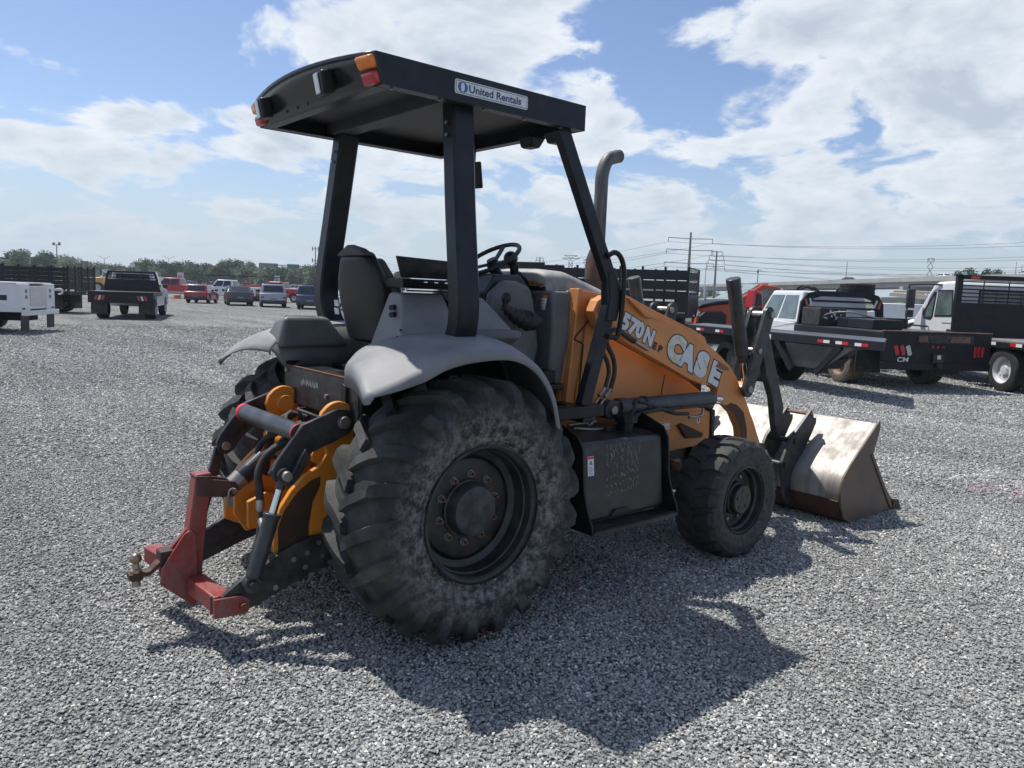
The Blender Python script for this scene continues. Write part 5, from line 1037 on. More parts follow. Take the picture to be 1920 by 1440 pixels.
    MB().box(L/2-0.03,L/2+0.03,-W/2+0.05,W/2-0.05,clear+0.05,clear+0.27).build('front_bumper', M_BUMP if not bed else M_STEEL, root, 0.03)
    for s in (-1,1): MB().obox((L/2-0.03, s*(W/2-0.18), hood[1]-0.22),(0.08,0.26,0.16)).build('headlamp', M_GLASSLAMP, root, 0.02)
    return root
def sedan(label, loc, h, paint, **k):
    return car('parked_sedan', label, 'car', loc, h, paint, 4.8, 1.83, 1.44, 0.95, (-1.75,-1.05,0.35,1.15), (0.98,0.74), trunk=1.02, **k)
def hatch(label, loc, h, paint, **k):
    return car('parked_hatchback', label, 'car', loc, h, paint, 3.8, 1.70, 1.42, 0.90, (-1.75,-1.45,0.25,0.85), (0.95,0.78), **k)
def suv(label, loc, h, paint, **k):
    return car('parked_suv', label, 'suv', loc, h, paint, 4.5, 1.84, 1.66, 1.02, (-2.10,-1.75,0.35,1.05), (1.06,0.88), wr=0.36, lower=M_BUMP, side_n=3, **k)
def pickup(label, loc, h, paint, L=5.8, **k):
    return car('pickup_truck', label, 'pickup', loc, h, paint, L, 1.98, 1.90, 1.22, (-0.75,-0.62,0.75,1.25), (1.25,1.12), clear=0.45, wr=0.40, ww=0.27, bed=1.30, tumble=0.2, **k)

def add_flatbed(root, x0, x1, W, zt, mm=M_DECK, lights=True, rack=None, apron=0.40, edge=None, tape=False, flaps=True, skirt=0.16):
    MB().box(x0, x1, -W/2, W/2, zt-skirt, zt-0.006).build('bed_frame', mm, root, 0.01)
    MB().box(x0+0.02, x1-0.02, -W/2+0.02, W/2-0.02, zt-0.006, zt+0.006).build('bed_floor', M_DECKTOP, root)
    MB().box(x0-0.03, x0+0.03, -W/2-0.01, W/2+0.01, zt-apron, zt+0.012).build('rear_apron', mm, root, 0.01)
    if edge: MB().box(x0-0.04, x0+0.04, -W/2-0.015, W/2+0.015, zt+0.012, zt+0.035).build('deck_edge', edge, root, 0.006)
    MB().box(x0+0.1, x1+0.3, -0.42, 0.42, zt-0.45, zt-0.17).build('chassis', M_UNDER, root)
    if lights:
        for s in (-1,1):
            for k, mm2 in enumerate((M_REDL, M_GLASSLAMP, M_REDL)):
                MB().obox((x0-0.035, s*(W/2-0.42)+(k-1)*0.13, zt-apron*0.55),(0.012,0.085,0.20),(R(18 if s>0 else -18),0,0)).build('tail_lamp', mm2, root, 0.01)
    if flaps:
        for s in (-1,1): MB().box(x0+0.35, x0+0.37, s*(W/2-0.32)-0.30, s*(W/2-0.32)+0.30, 0.22, zt-0.2).build('mud_flap', M_FLAP, root)
    if tape:
        n = int((x1-x0-0.3)/0.9)
        for s in (-1,1):
            for k in range(n):
                for q, mm2 in enumerate((M_TAPER, M_TAPEW) if k % 2 == 0 else (M_TAPEW, M_TAPER)):
                    MB().box(x0+0.25+k*0.9+q*0.16, x0+0.41+k*0.9+q*0.16, min(s*(W/2+0.001),s*(W/2+0.005)), max(s*(W/2+0.001),s*(W/2+0.005)), zt-0.10, zt-0.05).build('reflective_tape', mm2, root)
    if rack:
        zr, solid, nbar, taper = rack
        wt = W/2-taper
        lo, hi = zt, zt+solid; f = solid/(zr-zt); wm = W/2+(wt-W/2)*f
        MB().prism([(-W/2+0.05,zt),(W/2-0.05,zt),(wm,hi),(-wm,hi)], x1-0.04, x1, 'x').build('rack_panel', mm, root, 0.006)
        b = MB()
        for s in (-1,1): b.bar((x1-0.03,s*(wm-0.03),hi-0.02),(x1-0.03,s*(wt-0.03),zr),0.10,0.08,(1,0,0))
        b.box(x1-0.07,x1+0.01,-wt,wt,zr-0.09,zr); b.build('rack_frame', mm, root, 0.01)
        for k in range(nbar):
            z = hi+(zr-0.09-hi)*(k+0.5)/nbar; w_ = wm+(wt-wm)*(z-hi)/(zr-hi)-0.05
            MB().box(x1-0.05,x1-0.02,-w_,w_,z-0.018,z+0.018).build('rack_bar', mm, root)
        for y in (-W*0.17, W*0.17): MB().box(x1-0.045,x1-0.03,y-0.015,y+0.015,hi,zr-0.05).build('rack_bar', mm, root)
# ---- left side of the lot
H_L = YAW+PI/2
def hd(u, rel):                                        # heading: rel degrees turned left of the direction one looks towards u
    return YAW - math.atan((u-960)/FPX) + R(rel)
# white flatbed pickup with black rack
C_ = car('flatbed_pickup', 'white cab pickup with black flatbed and tapered headache rack, seen from behind, left side of the lot', 'flatbed pickup', gz(254,593), hd(250,-9), M_WHITE, 6.4, 1.98, 2.02, 1.28, (-0.55,-0.40,1.1,1.65), (1.32,1.18), clear=0.5, wr=0.44, ww=0.30, bed=1.3, skip_rear=True, wb=(-2.0,2.25), tumble=0.2)
C_['label'] = 'white cab pickup with black flatbed and tapered rack, beside the dark stake trucks'
add_flatbed(C_, -3.3, -0.65, 2.42, 1.13, rack=(2.02,0.52,2,0.28), apron=0.46)
for s in (-1,1): add_wheel(C_, -2.0, s*0.92, 0.42, 0.45)
# white service body truck at the left edge
Sx = empty('service_truck', 'white utility body truck with dented rear corner and mud flaps, at the left edge', 'service truck', gd(70,22.6), hd(75,68))
b = MB(); b.box(0.0,3.1,-1.15,-0.55,0.62,1.43); b.box(0.0,3.1,0.55,1.15,0.62,1.43); b.build('side_cabinet', M_WHITE, Sx, 0.02); b.kind = 0
MB().box(0.02,3.1,-0.55,0.55,0.70,0.95).build('bed_floor', M_WHITE, Sx)
MB().box(-0.01,0.05,-0.54,0.54,0.80,1.36).build('tailgate', mat('grubby_tailgate', (0.55,0.52,0.46), 0.5, 0, (0.66,0.66,0.66), 3, 0.8), Sx, 0.01)
MB().box(-0.12,0.0,-1.15,1.15,0.52,0.66).build('rear_bumper', M_WHITE, Sx, 0.02)
MB().box(0.1,2.9,-1.17,1.17,1.43,1.46).build('cabinet_lid', M_WHITE, Sx, 0.006)
for s in (-1,1):
    MB().box(0.02,0.04,s*0.86-0.25,s*0.86+0.25,0.10,0.57).build('mud_flap', M_FLAP, Sx)
    for z in (1.05,1.22): MB().cyl((-0.02,s*0.80,z),(0.01,s*0.80,z),0.055,n=16).build('tail_lamp', M_INKG, Sx)
    MB().box(-0.008,0.0,s*0.98-0.1,s*0.98+0.1,0.70,0.74).build('rust_mark', M_RUST, Sx)
    for x in (0.35,): MB().box(x,x+0.28,s*1.152-0.004,s*1.152+0.004,0.95,1.10).build('cabinet_latch', M_INK, Sx, 0.01)
    for x in (0.75,1.5,2.3): MB().box(x,x+0.012,s*1.151-0.002,s*1.151+0.002,0.66,1.42).build('door_seam', M_INKG, Sx)
    add_wheel(Sx, 1.7, s*0.92, 0.40, 0.42)
MB().tube([(-0.02,-1.10,1.26),(-0.20,-1.12,1.28),(-0.22,-1.12,1.16),(-0.12,-1.12,1.12)],0.028,8,4).build('grab_hook', M_WHITE, Sx)
MB().box(0.2,3.6,-0.4,0.4,0.35,0.62).build('chassis', M_UNDER, Sx)
MB().hexa([(3.2,-0.95,0.6),(3.2,0.95,0.6),(6.2,0.95,0.6),(6.2,-0.95,0.6)],[(3.2,-0.8,1.9),(3.2,0.8,1.9),(4.8,0.8,1.9),(4.8,-0.8,1.9)]).build('cab', M_WHITE, Sx, 0.08, seg=3)
for s in (-1,1): add_wheel(Sx, 5.3, s*0.9, 0.40, 0.28)
# dark stake-bed trucks behind it
def stake_truck(label, loc, heading, L, W, zdeck, ztop, nslat, npost, cabcol, mesh_end=False, head_solid=False, bar=True, cab=True, cabh=2.5, yard='stake trucks with dark slatted beds'):
    root = empty('stake_bed_truck', label, 'stake truck', loc, heading, yard)
    MB().box(0,L,-W/2,W/2,zdeck-0.16,zdeck).build('bed_frame', M_DECK, root, 0.01)
    MB().box(-0.01,0.0,-0.6,-0.35,zdeck-0.12,zdeck-0.04).build('marker_plate', M_DECAL, root)
    MB().box(0.3,L+1.8,-0.42,0.42,zdeck-0.5,zdeck-0.16).build('chassis', M_UNDER, root)
    for s in (-1,1):
        y = s*(W/2-0.03)
        for k in range(npost+1): MB().box(L*k/npost-0.03,L*k/npost+0.05,y-0.03,y+0.03,zdeck,ztop).build('stake_post', M_DECK, root)
        for k in range(nslat):
            z = zdeck+0.08+(ztop-zdeck-0.16)*(k+0.5)/nslat; h = (ztop-zdeck)/nslat*0.36
            MB().box(0.02,L-0.02,y-0.012,y+0.012,z-h,z+h).build('slat', M_DECK, root)
    y0 = -W/2+0.06; wid = W-0.12
    if mesh_end:
        n = 7; mb_ = MB(); zc = zdeck+(ztop-zdeck)*0.42
        for k in range(-n,n+1):
            for sg in (1,-1):
                a = (y0+wid*k/n, zc) if sg > 0 else (y0+wid*k/n+wid*0.9, zc); e_ = (a[0]+sg*wid*0.9, ztop-0.05)
                p0, p1 = list(a), list(e_)
                def clip(p, q):
                    for lim, gt in ((y0, True), (y0+wid, False)):
                        if (p[0] < lim) == gt and p[0] != lim:
                            tt = (lim-p[0])/(q[0]-p[0]) if q[0] != p[0] else 2
                            if 0 <= tt <= 1: p[0], p[1] = lim, p[1]+(q[1]-p[1])*tt
                            else: return False
                    return True
                if clip(p0,p1) and clip(p1,p0): mb_.bar((-0.01,p0[0],p0[1]),(-0.01,p1[0],p1[1]),0.012,0.03)
        me_ = mb_.build('mesh_gate', M_DECK, root)
        me_['kind'] = 'stuff'
        MB().box(-0.03,0.0,y0,y0+wid,zdeck,zc).build('gate_panel', M_DECK, root); 
        for y in (y0, y0+wid): MB().box(-0.03,0.02,y-0.03,y+0.03,zdeck,ztop).build('gate_post', M_DECK, root)
        MB().box(-0.03,0.02,y0,y0+wid,ztop-0.05,ztop).build('gate_rail', M_DECK, root)
    else:
        for k in range(5): MB().box(-0.03,0.03,y0+wid*k/4-0.04,y0+wid*k/4+0.04,zdeck,ztop).build('stake_post', M_DECK, root)
        for k in range(nslat):
            z = zdeck+0.08+(ztop-zdeck-0.16)*(k+0.5)/nslat; h = (ztop-zdeck)/nslat*0.40
            MB().box(-0.012,0.012,y0,y0+wid,z-h,z+h).build('slat', M_DECK, root)
    MB().box(L-0.03,L,y0,y0+wid,zdeck,ztop+0.0).build('headboard', M_DECK, root)
    if bar: b = MB(); b.bar((L-0.2,-W/2,ztop+0.28),(L-0.2,W/2,ztop+0.28),0.06,0.05); b.bar((L-0.2,-W/2+0.3,ztop),(L-0.2,-W/2+0.3,ztop+0.28),0.05,0.05); b.bar((L-0.2,W/2-0.3,ztop),(L-0.2,W/2-0.3,ztop+0.28),0.05,0.05); b.build('ladder_bar', M_DECK, root)
    for s in (-1,1):
        add_wheel(root, 1.3, s*(W/2-0.35), 0.46, 0.52); add_wheel(root, L+1.7, s*(W/2-0.25), 0.46, 0.28)
        MB().box(0.60,0.62,s*(W/2-0.38)-0.32,s*(W/2-0.38)+0.32,0.18,zdeck-0.16).build('mud_flap', M_FLAP, root)
    if cab:
        x = L+0.25; Bq = [(x,-1.0,0.7),(x+1.9,-1.0,0.7),(x+1.9,1.0,0.7),(x,1.0,0.7)]; Tq = [(x,-0.85,cabh),(x+1.1,-0.85,cabh),(x+1.1,0.85,cabh),(x,0.85,cabh)]
        MB().hexa(Bq,Tq).build('cab', cabcol, root, 0.08, seg=3)
        for i0,i1,sy in ((0,1,-1),(3,2,1)): panel(Bq[i0],Bq[i1],Tq[i1],Tq[i0],0.15,0.85,0.52,0.9,(0,sy,0.1)).build('side_window', M_GLASS, root)
        MB().box(x+1.5,x+3.1,-0.85,0.85,0.7,1.45).build('engine_hood', cabcol, root, 0.1, seg=3)
        for s in (-1,1): b = MB(); b.box(x+1.35,x+1.42,s*1.25-0.12,s*1.25+0.12,1.7,2.15); b.bar((x+1.3,s*0.95,2.2),(x+1.4,s*1.3,2.2),0.03,0.03); b.build('mirror', M_BUMP, root)
    return root
stake_truck('taller dark stake bed truck beside the white cab flatbed pickup', gd(152,35.5), hd(150,62), 4.3, 2.35, 1.0, 2.15, 5, 6, M_WHITE)
b2 = stake_truck('lower dark stake truck with an amber light bar, behind the white utility truck', gd(72,41), hd(60,72), 4.6, 2.3, 0.95, 1.95, 4, 6, M_WHITE, bar=False)
MB().box(0.3,0.8,-1.12,-0.9,1.96,2.06).build('amber_light_bar', M_AMBER, b2, 0.02)
sedan('dark grey sedan seen from behind, between the small red hatchback and the silver crossover', gz(447,572), hd(447,4), M_DKG)
hatch('small dark red hatchback seen from behind, in front of the white pickup', gz(379,568), hd(379,-14), M_RED2)
suv('silver crossover seen from behind, parked in front of the bright red pickup', gz(511,575), hd(511,2), M_SILV)
suv('dark blue crossover half hidden behind the left canopy post', gz(585,579), hd(585,-4), M_BLUE)
sedan('white sedan with red tail lamps, between the left canopy post and the seat', gz(655,581), hd(655,-2), M_WHITE)
pickup('red crew cab pickup with silver lower panels, under row sign 21', gz(330,559), hd(330,70), M_RED, L=5.6, lower=M_SILV)
MB_o = MB().hexa([(-0.3,-0.25,0),(0.3,-0.25,0),(0.3,0.25,0),(-0.3,0.25,0)],[(-0.26,-0.22,0.35),(0.26,-0.22,0.35),(0.26,0.22,0.35),(-0.26,0.22,0.35)])
ob = MB_o.build('orange_crate', mat('orange_plastic', (0.7,0.13,0.02), 0.5), None, 0.03, loc=gz(332,560)); tag(ob, 'small orange plastic tub on the gravel beneath the red crew cab pickup', 'tub')
pickup('white extended cab pickup behind the small red hatchback and the dark grey sedan', gz(428,563), hd(428,72), M_WHITE, L=5.6)
pickup('bright red pickup with toolbox, behind the silver crossover and under row sign 22', gz(524,566), hd(524,68), M_RED, L=6.0)
rowv = [(300,541,'suv',M_WHITE,80,'white suv between the flatbed pickup and row sign 21'),(395,541,'suv',M_DKG,75,'dark suv with roof showing just right of the red crew cab pickup'),
        (480,541,'suv',M_SILV,100,'pale suv with roof showing above the dark grey sedan'),(546,548,'suv',M_WHITE,90,'white suv with dark windows above the bed of the bright red pickup'),
        (560,540,'van',M_WHITE,95,'long white van left of the canopy post, farthest row'),(640,556,'suv',M_DKG,70,'dark suv just right of the left canopy post, behind the white sedan'),
        (665,550,'pk',M_WHITE,70,'white pickup nose beside the tractor seat, behind the white sedan'),(188,541,'pk',M_WHITE,60,'white pickup between the stake truck and the flatbed pickup'),
        (182,537,'suv',M_DKG,110,'dark suv behind the white pickup near row sign 20'),(600,542,'suv',M_BLUE,80,'blue suv hidden mostly by the left canopy post'),
        (515,536,'van',M_WHITE,120,'white box van in the far row below row sign 22'),(430,535,'van',M_WHITE,120,'white box van in the far row below the long ladder rack'),
        (352,538,'suv',M_SILV,85,'silver suv in the far row behind the red crew cab pickup'),(462,543,'pk',M_RED,80,'red pickup roof in the far row above the dark grey sedan'),(498,539,'pk',M_WHITE,100,'white pickup roof in the far row above the silver crossover'),
        (535,541,'suv',M_DKG,70,'dark suv in the far row above the bright red pickup bed'),(575,544,'pk',M_WHITE,85,'white pickup in the far row above the dark blue crossover'),(620,548,'pk',M_SILV,85,'silver pickup in the far row at the right side of the left canopy post')]
for u, v, kd, pm, rel, lab in rowv:
    p = gd(u, 1.69*FPX/max(8,(v-(512.8+u*0.0377)))); h = hd(u, rel)
    if kd == 'suv': suv(lab, p, h, pm)
    elif kd == 'pk': pickup(lab, p, h, pm)
    else: car('parked_van', lab, 'van', p, h, pm, 5.6, 2.0, 2.5, 1.35, (-2.75,-2.65,1.3,2.0), (1.35,1.15), clear=0.35, wr=0.38, side_n=3)
rt = empty('rack_trailer', 'long dark ladder rack trailer standing behind the white extended cab pickup', 'trailer', gd(455,86), hd(455,88))
b = MB(); b.bar((-4.5,-0.5,2.45),(4.5,-0.5,2.35),0.08,0.08); b.bar((-4.5,0.5,2.45),(4.5,0.5,2.35),0.08,0.08)
for k in range(19): b.bar((-4.5+k*0.5,-0.5,2.45-k*.0055),(-4.5+k*0.5,0.5,2.45-k*.0055),0.05,0.05)
for k in range(5): b.bar((-4.0+k*2,-0.5,0.8),(-4.0+k*2,-0.5,2.4),0.08,0.08); b.bar((-4.0+k*2,0.5,0.8),(-4.0+k*2,0.5,2.4),0.08,0.08)
b.build('rack', M_DECK, rt); MB().box(-4.5,4.5,-1.0,1.0,0.7,0.85).build('bed_frame', M_DECK, rt)
for x in (-1.5,-0.6):
    for s in (-1,1): add_wheel(rt, x, s*0.95, 0.38, 0.25)
yl = empty('wheel_loader', 'yellow machine cab just left of row sign 20, above the white pickup', 'loader', gd(178,80), hd(180,60))
b = MB().hexa([(-1.2,-0.9,0.8),(1.4,-0.9,0.8),(1.4,0.9,0.8),(-1.2,0.9,0.8)],[(-1.0,-0.8,1.7),(0.6,-0.8,1.7),(0.6,0.8,1.7),(-1.0,0.8,1.7)]); b.build('engine_cover', mat('yellow_machine_paint', (0.62,0.33,0.04), 0.4), yl, 0.08)
MB().hexa([(-0.2,-0.6,1.7),(0.9,-0.6,1.7),(0.9,0.6,1.7),(-0.2,0.6,1.7)],[(-0.1,-0.55,2.45),(0.7,-0.55,2.45),(0.7,0.55,2.45),(-0.1,0.55,2.45)]).build('cab', M_GLASS, yl, 0.04)
for x in (-0.8,1.0):
    for s in (-1,1): add_wheel(yl, x, s*0.95, 0.6, 0.4)
def row_sign(num, u, vt, depth, sz=0.85):
    p = gd(u, depth); h = hd(u, 180)+0.0; zt = CZ + (512.8+u*0.0377-vt)*depth/FPX
    r = empty('row_sign', 'white row sign reading %s on a post, over the parked vehicles' % num, 'sign', p, h, 'numbered row signs')
    MB().box(0.0,0.03,-sz*0.5,sz*0.5,zt-sz*1.2,zt).build('sign_board', M_DECAL, r); MB().cyl((-0.03,0,0),(-0.03,0,zt-0.1),0.035,n=10).build('sign_post', M_STEEL, r)
    text('sign_number', num, sz*0.72, M_INK, r, frame((0.034,-sz*0.42,zt-sz*1.05),(0,1,0),(0,0,1)), off=0.016, sx=1.0, depth=0.001)
    MB().box(0.031,0.035,-sz*0.2,sz*0.2,zt-sz*0.26,zt-sz*0.18).build('sign_caption', M_INKG, r)
row_sign('20',197,505,60,0.50); row_sign('21',336,511,74,0.56); row_sign('22',516,517,90,0.60)
for k,(u,v,dep) in enumerate(((286,513,100),(300,519,110),(247,494,120))):
    p = gd(u,dep); zt = CZ+(512.8+u*0.0377-v)*dep/FPX; r = empty('lot_sign', ('small white sign on a post behind the flatbed pickup cab','small white sign at the right of the flatbed pickup cab','pale yellow topped sign on a tall post, above the flatbed pickup')[k], 'sign', p, hd(u,180)); MB().box(0,0.03,-0.35,0.35,zt-0.6,zt).build('sign_board', M_DECAL, r); MB().cyl((-0.03,0,0),(-0.03,0,zt-0.05),0.04,n=8).build('sign_post', M_STEEL, r)
    if k == 2: MB().box(0.031,0.036,-0.35,0.35,zt-0.15,zt).build('sign_stripe', M_AMBER, r)

# ---- right side: crew cab flatbed truck, flatbed trailer, large cab truck, orange truck, long stake truck
H_R = R(60)
pc = gd(1752, 15.4); d60 = Vector((math.cos(H_R), math.sin(H_R), 0))
cc_ = pc + d60*3.25
K = car('crew_cab_flatbed', 'white crew cab truck with black flatbed, toolboxes and a spare tyre raised over its rack', 'flatbed truck', cc_+d60*0.15, H_R, M_WHITE, 6.8, 2.0, 2.02, 1.22, (0.15,0.32,1.75,2.35), (1.28,1.10), clear=0.45, wr=0.42, ww=0.28, bed=1.22, skip_rear=True, wb=(-1.75,2.35), glass=M_GLASSL, tumble=0.16, solid_rear=True)
xb = -3.4
add_flatbed(K, xb, -0.05, 2.45, 1.20, lights=False, edge=M_RUSTE, apron=0.62, rack=None, flaps=False, skirt=0.18)
MB().box(xb-0.06,xb+0.02,-1.24,1.24,0.45,0.60).build('rear_bumper', M_DECK, K, 0.01)
for s in (-1,1):
    for k, mm2 in enumerate((M_REDL, M_REDL, M_GLASSLAMP) if s > 0 else (M_REDL, M_REDL, M_REDL)):
        MB().obox((xb-0.04, (0.93-k*0.14) if s > 0 else (-0.87-k*0.085), 0.84),(0.014,0.095 if s>0 else 0.06,0.21),(R(-20 if s > 0 else 0),0,0)).build('tail_lamp', mm2, K, 0.01)
text('bed_maker_mark', 'CM', 0.13, M_DECAL, K, frame((xb-0.034,0.90,0.61),(0,-1,0),(0,0,1)), off=0.003, sx=1.35, shear=0.12, depth=0.001)
for y in (0.12,0,-0.12): MB().cyl((xb-0.045,y,0.92),(xb-0.03,y,0.92),0.025,n=12).build('marker_lamp', M_REDL, K)
b = MB(); b.box(xb-0.10,xb-0.03,-0.12,0.12,0.60,0.78); b.box(xb-0.16,xb-0.03,-0.05,0.05,0.50,0.60); b.build('hitch_receiver', M_BLACKW, K, 0.01); MB().box(xb-0.106,xb-0.10,-0.04,0.04,0.68,0.76).build('socket_cover', M_DECAL, K)
MB().box(xb-0.044,xb-0.031,-0.80,0.42,1.00,1.17).build('tail_panel', M_BLACKW, K, 0.01)
for y,w_ in ((0.36,0.10),(-0.5,0.22)): MB().box(xb-0.05,xb-0.044,y-w_,y+w_,1.02,1.14).build('rust_patch', M_RUSTE, K)
b = MB(); b.obox((xb+0.05,0.35,0.50),(0.05,0.5,0.05),(R(8),0,0)); b.obox((xb+0.05,-0.45,0.50),(0.05,0.5,0.05),(R(-6),0,0)); b.build('bent_step', M_STEEL, K, 0.005)
# rounded headache rack
rr_ = MB(); zt = 1.98
pts = [(-1.15,1.20),(-1.10,1.75),(-0.95,1.95),(-0.70,2.02),(0.70,2.02),(0.95,1.95),(1.10,1.75),(1.15,1.20)]; inn = [(y*0.84,(z-1.2)*0.84+1.2) for y,z in pts]
for i in range(7):
    rr_.hexa([(-0.10,*pts[i]),(-0.10,*pts[i+1]),(-0.10,*inn[i+1]),(-0.10,*inn[i])],[(-0.02,*pts[i]),(-0.02,*pts[i+1]),(-0.02,*inn[i+1]),(-0.02,*inn[i])])
rr_.build('headache_rack', M_DECK, K)
for z in (1.62,1.78): MB().box(-0.09,-0.05,-0.9,0.9,z-0.025,z+0.025).build('rack_bar', M_DECK, K)
MB().box(-0.10,-0.02,-0.95,0.95,1.2,1.42).build('rack_panel', M_DECK, K)
for s in (-1,1):
    MB().obox((-0.112, s*0.98, 1.72),(0.012,0.07,0.20),(R(-18*s),0,0)).build('rack_lamp', M_REDL, K); MB().obox((-0.112, s*0.87, 1.74),(0.012,0.05,0.20),(R(-18*s),0,0)).build('rack_lamp', M_GLASSLAMP, K)
MB().box(-1.10,-0.35,0.55,1.22,1.21,1.62).build('toolbox', M_BLACKW, K, 0.02); MB().box(-1.25,-0.35,-0.95,-0.35,1.21,1.44).build('toolbox', M_DECK, K, 0.02); MB().box(-2.6,-1.3,0.2,0.9,1.21,1.42).build('toolbox', M_DECK, K, 0.02)
b = MB(); rn = random.Random(8)
for k in range(16): y = rn.uniform(0.62,1.1); z = rn.uniform(1.36,1.56); b.obox((-1.106,y,z),(0.004,rn.uniform(.02,.06),rn.uniform(.02,.06)),(rn.random(),0,0))
b.build('decal_residue', M_DECAL, K)
MB().tube([(-1.9,0.3,1.43),(-1.7,0.9,1.55),(-1.2,1.1,1.48),(-1.0,1.2,1.3)],0.018,8,5).build('bent_rod', M_STEEL, K)
for s in (-1,1): add_wheel(K, -1.90, s*0.98, 0.44, 0.42, M_TANRIM, M_TYRET); MB().box(-2.62,-2.60,s*0.95-0.30,s*0.95+0.30,0.30,1.0).build('mud_flap', M_FLAP, K)
sp_ = empty('spare_tyre', 'large black knobbly spare tyre lying flat on a post above the crew cab truck rack', 'tyre', loc=gd(1594,20.5))
zc = CZ+(573-542)*20.5/FPX
t_, q_ = wheel_meshes(0.42,0.28); o_ = link('tyre', t_.mesh('tyre', M_TYREB), sp_, (0,0,zc), (PI/2,0,0))
kn = MB(); 
for k in range(40):
    a = 2*PI*k/40
    for zz in (-0.09,0.0,0.09): kn.obox((0.425*math.cos(a+zz),0.425*math.sin(a+zz),zc+zz),(0.03,0.045,0.07),(0,0,a+zz))
kk = kn.build('tread_knobs', M_TYREB, sp_); kk['kind'] = 'stuff'
MB().cyl((0,0,1.15),(0,0,zc-0.10),0.05,n=12).build('mounting_post', M_INK, sp_)

# black steel flatbed trailer deck in front
E0 = gd(1655,12.9); E1 = gd(1285,18.3); dl = (E1-E0).normalized(); rdir = Vector((math.cos(R(23)),math.sin(R(23)),0))
FT = empty('flatbed_trailer', 'low black steel flatbed trailer with red and white tape, behind the loader bucket linkage', 'trailer', E0, math.atan2(dl.y,dl.x))
Lf = (E1-E0).length; an = R(23)-math.atan2(dl.y,dl.x); off = Vector((math.cos(an),math.sin(an)))*1.75   # skewed tail end
zt = 1.10
def dprism(z0, z1, nm, mm, ins=0.0):
    MB().prism([(ins,-ins),(Lf-ins,-ins),(Lf+off.x-ins,off.y+ins),(off.x+ins,off.y+ins)], z0, z1, 'z').build(nm, mm, FT)
dprism(zt-0.16, zt-0.012, 'bed_frame', M_DECK); dprism(zt-0.012, zt, 'bed_floor', M_DECKTOP, 0.01)
MB().prism([(1.2,-0.3),(Lf-0.2,-0.3),(Lf-0.2,-1.0),(1.6,-1.0)], zt-0.42, zt-0.17, 'z').build('chassis', M_UNDER, FT)
for x0, cols in ((0.35,(M_TAPER,M_TAPEW)),(0.80,(M_TAPER,M_TAPEW)),(1.25,(M_TAPEW,M_TAPER)),(4.42,(M_TAPER,M_TAPEW)),(5.15,(M_TAPER,M_TAPEW)),(2.85,(M_TAPEW,M_TAPEW))):
    if x0 == 2.85: MB().box(x0,x0+0.13,0.001,0.006,zt-0.15,zt-0.05).build('marker_plate', M_DECAL, FT); continue
    for q in (0,1): MB().box(x0+q*0.15,x0+q*0.15+0.15,0.001,0.006,zt-0.115,zt-0.06).build('reflective_tape', cols[q], FT)
MB().hexa([(1.65,-0.12,0.46),(2.3,-0.12,0.46),(2.3,-0.7,0.46),(1.65,-0.7,0.46)],[(1.15,-0.04,zt-0.17),(2.5,-0.04,zt-0.17),(2.5,-0.7,zt-0.17),(1.15,-0.7,zt-0.17)]).build('underbody_box', mat('grey_box_panel', (0.07,0.075,0.08), 0.4, 0, (0.03,0.03,0.032), 2, 0.9), FT, 0.02)
for x0, x1 in ((1.6,1.0),(2.25,2.72),(2.9,3.4)): MB().bar((x0,-0.05,0.40),(x1,-0.03,zt-0.16),0.05,0.12,(1,0,0)).build('brace', M_DECK, FT)
MB().hexa([(3.0,-0.1,0.55),(3.7,-0.1,0.55),(3.7,-0.7,0.55),(3.0,-0.7,0.55)],[(2.9,-0.05,zt-0.17),(3.8,-0.05,zt-0.17),(3.8,-0.7,zt-0.17),(2.9,-0.7,zt-0.17)]).build('underbody_box', M_BLACKW, FT, 0.02)
for x in (3.55,4.5): add_wheel(FT, x, -0.28, 0.40, 0.30); add_wheel(FT, x, -1.15, 0.40, 0.25)
MB().prism([(0.72,zt-0.16),(1.10,zt-0.16),(1.6,0.52),(1.48,0.48)], -0.10, -0.06).build('gusset_plate', mat('bare_plate', (0.16,0.16,0.16), 0.5), FT)
# large white cab truck at the right edge
H_I = R(52); dI = Vector((math.cos(H_I),math.sin(H_I),0)); nI = Vector((-dI.y,dI.x,0))
wI = gz(1896,737); bI = wI - nI*1.05 + dI*1.95
IT = empty('flatbed_truck', 'white long nosed cab truck with black bulkhead and white wheels, at the right edge', 'flatbed truck', bI, H_I)
zd = 1.06; zc0 = 2.38
MB().box(-4.2,0.0,-1.22,1.22,zd-0.14,zd-0.01).build('bed_frame', M_DECK, IT, 0.01)
for k in range(8): MB().box(-4.2,0.0,-1.2+k*0.3,-0.905+k*0.3,zd-0.01,zd+0.02).build('deck_plank', mat('grey_plank', (0.20,0.18,0.16), 0.8, 0, (0.10,0.09,0.08), 6, 0.7), IT)
for k in range(5):
    for q, mm2 in enumerate((M_TAPEW, M_TAPER)):
        MB().box(-0.75-k*0.8+q*0.18,-0.57-k*0.8+q*0.18,1.221,1.226,zd-0.085,zd-0.02).build('reflective_tape', mm2, IT)
MB().box(-4.6,2.6,-0.42,0.42,zd-0.45,zd-0.14).build('chassis', M_UNDER, IT)
MB().box(-0.8,-0.1,0.75,1.18,0.52,zd-0.16).build('side_box', M_DECK, IT, 0.02)
MB().box(-2.65,-2.63,0.60,1.2,0.3,zd-0.14).build('mud_flap', M_FLAP, IT)
zl = zd+0.80
MB().box(-0.03,0.03,-1.18,1.18,zd,zl).build('bulkhead_panel', M_DECK, IT, 0.006)
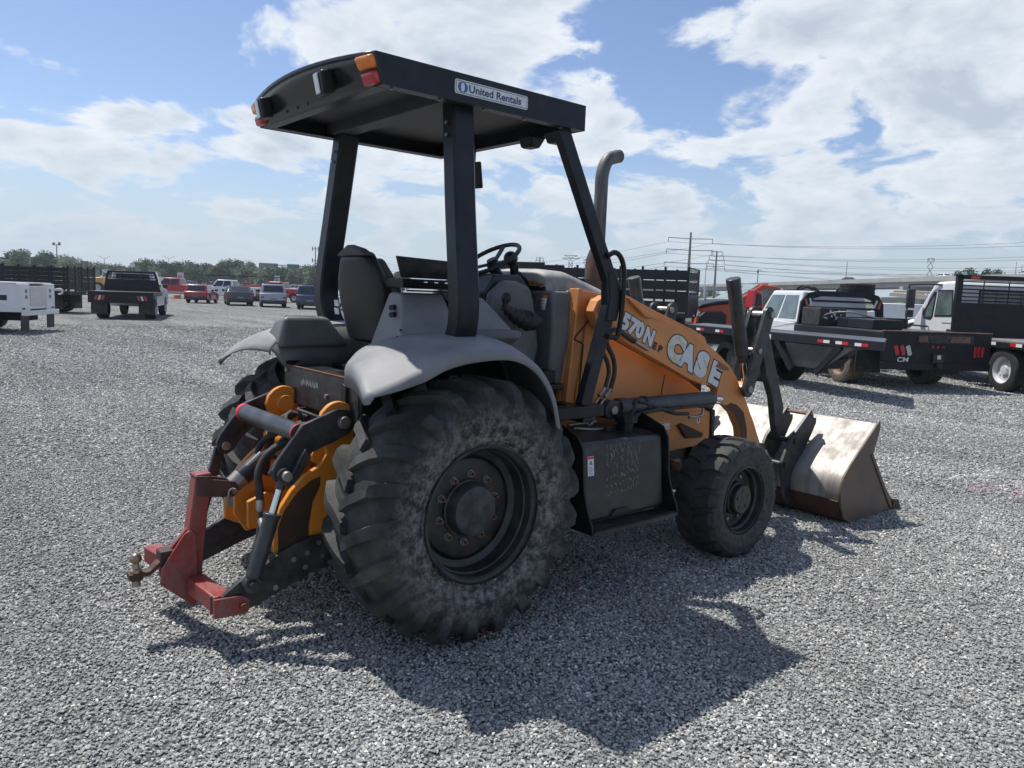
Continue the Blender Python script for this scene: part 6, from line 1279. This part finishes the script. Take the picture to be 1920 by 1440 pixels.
b = MB(); b.box(-0.06,0.04,1.12,1.26,zd,zc0+0.12); b.box(-0.06,0.04,-1.26,-1.12,zd,zc0+0.12); b.box(-0.06,0.04,-1.26,1.26,zc0+0.02,zc0+0.12); b.build('bulkhead_frame', M_DECK, IT, 0.008)
for k in range(6): z = zl+(zc0-zl)*(k+0.6)/6; MB().box(-0.02,0.0,-1.13,1.13,z-0.014,z+0.014).build('bulkhead_bar', M_DECK, IT)
for y in (-0.6,0.0,0.6): MB().box(-0.015,-0.005,y-0.012,y+0.012,zl,zc0).build('bulkhead_bar', M_DECK, IT)
MB().box(-0.062,-0.06,0.75,0.95,zc0+0.04,zc0+0.10).build('marker_lamp', M_REDL, IT)
Bq = [(0.22,-1.0,0.75),(2.05,-1.0,0.75),(2.05,1.0,0.75),(0.22,1.0,0.75)]
MB().prism([(0.22,0.75),(0.22,2.28),(0.34,2.38),(1.15,2.36),(1.30,2.30),(1.98,1.52),(2.08,1.45),(2.08,0.75)], -1.0, 1.0).build('cab', M_WHITE, IT, 0.07, seg=3)
MB().box(0.205,0.225,-0.55,0.55,1.78,2.17).build('rear_window_seal', M_INK, IT, 0.06); MB().box(0.195,0.206,-0.52,0.52,1.81,2.14).build('rear_window', M_GLASSL, IT, 0.004)
for s in (-1,1):
    MB().prism([(0.42,1.52),(0.48,2.16),(1.08,2.16),(1.16,1.50)], s*1.0015, s*1.008).build('door_window_seal', M_INK, IT); dw = MB().prism([(0.46,1.56),(0.51,2.12),(1.05,2.12),(1.12,1.54)], s*1.0085, s*1.012).build('door_window', M_GLASSL, IT)
    MB().prism([(1.22,1.50),(1.14,2.10),(1.24,2.12),(1.68,1.58),(1.60,1.44),(1.30,1.42)], s*1.0015, s*1.008).build('quarter_window_seal', M_INK, IT); MB().prism([(1.27,1.50),(1.20,2.02),(1.62,1.58),(1.57,1.47)], s*1.0085, s*1.012).build('quarter_window', M_GLASSL, IT)
    b = MB(); b.prism([(0.36,0.8),(0.38,2.22),(0.386,2.22),(0.366,0.8)], s*1.001, s*1.003); b.build('door_seam', M_INKG, IT); b = MB(); b.prism([(1.72,0.8),(1.70,1.5),(1.706,1.5),(1.726,0.8)], s*1.001, s*1.003); b.build('door_seam', M_INKG, IT)
    MB().prism([(0.44,0.98),(0.46,1.22),(0.60,1.22),(0.60,0.98)], s*1.002, s*1.010).build('cab_vent', M_INK, IT, 0.003)
    MB().prism([(0.44,1.355),(0.44,1.375),(0.82,1.375),(0.82,1.355)], s*1.002, s*1.006).build('door_handle', M_INKG, IT)
    MB().prism([(1.60,1.02),(1.60,1.10),(1.45,1.10),(1.45,1.02)], s*1.002, s*1.005).build('cab_badge', M_INKG, IT)
    b = MB(); b.tube([(0.95,s*1.01,2.28),(1.45,s*1.12,2.30),(1.78,s*1.30,2.28),(1.82,s*1.33,2.2),(1.82,s*1.33,1.35),(1.75,s*1.28,1.27),(1.35,s*1.02,1.25)],0.022,8,3); b.build('mirror_arm', M_INK, IT)
    b = MB(); b.obox((1.80,s*1.28,1.93),(0.10,0.20,0.48)); b.obox((1.80,s*1.28,1.55),(0.10,0.18,0.18)); b.build('mirror', M_BUMP, IT, 0.02)
    for x in (-1.75,): add_wheel(IT, x, s*1.05, 0.465, 0.28, M_WRIM)
    add_wheel(IT, 3.1, s*0.92, 0.465, 0.28, M_WRIM)
MB().prism([(2.05,0.75),(2.05,1.46),(2.6,1.40),(3.5,1.20),(3.75,1.08),(3.8,0.75)], -0.82, 0.82).build('engine_hood', M_WHITE, IT, 0.10, seg=3)
for s in (-1,1): MB().prism([(2.55,1.28),(2.30,1.33),(2.5,1.20),(2.85,1.12),(3.0,1.16)], s*0.825, s*0.832).build('hood_vent', M_INK, IT)
# orange and black medium truck
pO = gd(1362,33); HO = hd(1345,118)
OT = empty('conventional_truck', 'orange truck with black hood top and large windscreen, parked beyond the black trailer', 'truck', pO, HO)
M_ORT = mat('orange_truck_paint', (0.42,0.06,0.02), 0.35, 0, (0.34,0.05,0.02), 2, 0.5)
MB().prism([(-1.7,0.6),(-1.7,2.36),(-0.85,2.45),(0.35,1.72),(0.45,0.6)], -1.05, 1.05).build('cab', M_ORT, OT, 0.08, seg=3)
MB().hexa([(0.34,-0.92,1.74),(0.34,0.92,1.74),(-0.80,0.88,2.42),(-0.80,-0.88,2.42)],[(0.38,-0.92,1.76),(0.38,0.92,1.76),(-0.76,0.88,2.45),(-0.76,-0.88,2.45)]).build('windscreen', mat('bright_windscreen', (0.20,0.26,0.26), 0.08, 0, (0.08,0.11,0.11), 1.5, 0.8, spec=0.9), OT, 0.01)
MB().prism([(0.40,0.62),(0.40,1.60),(1.2,1.52),(1.95,1.35),(2.05,0.62)], -0.95, 0.95).build('engine_hood', M_ORT, OT, 0.08, seg=3)
MB().prism([(0.38,1.60),(0.38,1.76),(1.2,1.66),(1.9,1.50),(2.0,1.36),(1.2,1.525)], -0.96, 0.96).build('hood_top', M_DECK, OT, 0.05, seg=3)
MB().box(2.04,2.10,-0.6,0.6,0.75,1.35).build('grille', M_SRIM, OT, 0.02)
for s in (-1,1):
    MB().prism([(0.75,0.7),(0.75,1.10),(1.0,1.25),(1.75,1.22),(2.0,1.0),(2.0,0.7)], s*0.955, s*1.10).build('wheel_arch', M_DECK, OT, 0.04); add_wheel(OT, 1.35, s*0.95, 0.48, 0.28); add_wheel(OT, -3.8, s*0.95, 0.48, 0.5)
    MB().obox((1.95,s*0.88,1.10),(0.12,0.20,0.20)).build('headlamp', M_GLASSLAMP, OT, 0.03)
    panel((-1.5,s*1.05,1.6),(-0.15,s*1.05,1.6),(-0.9,s*1.05,2.3),(-1.5,s*1.05,2.3),0.05,0.95,0.05,0.95,(0,s,0)).build('side_window', M_GLASSL, OT)
    b = MB(); b.bar((0.1,s*1.1,2.3),(0.6,s*1.35,2.3),0.03,0.03); b.box(0.55,0.62,s*1.35-0.10,s*1.35+0.10,1.75,2.3); b.build('mirror', M_SRIM, OT)
MB().box(-7.0,-2.4,-1.15,1.15,1.0,1.15).build('bed_frame', M_DECK, OT)
for k in range(5): MB().box(-1.4+k*0.02,-1.3+k*0.02,-0.6+k*0.3-0.05,-0.6+k*0.3+0.05,2.44,2.50).build('roof_lamp', M_REDL, OT)
MB().box(-6.5,1.8,-0.4,0.4,0.5,1.0).build('chassis', M_UNDER, OT)
# long black stake truck
Z0 = gd(1290,29.5); Z1 = gd(965,30.5); dd = (Z1-Z0)
LT = stake_truck('long black stake truck with diamond mesh gate, behind the tractor hood', Z0, math.atan2(dd.y,dd.x)-R(14), 7.8, 2.4, 1.15, 2.88, 4, 9, M_WHITE, mesh_end=True, bar=False, cabh=2.45)
MB().box(5.7,7.8,1.20,1.23,1.2,2.95).build('solid_side_panel', M_DECK, LT); MB().box(5.7,7.8,-1.23,-1.20,1.2,2.95).build('solid_side_panel', M_DECK, LT)
for y in (0.75,): MB().box(0.05,0.4,1.21,1.22,1.2,1.9).build('side_panel', M_DECK, LT)
# stacked chassis, red cab piece and machines in the far right row
def chassis_stack(label, u, v, dep, L, rel, nl=1):
    r = empty('truck_chassis', label, 'truck chassis', gd(u,dep), hd(u,rel), 'bare chassis stacked in the far row'); z0 = 1.69-(v-(512.8+u*0.0377))*dep/FPX
    b = MB(); b.bar((-L/2,-0.4,z0),(L/2,-0.4,z0),0.08,0.22); b.bar((-L/2,0.4,z0),(L/2,0.4,z0),0.08,0.22)
    for k in range(5): b.bar((-L/2+L*k/4,-0.4,z0),(-L/2+L*k/4,0.4,z0),0.1,0.15)
    b.build('frame_rails', M_UNDER, r)
    for x in (-L*0.3, L*0.32):
        for s in (-1,1): w_ = add_wheel(r, x, s*0.95, 0.42, 0.28); w_.location.z = z0
        MB().cyl((x,-0.9,z0),(x,0.9,z0),0.08,n=10).build('axle', M_UNDER, r)
    b = MB(); b.box(-L/2,-L/2+0.15,-0.9,-0.8,0,z0-0.1); b.box(L/2-0.15,L/2,-0.9,-0.8,0,z0-0.1); b.box(-L/2,L/2,-1.0,1.0,z0-0.75,z0-0.55); b.build('stand', M_DECK, r)
chassis_stack('dark bare truck chassis on a stand, nearer the orange truck', 1465,548,46,4.2,80)
chassis_stack('dark bare truck chassis raised on a stand, directly left of the spare tyre', 1535,549,46,3.6,84)
rc = empty('machine_cab', 'red machine hood with a dark opening, between the dark bucket linkage tubes', 'machine', gd(1404,27), hd(1412,130))
b = MB(); b.hexa([(-0.28,-0.22,1.45),(0.22,-0.22,1.45),(0.22,0.22,1.45),(-0.28,0.22,1.45)],[(-0.22,-0.17,2.06),(0.17,-0.19,2.14),(0.17,0.19,2.14),(-0.22,0.17,2.06)]); b.build('hood', M_RED, rc, 0.06, seg=3)
MB().hexa([(-0.16,0.20,1.55),(0.10,0.20,1.55),(0.10,0.245,1.55),(-0.16,0.245,1.55)],[(-0.14,0.16,1.95),(0.05,0.16,2.0),(0.05,0.22,2.0),(-0.14,0.21,1.95)]).build('opening', M_INK, rc)
b = MB(); b.box(-0.5,0.5,-0.35,0.35,0.3,1.45); b.build('engine_block', M_UNDER, rc, 0.05); add_wheel(rc,-0.3,-0.5,0.35,0.2); add_wheel(rc,-0.3,0.5,0.35,0.2); add_wheel(rc,0.5,-0.5,0.35,0.2); add_wheel(rc,0.5,0.5,0.35,0.2)
bt = empty('bucket_truck', 'white boom truck with folded beige boom, beyond the big white cab, under the overpass', 'boom truck', gd(1695,62), hd(1695,85))
b = MB(); b.bar((-1.8,0,2.55),(1.6,0,2.75),0.35,0.35); b.bar((-1.6,0.3,2.95),(1.3,0.3,3.0),0.25,0.22); b.build('boom', mat('beige_boom', (0.5,0.45,0.38), 0.5), bt, 0.04); MB().box(-2.6,-1.8,-0.4,0.4,2.3,3.3).build('bucket', M_WHITE, bt, 0.06); MB().box(-2.4,2.2,-1.1,1.1,0.8,2.0).build('service_body', M_WHITE, bt, 0.05); MB().box(-0.2,0.3,-0.3,0.3,2.0,2.6).build('turret', M_WHITE, bt)
for x in (-1.6,1.8):
    for s in (-1,1): add_wheel(bt, x, s, 0.45, 0.3)
for u, dep, rel, kd, pm, lab in ((1440,40,100,'suv',M_WHITE,'white suv glimpsed between the linkage tube and the crew cab truck'),(1650,70,95,'pk',M_WHITE,'white pickup right of the spare tyre, far row'),(1680,80,80,'suv',M_TAN,'tan suv in the far row under the overpass, right of the spare tyre'),(1325,80,90,'pk',M_WHITE,'white pickup in the far row, left of the orange truck windscreen')):
    (suv if kd == 'suv' else pickup)(lab, gd(u,dep), hd(u,rel), pm)

# ================================================================== FAR BACKGROUND
M_CONC = mat('overpass_concrete', (0.36,0.35,0.33), 0.85, 0, (0.28,0.27,0.255), 0.08, 0.7, streak=True)
OP = empty('overpass', 'long concrete highway overpass rising towards the right on square piers', 'overpass')
def zat(u, v, dep): return CZ+((512.8+u*0.0377)-v)*dep/FPX
spine = [(2300,505,105),(1920,513,140),(1700,520,175),(1500,527,220),(1320,533,290),(1100,537,420),(900,536,600)]
Pn = [(gd(u,dp_), zat(u,v,dp_)) for u,v,dp_ in spine]
for i in range(len(Pn)-1):
    (a, za), (c, zc_) = Pn[i], Pn[i+1]; d = (c-a).normalized(); n_ = Vector((-d.y,d.x,0)); n_ = n_ if n_.dot(Vector((CX,CY,0))-a) > 0 else -n_
    far = -n_*11
    def P3(p, z): return (p.x, p.y, z)
    MB().hexa([P3(a,za-1.0),P3(c,zc_-1.0),P3(c+far,zc_-1.0),P3(a+far,za-1.0)],[P3(a,za-0.75),P3(c,zc_-0.75),P3(c+far,zc_-0.75),P3(a+far,za-0.75)]).build('deck', M_CONC, OP)
    for sh in (0, 1):
        o_ = far*sh; w_ = -n_*0.3 if sh == 0 else n_*0.3
        MB().hexa([P3(a+o_,za-0.75),P3(c+o_,zc_-0.75),P3(c+o_+w_,zc_-0.75),P3(a+o_+w_,za-0.75)],[P3(a+o_,za),P3(c+o_,zc_),P3(c+o_+w_,zc_),P3(a+o_+w_,za)]).build('parapet', M_CONC, OP)
    for q in range(4):
        o_ = -n_*(0.9+q*3.0); w_ = -n_*0.5
        MB().hexa([P3(a+o_,za-2.2),P3(c+o_,zc_-2.2),P3(c+o_+w_,zc_-2.2),P3(a+o_+w_,za-2.2)],[P3(a+o_,za-1.002),P3(c+o_,zc_-1.002),P3(c+o_+w_,zc_-1.002),P3(a+o_+w_,za-1.002)]).build('girder', M_CONC, OP)
for u in (1709, 1310, 2050, 1480):
    for i in range(len(spine)-1):
        if spine[i+1][0] <= u <= spine[i][0]:
            f = (spine[i][0]-u)/(spine[i][0]-spine[i+1][0]); dp_ = spine[i][2]+(spine[i+1][2]-spine[i][2])*f; v = spine[i][1]+(spine[i+1][1]-spine[i][1])*f
            p = gd(u, dp_+4); z = zat(u, v, dp_)-2.2; MB().box(p.x-0.9,p.x+0.9,p.y-0.9,p.y+0.9,0,z-0.9).build('pier', M_CONC, OP)
            a, c = Pn[i][0], Pn[i+1][0]; d = (c-a).normalized(); n_ = Vector((-d.y,d.x,0)); MB().bar(p-n_*4.5+Vector((0,0,z-0.45)), p+n_*4.5+Vector((0,0,z-0.45)), 1.4, 0.9).build('pier_cap', M_CONC, OP)
# lower ramp behind
RP = empty('highway_ramp', 'lower concrete ramp behind the overpass, seen above the trucks at right', 'ramp')
sp2 = [(2300,556,230),(1920,558,230),(1640,557,250),(1400,556,320),(1310,556,360)]
for i in range(len(sp2)-1):
    (u0,v0,d0),(u1,v1,d1) = sp2[i], sp2[i+1]; a, c = gd(u0,d0), gd(u1,d1); za, zc_ = zat(u0,v0,d0), zat(u1,v1,d1); far = FH*10
    MB().hexa([(a.x,a.y,za-2.4),(c.x,c.y,zc_-2.4),(c.x+far.x,c.y+far.y,zc_-2.4),(a.x+far.x,a.y+far.y,za-2.4)],[(a.x,a.y,za),(c.x,c.y,zc_),(c.x+far.x,c.y+far.y,zc_),(a.x+far.x,a.y+far.y,za)]).build('ramp_deck', M_CONC, RP)
    p = a+far*0.5; MB().box(p.x-0.9,p.x+0.9,p.y-0.9,p.y+0.9,0,za-2.4).build('pier', M_CONC, RP)
# cars on the overpass
for u, dp_, pm, lab in ((1750,172,M_WHITE,'white car driving on the overpass above the big white cab'),(1575,208,M_DKG,'dark car driving on the overpass above the spare tyre'),(1905,146,M_WHITE,'white car on the overpass at the right edge')):
    i = [k for k in range(len(spine)-1) if spine[k+1][0] <= u <= spine[k][0]][0]; f = (spine[i][0]-u)/(spine[i][0]-spine[i+1][0])
    d0 = spine[i][2]+(spine[i+1][2]-spine[i][2])*f; v = spine[i][1]+(spine[i+1][1]-spine[i][1])*f; z = zat(u,v,d0)-0.72
    d = (Pn[i+1][0]-Pn[i][0]); p = gd(u, d0+3.5, z); sedan(lab, p, math.atan2(d.y,d.x), pm)
# power poles, lattice towers, masts, wires
M_POLE = mat('grey_steel_pole', (0.16,0.16,0.165), 0.7); M_WIRE = mat('wire', (0.06,0.06,0.065), 0.6)
ATT = {}
def pole(label, u, vt, dep, arms, r=0.28):
    p = gd(u,dep); zt = zat(u,vt,dep); root = empty('power_pole', label, 'power pole', p, hd(u,-90)+R(15), 'power poles beyond the lot')
    MB().cyl((0,0,0),(0,0,zt),r,r*0.45,n=12).build('pole_shaft', M_POLE, root)
    pts = []
    for v, w_ in arms:
        z = zat(u,v,dep); b = MB(); b.bar((-w_,0,z+0.15),(0,0,z),0.16,0.16); b.bar((0,0,z),(w_,0,z+0.15),0.16,0.16); b.build('cross_arm', M_POLE, root)
        for s in (-1,1): MB().cyl((s*w_,0,z+0.1),(s*w_,0,z-0.9),0.08,n=8).build('insulator', M_POLE, root)
        a = root.rotation_euler.z
        pts += [Vector((p.x+s*w_*math.cos(a), p.y+s*w_*math.sin(a), z-0.9)) for s in (-1,1)]
    ATT[label] = pts; return pts
A1 = pole('tall steel power pole with three cross arms, right of the long stake truck', 1279, 438, 190, ((450,5.5),(471,5.8),(495,6.2)), 0.5)
A2 = pole('slim power pole with short cross arms, between the stake truck and the leaning cylinder', 1329, 472, 210, ((474,1.5),(482,2.0),(490,2.2),(501,2.4)), 0.4)
A3 = pole('small distant power pole above the tractor hood', 1003, 483, 260, ((485,1.2),(490,1.4),(495,1.4)), 0.35)
wires = []
def wire(a, c, sag, lab_, r=0.035, n=24):
    pts = [a.lerp(c, i/n)-Vector((0,0,sag*4*(i/n)*(1-i/n))) for i in range(n+1)]
    w_ = MB().tube(pts, r, 5, 1).build('power_line', M_WIRE); w_['category'] = 'power line'; w_['group'] = 'power lines strung between the poles'; w_['label'] = lab_; return w_
for k, q in enumerate(A1):
    e_ = gd(2350, 170); rv_ = (450,471,495)[k//2]; wire(q, Vector((e_.x+(k%2)*8, e_.y, zat(2350, (440,470,500)[k//2]-20, 170))), 3.0, ('highest','middle','lowest')[k//2]+' pair of power lines running right from the tall power pole')
    e_ = gd(700, 300); wire(q, Vector((e_.x+(k%2)*8, e_.y, zat(700, 478+12*(k//2), 300))), 5.0, ('highest','middle','lowest')[k//2]+' pair of power lines running left from the tall power pole')
for k, q in enumerate(A2[2:]):
    e_ = gd(2350, 200); wire(q, Vector((e_.x, e_.y+(k%2)*5, zat(2350, 478+10*k, 200))), 3.0, ('upper','upper','middle','middle','lower','lower')[k]+' thin power line running right from the slim power pole')
def lattice(label, u, vt, dep, W0, W1, arms, vb=None):
    p = gd(u,dep); zt = zat(u,vt,dep); root = empty('lattice_tower', label, 'lattice tower', p, hd(u,-90), 'lattice towers on the horizon')
    b = MB(); n = 7; th = 0.003*dep/4
    def w_at(f): return W0+(W1-W0)*min(1,f*1.35)
    for sx in (-1,1):
        for sy in (-1,1):
            for i in range(n): f0, f1 = i/n, (i+1)/n; b.bar((sx*w_at(f0)/2,sy*w_at(f0)/2,zt*f0),(sx*w_at(f1)/2,sy*w_at(f1)/2,zt*f1),th,th)
    for i in range(n):
        f0, f1 = i/n, (i+1)/n
        for sy in (-1,1): b.bar((-w_at(f0)/2,sy*w_at(f0)/2,zt*f0),(w_at(f1)/2,sy*w_at(f1)/2,zt*f1),th*.7,th*.7); b.bar((w_at(f0)/2,sy*w_at(f0)/2,zt*f0),(-w_at(f1)/2,sy*w_at(f1)/2,zt*f1),th*.7,th*.7)
    b.build('tower_lattice', M_POLE, root)
    for v, w_ in arms:
        z = zat(u,v,dep); c = MB(); c.bar((-w_,0,z+0.3),(w_,0,z+0.3),th,th); c.bar((-w_,0,z+0.3),(-W1/2,0,z-1.2),th*.8,th*.8); c.bar((w_,0,z+0.3),(W1/2,0,z-1.2),th*.8,th*.8); c.build('cross_arm', M_POLE, root)
lattice('wide armed transmission tower rising beyond the hood, larger one', 1060, 481, 520, 5, 2.2, ((481,4.5),(486,6)))
lattice('narrow transmission tower just right of the wider one', 1090, 487, 560, 4, 2, ((489,2.5),(494,3)))
lattice('pale transmission tower beside the steering wheel', 947, 490, 600, 5, 2.5, ((491,5),(498,6)))
lattice('dark open lattice mast above the overpass, left of the big white cab', 1725, 487, 260, 1.7, 1.7, ((488,1.0),))
def mast(label, u, vt, dep, r, head, cat='mast'):
    p = gd(u,dep); zt = zat(u,vt,dep); root = empty('mast', label, cat, p, hd(u,-90)); MB().cyl((0,0,0),(0,0,zt),r,r*0.6,n=8).build('mast_shaft', M_POLE, root); b = MB()
    if head == 'lights': b.bar((-0.5,0,zt-0.1),(0.5,0,zt+0.1),0.12,0.1); b.box(0.25,0.7,-0.15,0.15,zt-0.1,zt+0.5); b.box(-0.7,-0.25,-0.15,0.15,zt-0.1,zt+0.4)
    elif head == 'cell':
        for dz_ in (0,-4.5): 
            for a in (-1.1,0,1.1): b.box(a-0.2,a+0.2,-0.3,0.3,zt-1.6+dz_,zt+dz_)
            b.box(-1.3,1.3,-0.15,0.15,zt-0.9+dz_,zt-0.7+dz_)
    elif head == 'turbine':
        for a in (150,30,95 if False else 270): b.bar((0,0,zt),(3.2*math.cos(R(a)),0,zt+3.2*math.sin(R(a))),0.16,0.2)
    elif head == 'arm': b.bar((0,0,zt),(1.2,0,zt-0.3),0.15,0.15); b.box(-0.4,0.2,-0.2,0.2,zt-1.2,zt-0.2)
    if b.v: b.build('mast_head', M_POLE, root)
mast('tall lot light mast over the trees at far left', 107, 460, 150, 0.14, 'lights', 'light mast')
mast('cellular tower with antenna arrays, just left of the left canopy post', 587, 464, 300, 0.30, 'cell', 'cell tower')
mast('faint Y-shaped light mast above row sign 20', 195, 486, 420, 0.25, 'turbine', 'light mast'); mast('faint Y-shaped light mast just left of row sign 21', 315, 486, 420, 0.25, 'turbine', 'light mast')
mast('thin pale mast between the power pole and the linkage tube', 1311, 492, 500, 0.3, None); mast('short mast with a side lamp above the overpass, right of the leaning linkage tube', 1408, 506, 260, 0.22, 'arm', 'light mast'); mast('thin mast above the overpass left of the spare tyre', 1571, 492, 400, 0.25, None)
mast('thin twin mast above the overpass near the right edge, left one', 1883, 492, 400, 0.22, None); mast('thin twin mast above the overpass near the right edge, right one', 1894, 498, 400, 0.22, None)
# billboard and highway sign over the trees
bb = empty('billboard', 'grey back of a billboard rising over the trees left of the green sign', 'billboard', gd(500,250), hd(500,180)); zt = zat(500,494,250); MB().box(-0.2,0.2,-3.0,3.0,zt-1.5,zt).build('panel', mat('billboard_back', (0.22,0.22,0.21), 0.8), bb); MB().cyl((0,0,0),(0,0,zt-1.5),0.35,n=10).build('column', M_POLE, bb)
gs = empty('highway_sign', 'green highway sign on a gantry over the tree line', 'road sign', gd(546,250), hd(546,180)); zt = zat(546,496,250); MB().box(-0.1,0.1,-1.9,1.9,zt-1.4,zt).build('sign_panel', mat('highway_green', (0.02,0.20,0.13), 0.5), gs); b = MB(); b.cyl((0,-6,0),(0,-6,zt-0.3),0.2,n=8); b.bar((0,-6,zt-0.5),(0,8,zt-0.5),0.25,0.25); b.build('gantry', M_POLE, gs)

# trees
M_LEAF = [mat('leaf_dark', (0.028,0.058,0.020), 0.7, 0, (0.045,0.085,0.028), 0.6, 0.8), mat('leaf_mid', (0.045,0.088,0.028), 0.7, 0, (0.07,0.12,0.038), 0.6, 0.8), mat('leaf_light', (0.085,0.115,0.045), 0.7, 0, (0.06,0.09,0.035), 0.6, 0.8)]
M_BARK = mat('bark', (0.09,0.07,0.055), 0.9, 0, (0.05,0.04,0.03), 3, 0.7, bump=0.4, bscale=8)
def tree_meshes(seed, H, kind):
    rn = random.Random(seed); b = MB(); b.tube([(0,0,0),(rn.uniform(-.1,.1),0,H*0.35),(rn.uniform(-.3,.3),rn.uniform(-.2,.2),H*0.78)], lambda t: 0.022*H*(1-0.8*t), 7, 3)
    lobes = []
    base = {'pine':0.42,'oak':0.12,'bush':0.06}[kind]; rw = {'pine':0.20,'oak':0.36,'bush':0.42}[kind]
    for k in range({'pine':9,'oak':13,'bush':11}[kind]):
        f = rn.random(); z = H*(base+(0.94-base)*f); a = rn.uniform(0,2*PI); rr = H*rw*(1-0.55*abs(f-0.35))*rn.uniform(0.25,1.0)*0.8
        lobes.append((Vector((rr*math.cos(a), rr*math.sin(a), z)), H*rn.uniform(0.11,0.19)*(1.0 if kind != 'pine' else 0.8)))
        b.tube([(0,0,z*0.8),(lobes[-1][0].x*0.5,lobes[-1][0].y*0.5,z*0.92),tuple(lobes[-1][0])], 0.006*H, 5, 2)
    tm = b.mesh('trunk', M_BARK)
    c = MB(); mi = []
    for (p, r) in lobes:
        m_ = rn.choice((0,0,1,1,2))
        for j in range(95):
            d = Vector((rn.gauss(0,1),rn.gauss(0,1),rn.gauss(0,0.8))).normalized()*r*rn.random()**0.45
            q = p+d; s_ = H*rn.uniform(0.016,0.034); u1 = Vector((rn.gauss(0,1),rn.gauss(0,1),rn.gauss(0,1))).normalized(); v1 = u1.orthogonal().normalized()
            c.add([q-u1*s_, q+v1*s_*0.7, q+u1*s_, q-v1*s_*0.7+Vector((0,0,-s_*0.4))], [(0,1,2),(0,2,3)]); mi += [m_ if rn.random()<0.75 else rn.randrange(3)]*2
    me = D.meshes.new('crown'); me.from_pydata([tuple(v) for v in c.v], [], c.f)
    for m_ in M_LEAF: me.materials.append(m_)
    me.polygons.foreach_set('material_index', mi); me.update(); return tm, me
TV = [tree_meshes(100+i, 10.0, k) for i, k in enumerate(('oak','oak','oak','pine','pine','bush','oak','bush'))]
rn = random.Random(21)
def tree(u, dep, hgt, var, label, zb=0.0, grp='trees along the far edge of the lot', wide=1.0):
    tm, cm2 = TV[var]; p = gd(u, dep, zb); s_ = hgt/10.0
    o = empty('tree', label, 'tree', p, rn.uniform(0,6.28), grp); link('trunk', tm, o, sc=(s_*wide,s_*wide,s_)); link('crown', cm2, o, sc=(s_*wide,s_*wide,s_)); return o
prof_t = [(-60,472),(0,484),(35,470),(60,486),(85,474),(125,482),(160,490),(200,494),(240,496),(275,488),(300,493),(350,492),(390,496),(420,491),(450,489),(480,498),(520,500),(560,502),(590,496),(625,506),(645,504),(700,512),(740,514)]
def vtop(u):
    for (a, va), (c, vc) in zip(prof_t, prof_t[1:]):
        if a <= u <= c: return va+(vc-va)*(u-a)/(c-a)
    return 500
u = -60
while u < 745:
    for row in range(3):
        dep = 215+row*28+rn.uniform(-10,10); vt_ = vtop(u)+rn.uniform(-3,7)+row*1.0; h_ = zat(u, vt_, dep)/0.97
        lab = ('front row','second row','back row')[row]+' tree of the far belt, '+[t_ for a_, t_ in ((30,'at the far left edge of the photo'),(100,'around the tall lot light mast'),(170,'above the taller stake truck'),(230,'behind row sign 20'),(290,'above the white cab flatbed pickup'),(370,'behind row sign 21'),(440,'above the small red hatchback'),(510,'left of the billboard'),(565,'around the green highway sign'),(620,'beside the left canopy post'),(2000,'between canopy post and tractor seat')) if u < a_][0]
        tree(u+rn.uniform(-7,7), dep, h_*(1.0 if row else rn.uniform(0.72,1.0)), rn.choice((0,1,2,6,3,5)), lab, wide=1.35)
    u += 11
for u_, v_, dp_, var in ((33,472,190,0),(84,474,190,1),(272,487,205,3),(122,481,200,6)): tree(u_, dp_, zat(u_,v_,dp_)/0.97, var, ('tall tree left of the light mast','tall tree just left of the light mast','lone taller pine crown above the flatbed pickup','rounded tree right of the light mast')[[33,84,272,122].index(u_)], wide=1.3)
u = 1300
while u < 1990:
    dep = rn.uniform(250,300); vt_ = (512.8+u*0.0377)-rn.uniform(8,17)+ (6 if u<1300 else 0); tree(u, dep, zat(u,vt_,dep)/0.97, rn.choice((5,7,0,5,2)), 'low bushy tree beyond the overpass, '+('hidden behind the long stake truck' if u<1310 else 'above the orange truck' if u<1440 else 'above the white crew cab' if u<1640 else 'between spare tyre and big white cab' if u<1720 else 'behind the big white cab truck'), grp='bushy trees beyond the overpass', wide=1.8); u += rn.uniform(12,20)
for u_, v_, dp_ in ((1800,504,190),(1775,510,200),(1828,506,190),(1851,507,200)): tree(u_, dp_, zat(u_,v_,dp_)/0.97, 3, 'dark tree crown showing above the overpass near the right edge', grp='tree crowns above the overpass', wide=0.9)
# low green bank under the overpass
b = MB(); rows = []
for k in range(24):
    u_ = 1300+k*34; a = gd(u_, 205); c = gd(u_, 245); h = 2.2+1.0*math.sin(k*1.3)+0.6*math.sin(k*2.9); rows.append([(a.x,a.y,0.0),(a.lerp(c,.5).x,a.lerp(c,.5).y,h*0.8),(c.x,c.y,h),(c.x+30,c.y+30,0)])
b.grid(rows); bk = b.build('grass_bank', mat('bank_grass', (0.07,0.10,0.035), 0.9, 0, (0.12,0.14,0.06), 0.5, 0.8, bump=0.5, bscale=2)); bk['kind'] = 'structure'
# ================================================================== HAZE
HZ = True
if HZ:
    hb = MB().box(-1100,1300,-1100,1300,-1.0,36); ho = hb.build('haze', None); ho['kind'] = 'stuff'
    m = D.materials.new('haze_air'); m.use_nodes = True; t = m.node_tree; t.nodes.clear(); o = t.nodes.new('ShaderNodeOutputMaterial'); pv = t.nodes.new('ShaderNodeVolumePrincipled')
    pv.inputs['Density'].default_value = 0.00035; pv.inputs['Color'].default_value = (0.80,0.90,1.0,1); pv.inputs['Anisotropy'].default_value = 0.3
    t.links.new(pv.outputs[0], o.inputs['Volume']); ho.data.materials.append(m)
